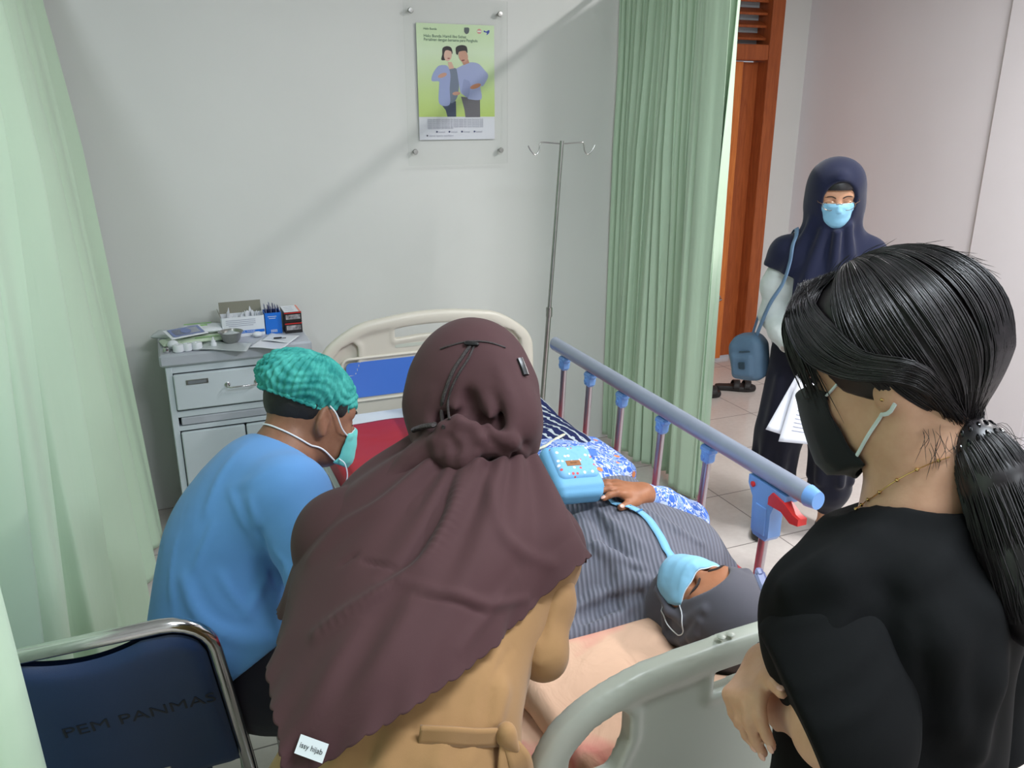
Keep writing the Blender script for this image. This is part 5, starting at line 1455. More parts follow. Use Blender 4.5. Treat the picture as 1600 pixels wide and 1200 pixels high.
# bouffant cap
t = NT('teal_nonwoven', rgb(56, 178, 168), 0.7, 0, 0.3)
v = t.coord('Object')
w = t.add('ShaderNodeTexWave', wave_type='BANDS'); w.inputs['Scale'].default_value = 26; w.inputs['Distortion'].default_value = 2.5; w.inputs['Detail'].default_value = 2
t.link(v, w.inputs['Vector'])
t.color(t.ramp(t.noise(v, 30, 4, 0.6), [(0.3, rgb(34, 140, 136)), (0.7, rgb(92, 204, 192))]))
t.bump(t.noise(v, 120, 3), 0.5, 0.003)
tr_ = t.add('ShaderNodeBsdfTranslucent'); tr_.inputs[0].default_value = rgb(60, 190, 175)
mx = t.add('ShaderNodeMixShader'); mx.inputs[0].default_value = 0.2
t.link(t.b.outputs[0], mx.inputs[1]); t.link(tr_.outputs[0], mx.inputs[2]); t.link(mx.outputs[0], t.n['Material Output'].inputs[0]); m_cap = t.m
cc = MH.P((0, -0.024, 0.046)); Mc = mM @ rotm(-12, 0, 0)
cN, cR_ = 220, 70
G = np.zeros((cN, cR_, 3)); r_ = np.random.RandomState(8)
ph = np.interp(np.linspace(0, 1, cN), np.linspace(0, 1, 60), np.concatenate([r_.uniform(-.6, .6, 59), [0]])); ph[-1] = ph[0]
for i in range(cN):
    a = 2 * PI * i / (cN - 1)
    for j in range(cR_):
        q = j / (cR_ - 1)                    # 0 crown -> 1 elastic edge
        th = q * 1.95
        rx, ry, rz_ = 0.095, 0.116, 0.084
        s_ = math.sin(th) if th < PI / 2 else 1 - 0.42 * ((th - PI / 2) / 0.38) ** 1.4 * 0.42
        zc = math.cos(th)
        pl = 0.0032 * math.sin(46 * a + ph[i] * 2 + 2.0 * math.sin(3 * a) * q) * min(1, q * 2.2) + 0.0018 * math.sin(27 * q * 2 + 5 * math.sin(5 * a + 3 * q)) * (0.4 + q)
        rr_ = 1 + pl / 0.1 + 0.03 * math.sin(3 * a + 4 * q)
        back = 1 + 0.06 * max(0, -math.sin(a))
        G[i, j] = cc + Mc @ np.array([rx * s_ * math.cos(a) * rr_, ry * s_ * math.sin(a) * rr_ * back, rz_ * zc * rr_ if th < PI / 2 else rz_ * zc * 1.0])
capo = MB().grid(G).build('bouffant_cap', m_cap, man, angle=None); solid(capo, 0.0012, 0)
MB().tube(G[:-1, -1][::2], [0.0042 + 0.0016 * math.sin(i * 2.4) for i in range(len(G[:-1, -1][::2]))], 8, closed=True).build('elastic_edge', m_cap, capo)
# eyebrow and lashes
for sx in (1, -1):
    MB().tube(push(mb_, catmull([MH.P((sx * 0.018, 0.098, 0.012)), MH.P((sx * 0.034, 0.094, 0.018)), MH.P((sx * 0.054, 0.078, 0.012))], 12), 0.0005), [0.0015] + [0.003] * 10 + [0.001], 6).build('eyebrow', m_brow, man)
    MB().tube(push(mb_, catmull([MH.P((sx * 0.018, 0.092, -0.016)), MH.P((sx * 0.033, 0.096, -0.019)), MH.P((sx * 0.050, 0.082, -0.015))], 12), 0.0004), 0.0011, 6).build('eyelashes', m_brow, man)
# mask: worn low, bulging forward
mk, MG = mask_mesh('face_mask', MH, m_maskgreen, man, w=0.078, h0=-0.030, h1=-0.124, y0=0.118, body=mb_, trim=m_maskedge)
tp = MH.P((0.070, 0.050, -0.040)); e1 = MH.P((0.0885, -0.012, 0.018))
q = push(mb_, catmull([MG[-1, 2], MH.P((0.082, 0.035, -0.022)), MH.P((0.088, 0.012, 0.008)), MH.P((0.090, -0.008, 0.024))], 24), 0.002, 5, True)
MB().tube(q, 0.0017, 7).build('mask_string', m_loop, mk)
q = push(mb_, catmull([MG[-1, -3], MH.P((0.072, 0.0, -0.072)), MH.P((0.066, -0.045, -0.066)), MH.P((0.045, -0.085, -0.052)), MH.P((0, -0.105, -0.045))], 30), 0.0025, 5)
MB().tube(q, 0.0019, 7).build('mask_string', m_loop, mk)
q = [MG[-1, -6] + CR * 0.004, MG[-1, -6] + CR * 0.016 - (0, 0, 0.012), MG[-1, -6] + CR * 0.02 - (0, 0, 0.04), MG[-1, -6] + CR * 0.012 - (0, 0, 0.07)]
MB().tube(catmull(q, 20), 0.0015, 7).build('loose_string', m_loop, mk)
# gown
go = Field(); mtorso(go, 0.026, 0.07)
go.chain([(*msR, 0.075), (*(msR * .5 + meR * .5), 0.066), (*meR, 0.058), (*(meR * .4 + mwR * .6), 0.05)], 0.03)
go.chain([(*msL, 0.075), (*meL, 0.058), (*(meL * .4 + mwL * .6), 0.05)], 0.03)
go.cap(mHip + (0.0, 0, -0.02), mHip + (0.12, -0.02, -0.07), 0.16, 0.13, 0.06)
go.chain([(*(nk + (mS - nk) * 0.55), 0.078), (*mS, 0.10)], 0.05)
# folds
for (pts, wd, amp) in (([(407, 834), (413, 815), (434, 796), (477, 777), (500, 767)], 0.004, 0.0025), ([(406, 830), (416, 862), (427, 896), (434, 915)], 0.008, -0.012), ([(391, 780), (399, 805), (404, 828)], 0.010, 0.006),
                       ([(360, 770), (380, 810), (394, 834), (404, 870)], 0.010, 0.006), ([(374, 800), (390, 830), (398, 860)], 0.006, -0.004), ([(322, 815), (303, 858), (289, 895)], 0.005, -0.003), ([(330, 820), (312, 862), (297, 905)], 0.009, 0.004),
                       ([(486, 812), (444, 826)], 0.006, 0.004), ([(284, 905), (306, 957), (349, 991), (405, 1005), (440, 995)], 0.014, 0.009), ([(300, 900), (330, 955), (370, 975), (420, 980)], 0.010, -0.005), ([(387, 962), (405, 925), (420, 890)], 0.010, 0.007),
                       ([(344, 900), (366, 935), (387, 957)], 0.010, 0.006), ([(380, 700), (345, 740), (320, 800)], 0.012, 0.005), ([(440, 730), (400, 750), (360, 760)], 0.010, 0.003), ([(270, 840), (262, 900), (268, 960)], 0.010, 0.004), ([(430, 860), (450, 900), (462, 950)], 0.008, 0.006)):
    fcrease(go, pts, wd, amp, 1.0)
go.disp.append(waves(41, 14, 0.0035, (1, 1, 0.25))); go.disp.append(waves(42, 40, 0.0008))
go.clips.append(half((0, 0, 0.48), (0, 0, -1))); go.clips.append(half(at(400, 1036, 1.62), CR * 0.60 - CU * 0.80))
# neck opening, deeper at the back
nx_ = (MH.P((0, -0.03, -0.06)) - mS); nx_ /= np.linalg.norm(nx_)
go.clips.append(half(nk + nx_ * 0.012, nx_))
V, Fq = go.mesh(0.006)
fobj('gown', V, Fq, m_gown, man)
pt = Field(); mlegs(pt, 0.026); pt.ell(mHip + np.array([0.0, 0.0, 0.03]), (0.172, 0.168, 0.16), None, 0.05); pt.cap(mHip + (0.02, -0.02, 0.0), mHip + (0.13, -0.05, -0.05), 0.125, 0.10, 0.05); pt.clips.append(half((0, 0, 0.11), (0, 0, -1)))
pt.disp.append(waves(45, 30, 0.003)); mesh_field('trousers', pt, 0.008, m_darkpants, man)
for (kx, ky) in ((0.41, -0.12), (0.36, 0.12)):
    an = np.array([mHip[0] + kx - 0.20, mHip[1] + ky, 0.09]); f_ = Field().cap(an - (0.02, 0, 0.06), an + (0.14, 0, -0.065), 0.045, 0.036, 0.03).ell(an + (0.06, 0, -0.06), (0.11, 0.046, 0.04)); f_.clips += [half((0, 0, 0.002), (0, 0, -1)), half((0, 0, 0.07), (0, 0, 1))]
    mesh_field('shoe', f_, 0.008, m_black, man)
# ================================================================ WOMAN IN THE NAVY HEADSCARF, standing
m_navy = cloth('navy_jersey', rgb(20, 26, 52), 0.85, 0.12, 6, 900, 0.10, amt=0.06)
m_navyt = cloth('dark_navy_crepe', rgb(17, 19, 35), 0.85, 0.25, 7, 900, 0.10)
m_shirt = cloth('white_shirt_cotton', rgb(206, 214, 210), 0.85, 0.45, 10, 900, 0.12)
nO = np.array([2.40, 2.53, 0.0]); nF = frame(np.array([-0.66, -0.75, 0]))
nw = empty('person', nO, 'standing woman in navy headscarf, glasses, blue mask and white shirt near the doorway', 'person')
def nl(x, y, z): return nO + nF @ np.array([x, y, z])
nb = Field(); nH = nl(0.0, 0.03, 1.44); nM = nF @ rotm(-16, 0, 0) @ rotm(0, 0, 8)
NH = Head(nb, nH, nM, 0.96)
nb.chain([(*NH.P((0, -0.03, -0.05)), 0.052), (*nl(0, -0.015, 1.26), 0.052)], 0.03)
def ntorso(f, i=0, k=0.05):
    f.fr(nF, nO)
    f.ell((0, -0.01, 1.13), (0.15 + i, 0.085 + i, 0.17 + i), None, k); f.ell((0, 0.0, 0.97), (0.135 + i, 0.095 + i, 0.15 + i), None, k); f.ell((0, -0.01, 0.83), (0.16 + i, 0.11 + i, 0.12 + i), None, k)
    f.cap((-0.145, -0.01, 1.205), (0.145, -0.01, 1.205), 0.048 + i, None, k)
ntorso(nb)
for (s_, el, wr) in ((1, (0.178, -0.01, 0.95), (0.085, 0.17, 0.835)), (-1, (-0.178, -0.01, 0.95), (-0.07, 0.18, 0.85))):
    nb.chain([(s_ * 0.155, -0.01, 1.20, 0.045), (*el, 0.035), (*wr, 0.024)], 0.03)
for s_ in (1, -1):
    nb.chain([(s_ * 0.08, -0.01, 0.80, 0.08), (s_ * 0.10, 0.015, 0.46, 0.052), (s_ * 0.115, 0.0, 0.09, 0.033)], 0.03)
    nb.cap((s_ * 0.115, -0.01, 0.045), (s_ * 0.14, 0.13, 0.028), 0.032, 0.024, 0.03); nb.ell((s_ * 0.117, -0.02, 0.035), (0.03, 0.035, 0.032))
nb.fr(nF, nO)
wR, wL = nl(0.085, 0.17, 0.835), nl(-0.07, 0.18, 0.85)
tR = add_hand(nb, wR, nF @ np.array([-0.75, 0.35, -0.45]), nF @ np.array([0.1, 0.9, 0.4]), True, ((25, 35, 25),) * 4, s=0.92)
tL = add_hand(nb, wL, nF @ np.array([0.6, 0.35, -0.55]), nF @ np.array([0.0, 0.9, 0.4]), False, ((30, 40, 30),) * 4, s=0.92)
V, Fq = nb.mesh(0.0055); fobj('body', V, Fq, m_skinA, nw)
nails(tR, nw); nails(tL, nw)
# headscarf: hood + bust-length drape
hs_ = Field(nF, nO)
hs_.fr(nM, nH); hs_.ell((0, -0.012, 0.020), (0.106, 0.116, 0.110), None, 0.03); hs_.ell((0, -0.02, -0.06), (0.108, 0.10, 0.10), None, 0.05)
hs_.cap((0, 0.075, 0.082), (0, 0.088, 0.070), 0.016, 0.012, 0.04)
hs_.fr(nF, nO)
hs_.chain([(0, -0.005, 1.36, 0.100), (0, -0.01, 1.27, 0.112)], 0.04)
hs_.cap((-0.145, -0.01, 1.20), (0.15, -0.01, 1.195), 0.07, 0.07, 0.07)
hs_.ell((0, 0.02, 1.10), (0.165, 0.125, 0.16), None, 0.06); hs_.ell((-0.01, 0.035, 0.99), (0.15, 0.12, 0.15), None, 0.06)
hs_.cap((0.15, 0.0, 1.19), (0.205, 0.0, 1.14), 0.05, 0.03, 0.05); hs_.cap((-0.15, 0.0, 1.19), (-0.20, 0.0, 1.10), 0.05, 0.035, 0.05)
# standing folds from chin
for (a, b_, r0, k) in (((0.03, 0.10, 1.30), (0.09, 0.145, 1.02), 0.014, 0.03), ((-0.02, 0.115, 1.30), (-0.02, 0.165, 0.98), 0.014, 0.03), ((-0.06, 0.09, 1.32), (-0.10, 0.13, 1.0), 0.013, 0.03), ((0.075, 0.07, 1.33), (0.15, 0.08, 1.12), 0.013, 0.03), ((0.07, 0.02, 1.38), (0.11, 0.03, 1.24), 0.014, 0.03), ((-0.07, 0.02, 1.38), (-0.10, 0.03, 1.24), 0.014, 0.03)):
    hs_.cap(a, b_, r0, r0, k)
hs_.disp.append(waves(51, 24, 0.003))
def hclip(P):
    q = (P - nO) @ nF
    return np.minimum(q[:, 0] - 0.118, (1.115 + (q[:, 0] - 0.118) * 0.25) - q[:, 2])
hs_.clips.append(hclip)
# face opening
hs_.fr(nM, nH); hs_.ell((0, 0.125, -0.010), (0.067, 0.092, 0.088), None, 0.012, 1)
pl = lambda p, n: hs_.clips.append(half(nl(*p), nF @ np.array(n, float)))
pl((0.05, 0, 0.895), (0.10, 0.0, -1)); pl((-0.165, 0, 0.98), (-1, 0, -0.25))
V, Fq = hs_.mesh(0.0055); fobj('headscarf', V, Fq, m_navy, nw)
ic = Field(nM, nH); ic.ell((0, -0.004, 0.022), (0.080, 0.1005, 0.092)); ic.clips.append(half(NH.P((0, 0.09, 0.040)), NH.D((0, 0.25, -1)))); ic.clips.append(half(NH.P((0, 0.02, 0.04)), NH.D((0, -1, 0))))
mesh_field('inner_cap', ic, 0.004, m_black, nw)
# shirt
sh_ = Field(); ntorso(sh_, 0.012); sh_.fr(nF, nO)
sh_.chain([(0.150, -0.01, 1.185, 0.052), (0.180, -0.012, 1.05, 0.055), (0.178, -0.005, 0.95, 0.056), (0.14, 0.08, 0.885, 0.052), (0.100, 0.145, 0.845, 0.046)], 0.03)
sh_.chain([(-0.150, -0.01, 1.185, 0.052), (-0.180, -0.012, 1.05, 0.055), (-0.178, -0.005, 0.95, 0.056), (-0.13, 0.09, 0.89, 0.058), (-0.09, 0.15, 0.86, 0.046)], 0.03)
sh_.disp.append(waves(55, 30, 0.0065)); sh_.disp.append(waves(56, 75, 0.0016)); pl2 = lambda p, n: sh_.clips.append(half(nl(*p), nF @ np.array(n, float)))
pl2((0, 0, 1.25), (0, 0, 1))
sh_.fr(np.eye(3), (0, 0, 0)); sh_.cap(nl(0.098, 0.155, 0.840), nl(0.05, 0.21, 0.80), 0.036, 0.036, 0.006, 1); sh_.cap(nl(-0.083, 0.16, 0.858), nl(-0.04, 0.21, 0.83), 0.034, 0.034, 0.006, 1)
V, Fq = sh_.mesh(0.0055); fobj('shirt', V, Fq, m_shirt, nw)
# wide trousers gathered at the ankles
tr = Field(nF, nO); tr.ell((0, 0.0, 0.83), (0.17, 0.13, 0.12), None, 0.05)
for s_ in (1, -1):
    tr.chain([(s_ * 0.08, 0.0, 0.78, 0.10), (s_ * 0.105, 0.02, 0.45, 0.095), (s_ * 0.112, 0.015, 0.22, 0.083), (s_ * 0.118, 0.0, 0.125, 0.05)], 0.03)
    for (dx, dy) in ((0.05, 0.09), (-0.03, 0.10), (0.09, 0.03), (-0.07, 0.05)): tr.cap((s_ * 0.10 + dx * .7, 0.0 + dy, 0.70), (s_ * 0.118 + dx, 0.01 + dy, 0.28), 0.012, 0.012, 0.03)
tr.disp.append(waves(58, 20, 0.004, (1, 1, 0.3))); tr.clips.append(half((0, 0, 0.105), (0, 0, -1)))
mesh_field('trousers', tr, 0.006, m_navyt, nw)
for s_ in (1, -1):
    f_ = Field(nF, nO); f_.cap((s_ * 0.113, -0.03, 0.022), (s_ * 0.143, 0.145, 0.018), 0.034, 0.030, 0.03); f_.ell((s_ * 0.130, 0.07, 0.02), (0.044, 0.115, 0.032), rotm(0, 0, -s_ * 10), 0.03)
    f_.ell((s_ * 0.119, 0.022, 0.062), (0.031, 0.075, 0.040), rotm(0, 0, -s_ * 10), 0.008, 1)
    f_.clips += [half((0, 0, 0.001), (0, 0, -1)), half((0, 0, 0.052), (0, 0, 1))]
    mesh_field('shoe', f_, 0.005, m_black, nw)
mk, NG = mask_mesh('face_mask', NH, m_maskblue, nw, w=0.074, h0=-0.012, h1=-0.118, y0=0.116, body=nb, trim=m_maskedge)
# glasses
m_gl = plain('thin_metal_frame', rgb(150, 120, 96), 0.3, 0.9)
g = empty('glasses', NH.P((0, 0.105, -0.008)), None, None) if False else None
gm = MB()
for sx in (-1, 1):
    q = [NH.P((sx * (0.034 + 0.0245 * math.cos(a) * (1 + 0.08 * math.cos(2 * a))), 0.1065 - 0.006 * abs(math.cos(a)) * (1 if math.cos(a) > 0 else 0.3), -0.016 + 0.018 * math.sin(a))) for a in np.linspace(0, 2 * PI, 28, endpoint=False)]
    gm.tube(q, 0.0010, 6, closed=True)
    gm.tube([NH.P((sx * 0.059, 0.100, -0.010)), NH.P((sx * 0.076, 0.085, -0.006)), NH.P((sx * 0.084, 0.0, 0.0))], 0.0012, 6)
gm.tube([NH.P((-0.010, 0.106, -0.010)), NH.P((0, 0.109, -0.006)), NH.P((0.010, 0.106, -0.010))], 0.0011, 6)
gm.build('glasses', m_gl, nw)
for sx in (1, -1):
    MB().tube(push(nb, catmull([NH.P((sx * 0.014, 0.100, 0.010)), NH.P((sx * 0.032, 0.098, 0.017)), NH.P((sx * 0.053, 0.082, 0.010))], 12), 0.0004), [0.0012] + [0.0022] * 9 + [0.001, 0.0006], 6).build('eyebrow', m_brow, nw)
    MB().tube(push(nb, catmull([NH.P((sx * 0.018, 0.092, -0.014)), NH.P((sx * 0.033, 0.096, -0.0175)), NH.P((sx * 0.049, 0.082, -0.013))], 12), 0.0004), 0.0012, 6).build('eyelashes', m_brow, nw)
# shoulder bag with strap (a thing of its own)
m_bag = varied('faded_blue_nylon', rgb(84, 112, 136), 0.6, 0.12, 10, 0.2, 300, 0.001)
m_bagd = plain('dark_bag_tab', rgb(34, 58, 70), 0.6)
bg = empty('shoulder_bag', nl(0.27, 0.0, 0.72), 'faded blue nylon bag hanging at the hip of the woman in the navy headscarf', 'bag')
f_ = Field(nF @ rotm(0, 8, -20), nl(0.262, -0.005, 0.765)); f_.box((0, 0, -0.02), (0.044, 0.030, 0.055), 0.026); f_.box((0, 0, 0.035), (0.028, 0.022, 0.028), 0.022, None, 0.04)
f_.box((0.008, 0.052, -0.035), (0.034, 0.006, 0.034), 0.012, None, 0.012); f_.disp.append(waves(71, 40, 0.003)); mesh_field('bag_body', f_, 0.005, m_bag, bg)
MB().box(nl(0.285, 0.068, 0.735), (0.026, 0.006, 0.028), 0.002, nF @ rotm(0, 8, -20)).build('dark_tab', m_bagd, bg)
MB().tube([nl(0.225, 0.055, 0.790), nl(0.262, 0.064, 0.796), nl(0.30, 0.052, 0.788)], 0.0025, 6).build('zip', m_bagd, bg)
m_strap = plain('pale_blue_webbing', rgb(110, 140, 172), 0.7)
spts = [nl(0.245, 0.0, 0.83), nl(0.20, 0.10, 1.0), nl(0.155, 0.118, 1.10), nl(0.135, 0.095, 1.20), nl(0.125, 0.04, 1.285), nl(0.14, -0.05, 1.27), nl(0.20, -0.10, 1.10), nl(0.26, -0.03, 0.83)]
c = catmull(spts, 60); c = push(hs_, c, 0.005, 5, True); c = push(sh_, c, 0.004, 4, True)
tg = np.gradient(c, axis=0); wv = np.cross(tg, c - nl(0, 0, 1.1)); wv /= np.linalg.norm(wv, axis=1, keepdims=True)
so = MB().grid(np.stack([c - wv * 0.009, c, c + wv * 0.009], 1)).build('bag_strap', m_strap, bg, angle=None); solid(so, 0.002, 0)
# papers in her hands
m_lines = plain('printed_grey_lines', rgb(150, 152, 170), 0.6)
for k, (pts, lab) in enumerate((
    ([(1245, 585, 3.06), (1345, 640, 3.0), (1292, 702, 2.98), (1197, 671, 3.02)], 'blank white sheet held behind the printed one, its left corner sticking out'),
    ([(1247, 590, 3.03), (1350, 640, 2.975), (1345, 702, 2.955), (1217, 690, 2.985)], 'printed white sheet held low in front of navy trousers'))):
    q = [at(*p) for p in pts]; n_ = 14; G_ = np.zeros((n_, n_, 3))
    for i in range(n_):
        for j in range(n_):
            u_, v_ = i / (n_ - 1), j / (n_ - 1)
            p = (q[0] * (1 - u_) + q[1] * u_) * (1 - v_) + (q[3] * (1 - u_) + q[2] * u_) * v_
            G_[i, j] = p + CF * 0.006 * math.sin(2.5 * u_ + 1.5 * v_)
    o_ = MB().grid(G_).build('paper_sheet', m_paper, None, angle=None); solid(o_, 0.0006, 0); tag(o_, lab, 'paper')
    if k == 1:
        for r0 in range(9):
            v_ = 0.28 + r0 * 0.065; mb2 = MB(); a_ = []
            for u_ in np.linspace(0.12, 0.80 - 0.12 * (r0 % 3 == 2), 8):
                for dv in (0, 0.012):
                    w_ = v_ + dv; p = (q[0] * (1 - u_) + q[1] * u_) * (1 - w_) + (q[3] * (1 - u_) + q[2] * u_) * w_
                    a_.append(p + CF * 0.006 * math.sin(2.5 * u_ + 1.5 * w_) - CF * 0.0018)
            mb2.grid(np.array(a_).reshape(8, 2, 3)).build('printed_line', m_lines, o_, angle=None)
# ================================================================ PATIENT LYING ON THE BED
t = NT('grey_ribbed_jersey', rgb(96, 96, 106), 0.8, 0, 0.25); t.b.inputs['Sheen Weight'].default_value = 0.15
v = t.mapped(rot=(0, 0, math.radians(18)))
w = t.add('ShaderNodeTexWave', wave_type='BANDS', bands_direction='X'); w.inputs['Scale'].default_value = 30; w.inputs['Distortion'].default_value = 1.6; w.inputs['Detail'].default_value = 1; w.inputs['Detail Scale'].default_value = 0.6
t.link(v, w.inputs['Vector'])
t.color(t.ramp(w.outputs['Fac'], [(0.25, rgb(98, 99, 110)), (0.75, rgb(116, 118, 130))]))
b1 = t.bump(w.outputs['Fac'], 0.5, 0.004); t.bump(t.noise(t.coord(), 8, 3), 0.3, 0.02, b1); m_grey = t.m
m_greyp = cloth('grey_jersey', rgb(88, 86, 94), 0.8, 0.12, 6, 900, 0.1)
# batik print
t = NT('blue_batik_print', rgb(90, 130, 210), 0.8, 0, 0.2)
v = t.mapped()
vo = t.add('ShaderNodeTexVoronoi'); vo.inputs['Scale'].default_value = 46; t.link(v, vo.inputs['Vector'])
vo2 = t.add('ShaderNodeTexVoronoi', feature='DISTANCE_TO_EDGE'); vo2.inputs['Scale'].default_value = 46; t.link(v, vo2.inputs['Vector'])
vo3 = t.add('ShaderNodeTexVoronoi'); vo3.inputs['Scale'].default_value = 90; t.link(v, vo3.inputs['Vector'])
cell = t.ramp(vo.outputs['Color'], [(0.0, rgb(70, 110, 200)), (0.4, rgb(140, 172, 230)), (0.68, rgb(196, 208, 236)), (0.86, rgb(222, 140, 92))], 'CONSTANT')
small = t.ramp(vo3.outputs['Distance'], [(0.0, rgb(230, 232, 240)), (0.32, rgb(84, 122, 204))], 'CONSTANT')
c1 = t.mix(t.math('GREATER_THAN', vo.outputs['Distance'], 0.42), cell, small)
c2 = t.mix(t.math('LESS_THAN', vo2.outputs['Distance'], 0.035), c1, rgb(196, 208, 238))
t.color(c2); t.bump(t.noise(v, 12, 3), 0.25, 0.015); m_batik = t.m
t = NT('navy_line_print', rgb(30, 38, 78), 0.8, 0, 0.2)
v = t.mapped(rot=(0, 0, math.radians(35)))
w = t.add('ShaderNodeTexWave', wave_type='BANDS', bands_direction='DIAGONAL'); w.inputs['Scale'].default_value = 13; w.inputs['Distortion'].default_value = 3.0; w.inputs['Detail'].default_value = 1; w.inputs['Detail Scale'].default_value = 3
t.link(v, w.inputs['Vector'])
t.color(t.ramp(w.outputs['Fac'], [(0.0, rgb(28, 36, 78)), (0.86, rgb(176, 186, 190))], 'CONSTANT')); m_skirt = t.m

pa = empty('person', (0.95, 1.9, 0.62), 'woman lying on the bed in a grey headscarf, blue printed blouse and blue mask', 'person')
pc = np.array([0.940, 1.168, 0.782])
pM = frame((-0.36, 0.30, 0.88), (0.10, -0.93, 0.36))
pb = Field(); PH = Head(pb, pc, pM, 1.0)
pN = np.array([0.935, 1.335, 0.715])
pCh = np.array([0.93, 1.56, 0.705]); pBe = np.array([0.93, 1.84, 0.735]); pHi = np.array([0.96, 2.06, 0.70])
pb.chain([(*PH.P((0, -0.02, -0.06)), 0.052), (*pN, 0.052), (*(pN + (0, 0.10, -0.01)), 0.06)], 0.03)
psR, psL = np.array([1.085, 1.50, 0.70]), np.array([0.775, 1.50, 0.695])
pwR = onz(1008, 772, 0.835); peR = np.array([1.205, 1.665, 0.695]); peL = np.array([0.67, 1.74, 0.68]); pwL = np.array([0.70, 1.98, 0.70])
def ptorso(f, i=0.0, k=0.07):
    f.fr(np.eye(3), (0, 0, 0))
    f.ell(pCh, (0.165 + i, 0.17 + i, 0.10 + i), None, k); f.ell(pBe, (0.155 + i, 0.20 + i, 0.130 + i), None, k); f.ell(pHi, (0.17 + i, 0.16 + i, 0.10 + i), None, k)
    f.cap(psR, psL, 0.052 + i, None, k)
def plegs(f, i=0.0, k=0.04):
    for s_, x0_ in ((1, 1.05), (-1, 0.89)):
        f.chain([(x0_, 2.12, 0.70, 0.088 + i), (x0_ + 0.02, 2.50, 0.70, 0.06 + i), (x0_ + 0.02, 2.86, 0.675, 0.04 + i)], k)
ptorso(pb); plegs(pb)
for x0_ in (1.07, 0.91):
    pb.cap((x0_, 2.88, 0.675), (x0_ + 0.015, 2.90, 0.80), 0.036, 0.026, 0.03)
pb.chain([(*psR, 0.048), (*peR, 0.038), (*pwR, 0.0265)], 0.03); pb.chain([(*psL, 0.048), (*peL, 0.038), (*pwL, 0.026)], 0.03)
hd_t = onz(905, 752, 0.905)
hdir = hd_t - pwR
ptips = add_hand(pb, pwR, hdir, (0.25, -0.10, 1), True, ((-6, 24, 22), (-2, 26, 24), (2, 28, 24), (6, 30, 24)), (10, 2, -7, -16), thumb=(0.80, 0.52, -0.22), thumb_bend=24, s=0.98, r=1.02)
add_hand(pb, pwL, (0.1, 1, 0), (0, 0, 1), False, ((12, 20, 15),) * 4)
V, Fq = pb.mesh(0.0042); fobj('body', V, Fq, m_skinB, pa)
nails(ptips, pa)
# blouse with a long sleeve
bl_ = Field(); ptorso(bl_, 0.014)
bl_.chain([(*psR, 0.062), (*peR, 0.053), (*(peR * 0.35 + pwR * 0.65), 0.044), (*(pwR * 0.93 + peR * 0.07), 0.034)], 0.02)
bl_.chain([(*psL, 0.062), (*peL, 0.052), (*(pwL * 0.93 + peL * .07), 0.036)], 0.02)
bl_.box((0.96, 2.02, 0.685), (0.20, 0.10, 0.055), 0.03, None, 0.08)
bl_.disp += [waves(81, 16, 0.004), waves(82, 42, 0.0015)]
bl_.clips += [half((0.9, 2.105, 0.7), (-0.30, 1, 0.0)), half((0, 1.42, 0), (0, -1, 0))]
V, Fq = bl_.mesh(0.0055); fobj('blouse', V, Fq, m_batik, pa)
m_lace = varied('cream_lace_trim', rgb(222, 220, 196), 0.8, 0.2, 90, 0.5, 200, 0.002)
q = [hit([bl_, pb], x, y, 1.2, 0.003) for x, y in ((823, 707), (850, 698), (872, 684), (886, 678), (905, 680))]
q = np.array([x for x in q if x is not None])
tgl = catmull(q, 30); MB().tube(tgl, [0.0065 + 0.0008 * math.sin(i * 1.9) for i in range(30)], 8, flat=(1, 0.6)).build('lace_hem', m_lace, pa)
# skirt
sk = Field(); plegs(sk, 0.03, 0.09); sk.ell(pHi, (0.178, 0.165, 0.106), None, 0.07); sk.box((0.98, 2.5, 0.665), (0.15, 0.34, 0.03), 0.03, None, 0.07)
sk.disp += [waves(84, 14, 0.006), waves(85, 38, 0.002)]; sk.clips += [half((0, 2.86, 0), (0, 1, 0)), half((0, 2.02, 0), (0, -1, 0))]
V, Fq = sk.mesh(0.007); fobj('skirt', V, Fq, m_skirt, pa)
# headscarf over chest and shoulders
gs = Field(); ptorso(gs, 0.036)
gs.cap(psR, psR + (0.085, 0.10, -0.02), 0.07, 0.055, 0.06); gs.cap(psR + (0.02, 0, 0), psR + (0.09, -0.05, -0.03), 0.062, 0.03, 0.06)
gs.cap(psL, psL + (-0.09, 0.12, -0.02), 0.072, 0.06, 0.07); gs.cap(psL, psL + (-0.12, -0.10, -0.045), 0.06, 0.03, 0.07)
gs.box((0.80, 1.46, 0.662), (0.20, 0.13, 0.02), 0.022, rotm(0, 0, -6), 0.07)
gs.chain([(*(pN + (0, 0.0, 0)), 0.072), (*(pN + (0.0, 0.14, 0.0)), 0.09)], 0.06)
# raised folds across the throat and shoulder
def gf(pts, r0, kk, op=0, dz=0.0, fld=None):
    q = [hit(gs, x, y, 0.9, 0.0) for (x, y) in pts]; q = [x for x in q if x is not None]
    sgn = -0.4 * r0 if op == 0 else 0.35 * r0
    q = [x + CF * -sgn * (1 if op == 0 else -1) for x in q]; n_ = len(q)
    gs.chain([(*x, r0 * (0.45 + 0.55 * math.sin(PI * (i + 0.3) / n_))) for i, x in enumerate(q)], kk, op)
gf([(905, 810), (940, 860), (975, 900), (1005, 915)], 0.012, 0.022)
gf([(925, 800), (955, 850), (990, 885)], 0.009, 0.02, 1)
gf([(1000, 912), (985, 940), (960, 965), (925, 980)], 0.013, 0.022)
gf([(1010, 905), (975, 915), (930, 935), (900, 950)], 0.011, 0.022)
gf([(1000, 930), (960, 945), (915, 965)], 0.007, 0.018, 1)
gf([(1010, 890), (960, 870), (930, 850)], 0.008, 0.02)
gf([(1000, 850), (960, 820), (930, 790)], 0.006, 0.02)
gf([(1100, 850), (1060, 830), (1010, 800)], 0.007, 0.02)
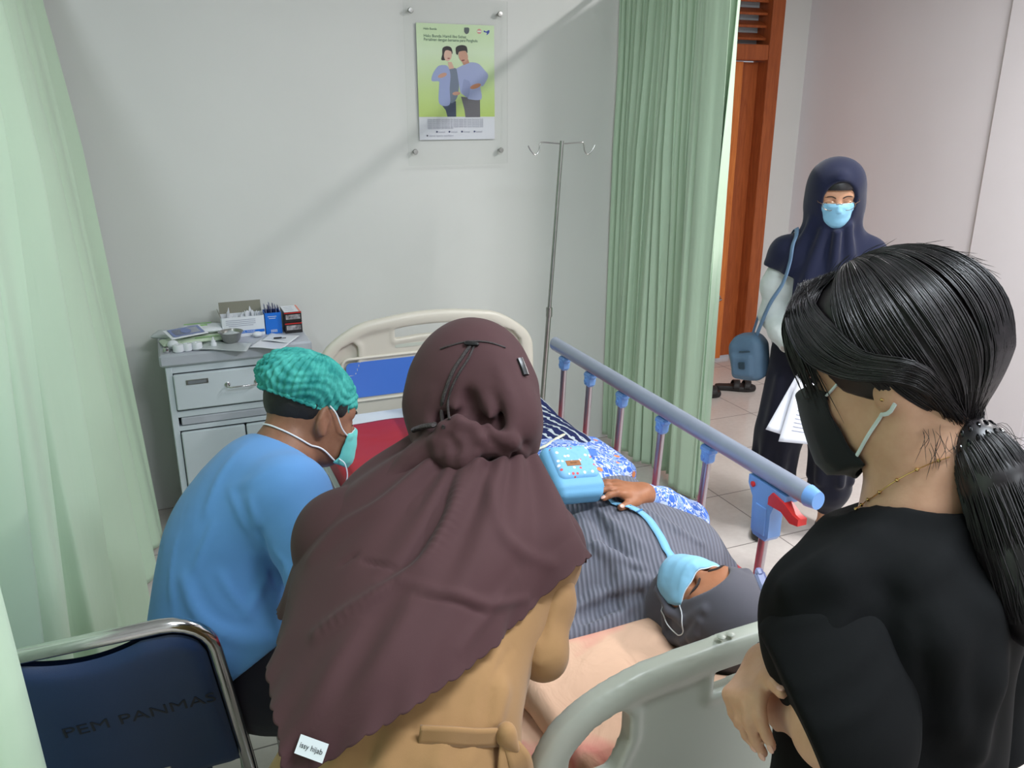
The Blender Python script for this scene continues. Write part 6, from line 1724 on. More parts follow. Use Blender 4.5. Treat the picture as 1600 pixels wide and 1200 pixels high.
gs.disp += [waves(87, 17, 0.0045), waves(88, 46, 0.0016)]
gs.clips += [half((0.9, 1.70, 0.8), (-0.10, 1, 0.35)), half((0.9, 1.275, 0), (0.10, -1, 0))]
V, Fq = gs.mesh(0.0055); fobj('headscarf_drape', V, Fq, m_grey, pa)
# hood of the scarf, smooth over the skull
ph_ = Field(pM, pc)
ph_.ell((0, -0.014, 0.024), (0.094, 0.112, 0.110), None, 0.03)
ph_.fr(np.eye(3), (0, 0, 0))
ph_.chain([(*PH.P((0, -0.03, -0.05)), 0.080), (*(pN + (0, -0.03, 0)), 0.066), (*(pN + (0, 0.02, -0.01)), 0.060)], 0.05)
ph_.cap(PH.P((0, 0.05, -0.105)), PH.P((0.0, 0.0, -0.11)), 0.042, 0.06, 0.05)
# lapped edge running round the cheek, and knot folds by the ear
for (pts, r0) in (([(0.062, 0.062, 0.055), (0.078, 0.035, 0.0), (0.070, 0.050, -0.05), (0.045, 0.078, -0.098), (0.0, 0.092, -0.118)], 0.008), ([(-0.062, 0.062, 0.055), (-0.080, 0.035, 0.0), (-0.074, 0.045, -0.05), (-0.05, 0.072, -0.098), (0, 0.092, -0.118)], 0.008),
                  ([(-0.086, 0.02, 0.03), (-0.094, 0.0, -0.01), (-0.088, -0.01, -0.06), (-0.06, 0.0, -0.11)], 0.009), ([(-0.078, 0.045, 0.045), (-0.092, 0.012, 0.02), (-0.098, -0.03, 0.03)], 0.006), ([(-0.070, 0.035, -0.075), (-0.092, -0.02, -0.08)], 0.009)):
    ph_.chain([(*PH.P(p), r0) for p in pts], 0.010)
ph_.fr(pM, pc); ph_.ell((0, 0.118, -0.020), (0.064, 0.085, 0.088), None, 0.010, 1)
ph_.disp += [waves(91, 22, 0.0018)]
V, Fq = ph_.mesh(0.0045); fobj('headscarf_hood', V, Fq, m_greyp, pa)
mk, PG = mask_mesh('face_mask', PH, m_maskblue, pa, w=0.078, h0=-0.006, h1=-0.112, y0=0.120, body=pb, trim=m_maskedge)
for sx in (1, -1):
    e = PG[-1] if sx > 0 else PG[0]
    q = catmull([e[1], PH.P((sx * 0.088, 0.045, 0.005)), PH.P((sx * 0.097, 0.01, -0.01)), PH.P((sx * 0.092, 0.03, -0.05)), e[-2]], 30)
    MB().tube(push(ph_, q, 0.002, 4, True), 0.0012, 6).build('ear_loop', m_loop, mk)
for sx in (1, -1):
    MB().tube(push(pb, catmull([PH.P((sx * 0.014, 0.102, 0.010)), PH.P((sx * 0.032, 0.100, 0.018)), PH.P((sx * 0.054, 0.084, 0.012))], 14), 0.0005), [0.0012] + [0.0026] * 10 + [0.0016, 0.001, 0.0006], 6).build('eyebrow', m_brow, pa)
    MB().tube(push(pb, catmull([PH.P((sx * 0.018, 0.092, -0.014)), PH.P((sx * 0.033, 0.096, -0.019)), PH.P((sx * 0.050, 0.082, -0.014))], 14), 0.0005), 0.0014, 6).build('eyelashes', m_brow, pa)
# trailing grey tail of the scarf and lavender clip beside the head
q = [onz(1150, 908, 0.70), onz(1168, 904, 0.70), onz(1190, 898, 0.705)]
q = [PH.P((0.06, -0.02, 0.08))] + q
MB().tube(catmull(q, 24), [0.010] * 10 + [0.008] * 8 + [0.007] * 6, 10, flat=(1, 0.8)).build('scarf_tail', m_greyp, pa)
# ---- pillow and peach sheet
pf = Field().box((0.865, 1.145, 0.662), (0.30, 0.135, 0.012), 0.03, None, 0.03).ell((0.90, 1.14, 0.675), (0.28, 0.155, 0.058), None, 0.06)
pf.ell(pc - (0, 0, 0.0), (0.118, 0.125, 0.110), None, 0.03, 1)
pf.disp += [waves(95, 15, 0.005), waves(96, 38, 0.0016)]; pf.clips += [half((0, 0, 0.630), (0, 0, -1)), half((0, 0.962, 0), (0, -1, 0))]
V, Fq = pf.mesh(0.0065)
t = NT('peach_cotton', rgb(224, 184, 156), 0.85, 0, 0.2); v = t.mapped()
n = t.noise(v, 3.2, 3, 0.5, 0.8)
t.color(t.ramp(n, [(0.50, rgb(224, 184, 156)), (0.60, rgb(222, 140, 130)), (0.66, rgb(226, 170, 148))]))
b1 = t.bump(t.noise(v, 10, 4, 0.5, 0.8), 0.45, 0.02); t.bump(t.noise(v, 800, 1), 0.1, 0.0006, b1); m_peach2 = t.m
o_ = fobj('pillow', V, Fq, m_peach2); tag(o_, 'peach pillow with a faint pink pattern under the lying woman’s head', 'pillow')
ps = MB().grid(slabgrid(MX0 - 0.006, MX1 + 0.012, 1.02, 1.34, MZ + 0.006, 0.03, 13, 0.15, 0.006, dl=0.035)).build('peach_sheet', m_peach2, None, angle=None); solid(ps, 0.002, 1)
tag(ps, 'creased peach sheet hanging over the near end of the mattress', 'sheet')
# ---- blue pouch on her belly
m_pou = varied('sky_blue_nylon', rgb(112, 174, 214), 0.6, 0.06, 12, 0.2, 400, 0.0008)
m_poud = plain('deep_blue_zip', rgb(64, 124, 172), 0.5)
t = NT('floral_print_blue', rgb(120, 180, 226), 0.7); v = t.mapped()
vo = t.add('ShaderNodeTexVoronoi'); vo.inputs['Scale'].default_value = 95; t.link(v, vo.inputs['Vector'])
fl = t.ramp(vo.outputs['Color'], [(0.0, rgb(120, 180, 226)), (0.45, rgb(206, 90, 96)), (0.62, rgb(236, 236, 240)), (0.8, rgb(120, 180, 226))], 'CONSTANT')
t.color(t.mix(t.math('LESS_THAN', vo.outputs['Distance'], 0.36), rgb(126, 184, 228), fl)); m_floral = t.m
m_leather = varied('tan_leather', rgb(150, 96, 52), 0.6, 0.1, 30)
po_c = onz(893, 740, 0.915); pz = 0.915
pu = empty('sling_pouch', po_c, 'small sky blue sling pouch with a leather patch resting on the lying woman’s belly', 'pouch')
ax_ = onz(935, 715, pz) - onz(850, 730, pz); ax_ /= np.linalg.norm(ax_); ay_ = np.array([-ax_[1], ax_[0], 0]); az_ = np.array([0, 0, 1.0])
Rt = rotm(28, 6, 0); PM_ = np.column_stack([ax_, ay_, az_]) @ Rt
f_ = Field(PM_, po_c + PM_ @ np.array([0, 0.0, -0.004])); f_.box((0, 0.004, 0.004), (0.046, 0.050, 0.008), 0.018); f_.box((0, -0.044, -0.002), (0.044, 0.014, 0.008), 0.016, None, 0.004); f_.disp.append(waves(99, 50, 0.0012))
V, Fq = f_.mesh(0.0035); fobj('pouch_body', V, Fq, m_pou, pu)
f2 = Field(PM_, po_c); f2.box((0.002, 0.014, 0.016), (0.038, 0.034, 0.003), 0.016); V, Fq = f2.mesh(0.003); pk = fobj('front_pocket', V, Fq, m_floral, pu)
P_ = lambda x, y, z: po_c + PM_ @ np.array([x, y, z])
MB().tube(catmull([P_(-0.056, 0.03, 0.012), P_(-0.050, -0.015, 0.014), P_(-0.02, -0.034, 0.016), P_(0.02, -0.034, 0.016), P_(0.052, -0.018, 0.014), P_(0.058, 0.03, 0.012)], 40), 0.0032, 8).build('pocket_zip', m_poud, pu)
MB().tube(catmull([P_(-0.064, 0.0, 0.0), P_(-0.060, -0.046, -0.001), P_(-0.02, -0.0665, 0.0), P_(0.03, -0.0665, 0.0), P_(0.062, -0.046, -0.001), P_(0.066, 0.0, 0.0)], 40), 0.0026, 8).build('main_zip', m_poud, pu)
MB().box(P_(-0.006, 0.004, 0.0352), (0.038, 0.016, 0.0016), 0.0008, PM_).build('leather_patch', m_leather, pu)
text_mesh('patch_lettering', 'Artch', 0.0075, plain('burnt_lettering', rgb(84, 48, 26), 0.7), P_(-0.006, 0.004, 0.0362), PM_[:, 0], PM_[:, 1], pu, 0.0001)
for s_ in (-1, 1): MB().box(P_(s_ * 0.064, -0.03, 0.004), (0.010, 0.012, 0.006), 0.002, PM_).build('strap_loop', m_poud, pu)
MB().prism([(-0.016, -0.010), (0.014, -0.012), (0.018, 0.010), (-0.010, 0.012)], None, P_(0.058, 0.040, 0.026), PM_[:, 0], PM_[:, 1], PM_[:, 2], 0.0012).build('blue_tag', plain('royal_blue_tag', rgb(52, 108, 200), 0.4), pu, smooth=False)
q = [P_(0.060, -0.03, 0.0)] + [hit([gs, pb, bl_], x, y, 1.0, 0.004) for (x, y) in ((958, 785), (985, 792), (1008, 806), (1028, 832), (1040, 855), (1050, 878), (1056, 900))]
c = catmull(np.array(q), 60); c = push(gs, c, 0.004, 4, True); c = push(bl_, c, 0.003, 3, True); c = push(pb, c, 0.004, 3, True); tg = np.gradient(c, axis=0); wv = np.cross(tg, (0.1, 0, 1.0)); wv /= np.linalg.norm(wv, axis=1, keepdims=True)
m_sky = plain('sky_blue_webbing', rgb(128, 188, 224), 0.7)
so = MB().grid(np.stack([c - wv * 0.010, c + (0, 0, 0.0008), c + wv * 0.010], 1)).build('pouch_strap', m_sky, pu, angle=None); solid(so, 0.0018, 0)
MB().box(c[22] + (0, 0, 0.003), (0.024, 0.004, 0.003), 0.001, np.column_stack([wv[22], tg[22] / np.linalg.norm(tg[22]), (0, 0, 1)])).build('strap_slider', m_poud, pu)
# ================================================================ WOMAN IN BLACK WITH THE PONYTAIL
m_blk = cloth('black_crepe', rgb(13, 14, 15), 0.9, 0.22, 4, 700, 0.12, amt=0.10, sheen=0.0, spec=0.15)
m_hairm = NT('black_hair', rgb(22, 19, 21), 0.38, 0, 0.5); 
v = m_hairm.mapped(); m_hairm.color(m_hairm.ramp(m_hairm.noise(v, 40, 3), [(0.3, rgb(15, 13, 15)), (0.75, rgb(38, 32, 34))])); m_hairm = m_hairm.m
kw = empty('person', (0.8, 0.62, 0), 'woman in a black top with long black ponytail and black mask, nearest right', 'person')
kH = np.array([0.815, 0.735, 1.442])
kf = -CR * 0.86 + np.array([0.386, 0.9225, 0]) * 0.36 + np.array([0, 0, -0.44])
kM = frame((-0.42, 0.80, -0.44), (-0.08, 0.33, 0.94))
kb = Field(); KH = Head(kb, kH, kM, 0.98)
T1, T2, T3 = at(1410, 925, 1.06), at(1395, 1045, 1.06), at(1385, 1210, 1.06)
kn0 = KH.P((0, -0.035, -0.055)); kn1 = at(1432, 800, 1.04)
ksL, ksR = at(1303, 965, 1.0), at(1515, 900, 1.12)
keL, keR = at(1302, 1145, 0.93), at(1490, 1180, 1.16)
kwL, kwR = at(1206, 1082, 1.14), at(1199, 1034, 1.07)
def ktorso(f, i=0.0, k=0.06):
    f.fr(np.eye(3), (0, 0, 0))
    up = T1 - T3; up /= np.linalg.norm(up); M = frame((-0.35, 0.93, 0), up)
    f.ell(T1 - up * 0.03, (0.14 + i, 0.085 + i, 0.11 + i), M, k); f.ell(T2, (0.125 + i, 0.095 + i, 0.15 + i), M, k)
    f.ell(T3, (0.14 + i, 0.10 + i, 0.15 + i), M, k); f.ell(T3 - (0, 0, 0.17), (0.16 + i, 0.115 + i, 0.15 + i), None, k)
    f.cap(ksL, ksR, 0.046 + i, None, k)
def klegs(f, i=0.0):
    for s_ in (-1, 1):
        b0_ = np.array([T3[0], T3[1], 0.78]) + np.array([0.05, 0.06, 0]) * s_ * 1.1
        f.chain([(*b0_, 0.088 + i), (b0_[0], b0_[1], 0.45, 0.058 + i), (b0_[0], b0_[1], 0.09, 0.038 + i)], 0.03)
        f.cap((b0_[0], b0_[1], 0.045), (b0_[0] - 0.08, b0_[1] + 0.10, 0.032), 0.034, 0.026, 0.03)
ktorso(kb); klegs(kb)
kb.chain([(*kn0, 0.052), (*((kn0 + kn1) / 2), 0.052), (*kn1, 0.057), (*(T1 + (kn1 - T1) * 0.4), 0.07)], 0.035)
kb.chain([(*ksL, 0.046), (*keL, 0.037), (*(keL * .4 + kwL * .6), 0.030), (*kwL, 0.024)], 0.03); kb.chain([(*ksR, 0.046), (*keR, 0.037), (*kwR, 0.025)], 0.03)
# sternomastoid and jaw line
kb.cap(KH.P((-0.062, -0.025, -0.045)), kn1 - CR * 0.03 + CF * 0.0, 0.012, 0.010, 0.03)
# right hand lies over the left wrist, thumb on top, fingers wrapping down its outer side
hdir = at(1146, 1108, 1.005) - kwR
ktips = add_hand(kb, kwR, hdir, -CR * 0.9 - CF * 0.45 + CU * 0.45, True, ((42, 24, 14), (46, 26, 16), (50, 28, 18), (54, 30, 20)), (2, 0, -1, -3), thumb=(0.85, 0.50, 0.20), thumb_bend=0, s=0.86, tcurl=CR * 0.35 - CF * 0.25 - CU * 0.1)
add_hand(kb, kwL, CF * 0.85 - CU * 0.30 + CR * 0.35, CU * 0.6 + CF * 0.6, False, ((20, 30, 20),) * 4, s=0.92)
V, Fq = kb.mesh(0.0040); fobj('body', V, Fq, m_skinD, kw)
nails(ktips, kw)
MB().tube([kwR + 0.0285 * (math.cos(a) * np.cross(hdir / np.linalg.norm(hdir), CF) + math.sin(a) * CF) * np.array([1, 1, 1]) - hdir * 0.06 for a in np.linspace(0, 2 * PI, 30, endpoint=False)], 0.0022, 8, closed=True).build('hair_tie_bracelet', m_black, kw)
# top
kt = Field(); ktorso(kt, 0.026, 0.07)
def sleeve(f, a, b, r0):
    f.chain([(*a, 0.070), (*(a * .6 + b * .4), r0), (*(a * .1 + b * .9), r0 + 0.006), (*(b + (b - a) * 0.2), r0)], 0.05)
    f.clips.append(half(a * .12 + b * .88, b - a)); f.disp += [waves(103, 14, 0.004), waves(104, 36, 0.0015)]
slv = Field(); slv.chain([(*ksL, 0.068), (*(ksL * .5 + keL * .5), 0.076), (*keL, 0.074), (*(keL * .6 + kwL * .4), 0.072)], 0.05); slv.clips.append(half(at(1230, 1092, 0.98), -CR * 0.92 - CU * 0.38 + CF * 0.1)); slv.disp += [waves(103, 12, 0.005), waves(104, 34, 0.0015)]
kt.cap(ksL, ksL * .7 + keL * .3, 0.070, 0.070, 0.05); kt.cap(ksR, ksR * .6 + keR * .4, 0.070, 0.072, 0.05)
slr = Field(); sleeve(slr, ksR, keR, 0.072)
kt.cap(T1 + (kn1 - T1) * 0.15, kn1 - (kn1 - T1) * 0.05, 0.12, 0.074, 0.06)
for (pts, r0, kk, op) in (([(1360, 850, 1), (1300, 900, 1), (1240, 925, 1)], 0.008, 0.04, 0), ([(1390, 930, 1), (1370, 1000, 1), (1360, 1080, 1)], 0.010, 0.04, 1), ([(1450, 900, 1), (1470, 1000, 1), (1480, 1120, 1)], 0.010, 0.05, 0),
                      ([(1540, 960, 1), (1535, 1060, 1), (1520, 1170, 1)], 0.010, 0.05, 0)):
    q = [hit(kt, p[0], p[1], 0.4, 0.0) for p in pts]; q = [x for x in q if x is not None]
    if len(q) > 1: kt.chain([(*(x + CF * (0.005 if op == 0 else -0.003)), r0) for x in q], kk, op)
fcrease(kt, [(1500, 830), (1450, 900), (1400, 930)], 0.014, 0.006, 0.4); fcrease(kt, [(1470, 960), (1490, 1060), (1500, 1160)], 0.014, 0.006, 0.4); fcrease(kt, [(1440, 980), (1450, 1080), (1450, 1180)], 0.010, -0.004, 0.4)
fcrease(slv, [(1330, 930), (1290, 960), (1230, 975)], 0.010, 0.006, 0.4); fcrease(slv, [(1370, 980), (1330, 1040), (1260, 1080)], 0.012, 0.006, 0.4); fcrease(slv, [(1390, 1060), (1350, 1110), (1290, 1140)], 0.010, 0.005, 0.4)
kt.disp += [waves(101, 12, 0.005), waves(102, 30, 0.0018)]
pA, pB, pC_ = at(1337, 800, 1.0), at(1530, 752, 1.08), at(1440, 775, 0.98)
nn = np.cross(pB - pA, pC_ - pA); nn /= np.linalg.norm(nn); nn = nn if nn[2] > 0 else -nn
q0 = at(1440, 772, 1.0)
nn = np.array([0.02, -0.10, 1.0]) - CR * 0.16; nn /= np.linalg.norm(nn)
kt.clips.append(half(kn1 + np.array([0, 0, 0.034]), (-0.18, 0.36, 1)))
kt.fr(np.eye(3), (0, 0, 0)); kt.ell(kn1 + np.array([0, 0.0, 0.045]), (0.072, 0.072, 0.045), None, 0.008, 1); kt.ell(kn1 + np.array([-0.035, 0.055, 0.020]), (0.055, 0.055, 0.055), None, 0.02, 1)
# sleeve openings and lower hem
aL = (keL - ksL) / np.linalg.norm(keL - ksL)
kt.clips.append(half((0, 0, 0.86), (0, 0, -1)))
V, Fq = kt.mesh(0.006)
fobj('black_top', V, Fq, m_blk, kw)
mesh_field('sleeve', slv, 0.006, m_blk, kw); mesh_field('sleeve', slr, 0.008, m_blk, kw)
tr = Field(); klegs(tr, 0.03); tr.ell(T3 - (0, 0, 0.2), (0.172, 0.13, 0.14), None, 0.05); tr.clips.append(half((0, 0, 0.09), (0, 0, -1)))
mesh_field('trousers', tr, 0.010, m_blk, kw)
for s_ in (-1, 1):
    b0_ = np.array([T3[0], T3[1], 0.78]) + np.array([0.05, 0.06, 0]) * s_ * 1.1
    f_ = Field().cap((b0_[0] + .02, b0_[1] - .02, 0.025), (b0_[0] - 0.085, b0_[1] + 0.11, 0.02), 0.04, 0.034, 0.03).ell((b0_[0] - .03, b0_[1] + .04, 0.03), (0.10, 0.05, 0.035), rotm(0, 0, 128)); f_.clips += [half((0, 0, 0.002), (0, 0, -1)), half((0, 0, 0.07), (0, 0, 1))]
    mesh_field('shoe', f_, 0.008, m_black, kw)
# mask, loops, ear stud, lashes
mk, KG = mask_mesh('face_mask', KH, m_maskblack, kw, w=0.080, h0=-0.004, h1=-0.134, y0=0.130, pleats=0, body=kb)
m_wloop = plain('pale_elastic_tape', rgb(214, 224, 226), 0.6)
ear = lambda x, y, z: KH.P((x, y, z))
for (a, b_, off_) in (((-0.064, 0.062, -0.018), (-0.083, -0.004, 0.018), 0), ((-0.060, 0.040, -0.088), (-0.083, -0.020, -0.040), 1)):
    q = push(kb, catmull([KG[0, 2 if off_ == 0 else -5], ear(*(np.array(a) * 0.5 + np.array(b_) * 0.5)), ear(*b_)], 20), 0.003, 5, True)
    MB().tube(q, 0.0026, 8, flat=(1, 0.6)).build('ear_loop', m_wloop, mk)
p = KH.P((-0.0885, -0.010, -0.037))
MB().lathe([(0, -0.002), (0.0018, -0.0015), (0.0024, 0), (0.0018, 0.0015), (0, 0.002)], p, 10).build('ear_stud', plain('gold', rgb(214, 180, 120), 0.2, 1.0), kw)
for sx in (1, -1):
    MB().tube(push(kb, catmull([KH.P((sx * 0.014, 0.102, 0.010)), KH.P((sx * 0.032, 0.100, 0.017)), KH.P((sx * 0.054, 0.084, 0.010))], 12), 0.0004), [0.001] + [0.0024] * 9 + [0.001, 0.0006], 6).build('eyebrow', m_brow, kw)
    q = MB()
    for tt in np.linspace(0, 1, 16):
        b0_ = KH.P((sx * (0.020 + 0.030 * tt), 0.094 - 0.010 * tt ** 2, -0.016)); q.tube([b0_, b0_ + KH.D((sx * 0.003 * tt, 0.007, -0.003)), b0_ + KH.D((sx * 0.005 * tt, 0.011, -0.002))], [0.0006, 0.0004, 0.0002], 4)
    q.build('eyelashes', m_brow, kw)
# necklace
q = [hit([kb, kt], x, y, 0.7, 0.0015) for (x, y) in ((1484, 714), (1455, 724), (1420, 740), (1392, 756), (1366, 775), (1350, 786), (1336, 796))]
q = catmull(np.array([x for x in q if x is not None]), 60); q = push(kb, q, 0.0015, 3, True)
m_gold = bpy.data.materials['gold']
ncl = MB().tube(q, 0.0007, 6).build('necklace', m_gold, kw)
for i in (6, 16, 26, 36, 44, 52, 58): MB().lathe([(0, -0.0026), (0.0020, -0.0016), (0.0026, 0), (0.0020, 0.0016), (0, 0.0026)], q[i], 10).build('necklace_bead', m_gold, ncl)

# ---- hair: scalp mass, combed strands, fringe, ponytail
hc = KH.P((0, -0.022, 0.026)); HR = (0.097, 0.117, 0.108)
hs = Field(kM, hc); hs.ell((0, 0, 0), (HR[0] - .003, HR[1] - .003, HR[2] - .003), None, 0.02)
TIE = at(1508, 672, 0.985)
tl = kM.T @ (TIE - hc)
hs.cap((0, -0.058, -0.03), tuple(tl * 0.90), 0.050, 0.018, 0.03)
hs.clips.append(half(KH.P((0, 0.048, 0.0)), KH.D((0, 1.0, -0.50))))
def lowclip(P):
    q = (P - KH.c) @ kM
    return np.minimum(0.004 - q[:, 2], -0.040 + 0.55 * q[:, 1] - q[:, 2])
hs.clips.append(lowclip)
V, Fq = hs.mesh(0.0045); hairo = fobj('hair', V, Fq, m_hairm, kw)
def strand_mesh(paths, r, name, parent, mat, nseg=None, sides=3):
    """thin tapering strands, all in one hair part"""
    n, m = paths.shape[:2]
    T = np.gradient(paths, axis=1); T /= np.linalg.norm(T, axis=2, keepdims=True) + 1e-9
    a = np.cross(T, kM[:, 0] * 0.3 + np.array([0.2, 0.5, 0.8])); a /= np.linalg.norm(a, axis=2, keepdims=True) + 1e-9
    b = np.cross(T, a)
    tt = np.linspace(0, 1, m); tap = np.minimum(1, np.minimum(tt * 6 + 0.3, (1 - tt) * 5 + 0.15))
    rr_ = (np.asarray(r).reshape(-1, 1) * tap[None, :])[..., None]
    V = np.zeros((n, m, sides, 3))
    for k in range(sides):
        an = 2 * PI * k / sides; V[:, :, k] = paths + (a * math.cos(an) + b * math.sin(an)) * rr_
    idx = np.arange(n * m * sides).reshape(n, m, sides); F = []
    for k in range(sides):
        k2 = (k + 1) % sides; F.append(np.stack([idx[:, :-1, k], idx[:, :-1, k2], idx[:, 1:, k2], idx[:, 1:, k]], -1).reshape(-1, 4))
    return fobj(name, V.reshape(-1, 3), np.concatenate(F), mat, parent)
rg = np.random.RandomState(77)
ts = np.linspace(0, 1, 26)
def slerp(a, b, t_):
    a = a / np.linalg.norm(a); b = b / np.linalg.norm(b); w = math.acos(max(-1, min(1, a @ b))); s_ = math.sin(w) + 1e-9
    return (np.sin((1 - t_) * w)[:, None] * a + np.sin(t_ * w)[:, None] * b) / s_
P1 = []; R1 = []
tdir = tl / np.array(HR)
pole = tdir / np.linalg.norm(tdir)
e_a = np.cross(pole, (1.0, 0, 0)); e_a /= np.linalg.norm(e_a); e_b = np.cross(pole, e_a)
off_c = rg.normal(size=90) * 0.05
faceclip = hs.clips[0]
for i in range(5200):
    psi = rg.uniform(0, 2 * PI); cl_ = int(psi / (2 * PI) * 90) % 90
    psi0 = psi + off_c[cl_] * rg.uniform(0.3, 1)
    al = np.linspace(3.05, 0.10, 40); pv = psi0 + 0.22 * np.sin(al * 1.1 + rg.uniform(-.3, .3)) * np.sin(psi0 * 1.0) * 0.6
    d_ = np.cos(al)[:, None] * pole + np.sin(al)[:, None] * (np.cos(pv)[:, None] * e_a + np.sin(pv)[:, None] * e_b)
    d_ /= np.linalg.norm(d_, axis=1, keepdims=True)
    p = d_ * np.array(HR) * (1.0 + 0.012 * abs(rg.normal()))
    wp = hc + p @ kM.T
    ok = (faceclip(wp) < 0.004) & (lowclip(wp) < 0.006)
    bad = np.nonzero(~ok[:34])[0]
    k0 = (bad.max() + 1) if len(bad) else 0
    if k0 > 30: continue
    if rg.rand() < 0.45: k0 = int(rg.uniform(k0, k0 + (30 - k0) * 0.6))
    p = p[k0:]; m_ = len(p); tt_ = np.linspace(0, 1, m_)
    w = np.clip((tt_ - 0.80) / 0.20, 0, 1)[:, None] ** 1.5
    p = p * (1 - w) + (tl + rg.normal(size=3) * 0.007) * w
    p = hc + p @ kM.T
    xi = np.linspace(0, m_ - 1, 24); P1.append(np.stack([np.interp(xi, np.arange(m_), p[:, a_]) for a_ in range(3)], 1)); R1.append(rg.uniform(0.0005, 0.0011))
P1 = np.array(P1); P1[:, :-3] = push(hs, P1[:, :-3], 0.0012, 4, True)
strand_mesh(P1, np.array(R1), 'combed_hair', hairo, m_hairm)
# fringe falling forward past the brow
P2 = []; R2_ = []
for i in range(620):
    sx = rg.uniform(-1, 1); a0 = KH.P((sx * 0.030, rg.uniform(0.02, 0.06), 0.122))
    far = rg.rand() ** 1.6
    e_ = KH.P((sx * 0.068 + rg.normal() * 0.004, 0.104 - 0.05 * abs(sx) ** 2 + rg.uniform(-0.004, 0.014), 0.028 - 0.095 * far * (0.35 + 0.65 * (abs(sx) > 0.45)) ))
    m1 = KH.P((sx * 0.055, 0.098 - 0.030 * sx * sx + rg.uniform(-.003, .006), 0.100)); m2 = KH.P((sx * 0.072, 0.116 - 0.05 * sx * sx + rg.uniform(-.003, .006), 0.055))
    P2.append(catmull([a0, m1, m2, e_], 22)); R2_.append(rg.uniform(0.0005, 0.001))
strand_mesh(push(hs, np.array(P2), 0.0015, 2, True), np.array(R2_), 'fringe', hairo, m_hairm)
P5 = []
for i in range(1500):
    sx = -1 if rg.rand() < 0.7 else 1; a = rg.rand()
    q_ = [(sx * rg.uniform(0.0, 0.03), rg.uniform(0.02, 0.07), 0.128), (sx * (0.055 + rg.uniform(-.004, .004)), 0.082 - 0.035 * a, 0.098), (sx * 0.092, 0.066 - 0.05 * a, 0.040 + 0.02 * a), (sx * 0.104, 0.022 - 0.035 * a, 0.002 + 0.02 * a), (sx * 0.092, -0.05 - 0.02 * a, -0.030 + 0.015 * a)]
    p = catmull([KH.P(x) for x in q_] + [TIE + rg.normal(size=3) * 0.006], 26)
    P5.append(p)
P5 = np.array(P5) + rg.normal(size=(len(P5), 1, 3)) * 0.0012; P5[:, :-3] = push(hs, P5[:, :-3], 0.0020, 4, True)
strand_mesh(P5, rg.uniform(0.0005, 0.001, len(P5)), 'temple_hair', hairo, m_hairm)
# ponytail
cl = catmull([TIE, at(1538, 712, 0.965), at(1572, 790, 0.95), at(1602, 880, 0.94), at(1618, 950, 0.93), at(1622, 990, 0.925)], 40)
ct = Field(); 
ct.chain([(*cl[i], r_) for i, r_ in ((0, 0.017), (5, 0.023), (12, 0.034), (22, 0.040), (31, 0.036), (37, 0.022))], 0.03)
V, Fq = ct.mesh(0.006); fobj('ponytail_core', V, Fq, m_hairm, hairo)
P3 = []; R3 = []
Tg = np.gradient(cl, axis=0); Tg /= np.linalg.norm(Tg, axis=1, keepdims=True)
ux = np.cross(Tg, CF); ux /= np.linalg.norm(ux, axis=1, keepdims=True); uy = np.cross(Tg, ux)
s40 = np.linspace(0, 1, 40)
for i in range(2200):
    a = rg.uniform(0, 2 * PI); rr_ = math.sqrt(rg.uniform(0.55, 1.05)); w0 = rg.normal() * 0.25
    prof = np.interp(s40, [0, 0.06, 0.2, 0.5, 0.8, 1.0], [0.014, 0.022, 0.036, 0.046, 0.044, 0.036]) * rr_
    an = a + w0 * s40
    wob = 0.003 * np.sin(s40 * rg.uniform(3, 9) + rg.uniform(0, 6)) * s40
    p = cl + ux * ((prof + wob) * np.cos(an))[:, None] + uy * (prof * np.sin(an))[:, None]
    L = rg.uniform(0.82, 1.0); k_ = int(40 * L)
    P3.append(catmull(p[:k_:3], 22)); R3.append(rg.uniform(0.0005, 0.0011))
strand_mesh(np.array(P3), np.array(R3), 'ponytail_strands', hairo, m_hairm)
# loose wisps: nape, crown and ponytail edge
P4 = []
for i in range(22):
    b0_ = hit([kb, hs], rg.uniform(1440, 1500), rg.uniform(660, 705), 0.8, 0.001)
    if b0_ is None: continue
    P4.append(catmull([b0_, b0_ + CU * -0.012 + CR * rg.uniform(-.006, .006) - CF * 0.003, b0_ + CU * -rg.uniform(0.02, 0.045) + CR * rg.uniform(-.012, .010) - CF * 0.002], 12))
wisps_n = np.array(P4); P4 = []
for i in range(60):
    a = rg.uniform(0.1, 2.6); d_ = np.array([rg.uniform(-.5, .5), math.cos(a), math.sin(a)]); d_ /= np.linalg.norm(d_)
    b0_ = hc + (d_ * np.array(HR)) @ kM.T; t0 = np.cross(kM[:, 0], kM @ d_)
    P4.append(catmull([b0_, b0_ + kM @ d_ * 0.005 + t0 * 0.015, b0_ + kM @ d_ * rg.uniform(0.003, 0.010) + t0 * 0.035], 12))
wisps_c = np.array(P4); P4 = []
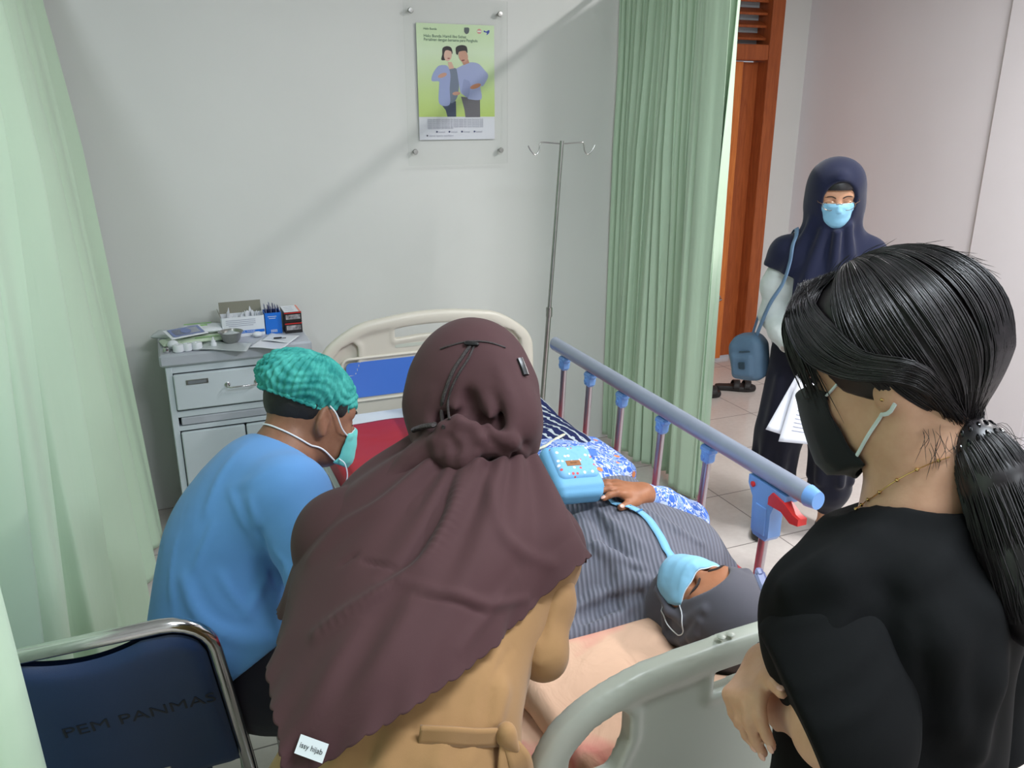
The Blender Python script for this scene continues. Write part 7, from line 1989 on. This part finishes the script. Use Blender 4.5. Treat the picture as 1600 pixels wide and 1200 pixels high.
for i in range(50):
    b0_ = cl[2] + ux[2] * rg.normal() * 0.01
    P4.append(catmull([b0_, b0_ + CR * 0.03 + CU * rg.uniform(-.03, .01), b0_ + CR * rg.uniform(0.05, 0.08) - CU * rg.uniform(0.0, 0.06)], 12))
for nm_, w_ in (('nape_wisps', wisps_n), ('crown_wisps', wisps_c), ('ponytail_wisps', np.array(P4))): tag(strand_mesh(w_, np.full(len(w_), 0.00035), nm_, hairo, m_hairm), kind='stuff')
# coiled hair tie
m_tie = plain('glossy_black_coil', rgb(12, 12, 14), 0.12)
ax_ = Tg[1]; e1 = np.cross(ax_, CF); e1 /= np.linalg.norm(e1); e2 = np.cross(ax_, e1)
for k, o_s in enumerate((-0.008, 0.012, 0.026)):
    q = []
    for i in range(260):
        a = 2 * PI * i / 260; b_ = a * 17
        R0 = (0.0235, 0.0245, 0.027)[k] + 0.0042 * math.cos(b_)
        q.append(TIE + ax_ * (o_s + 0.0042 * math.sin(b_)) + (e1 * math.cos(a) + e2 * math.sin(a)) * R0)
    MB().tube(q, 0.0020, 6, closed=True).build('coiled_hair_tie', m_tie, kw)
# lavender clip hooked at her sleeve
m_lav = plain('lavender_plastic', rgb(150, 156, 206), 0.35)
c0, c1_, c2_ = at(1188, 900, 1.06), at(1192, 915, 1.05), at(1203, 938, 1.04)
lv = empty('plastic_clip', c1_, 'small lavender plastic clip with a square black mark, between grey headscarf and black sleeve', 'clip')
axc = (c2_ - c0); Lc = np.linalg.norm(axc); axc /= Lc; M_ = frame(axc, -CF)
MB().box((c0 + c2_) / 2, (0.013, Lc + 0.012, 0.010), 0.003, M_).build('clip_body', m_lav, lv)
MB().box(c0 - axc * 0.004, (0.010, 0.012, 0.013), 0.003, M_).build('clip_head', m_lav, lv)
MB().box(c1_ + axc * 0.010 - CF * 0.0055, (0.007, 0.008, 0.001), 0.0, M_).build('square_mark', m_black, lv, smooth=False)
text_mesh('mark_letter', 'G', 0.007, m_paper, c1_ + axc * 0.010 - CF * 0.0064, CR, CU, lv, 0.0001)
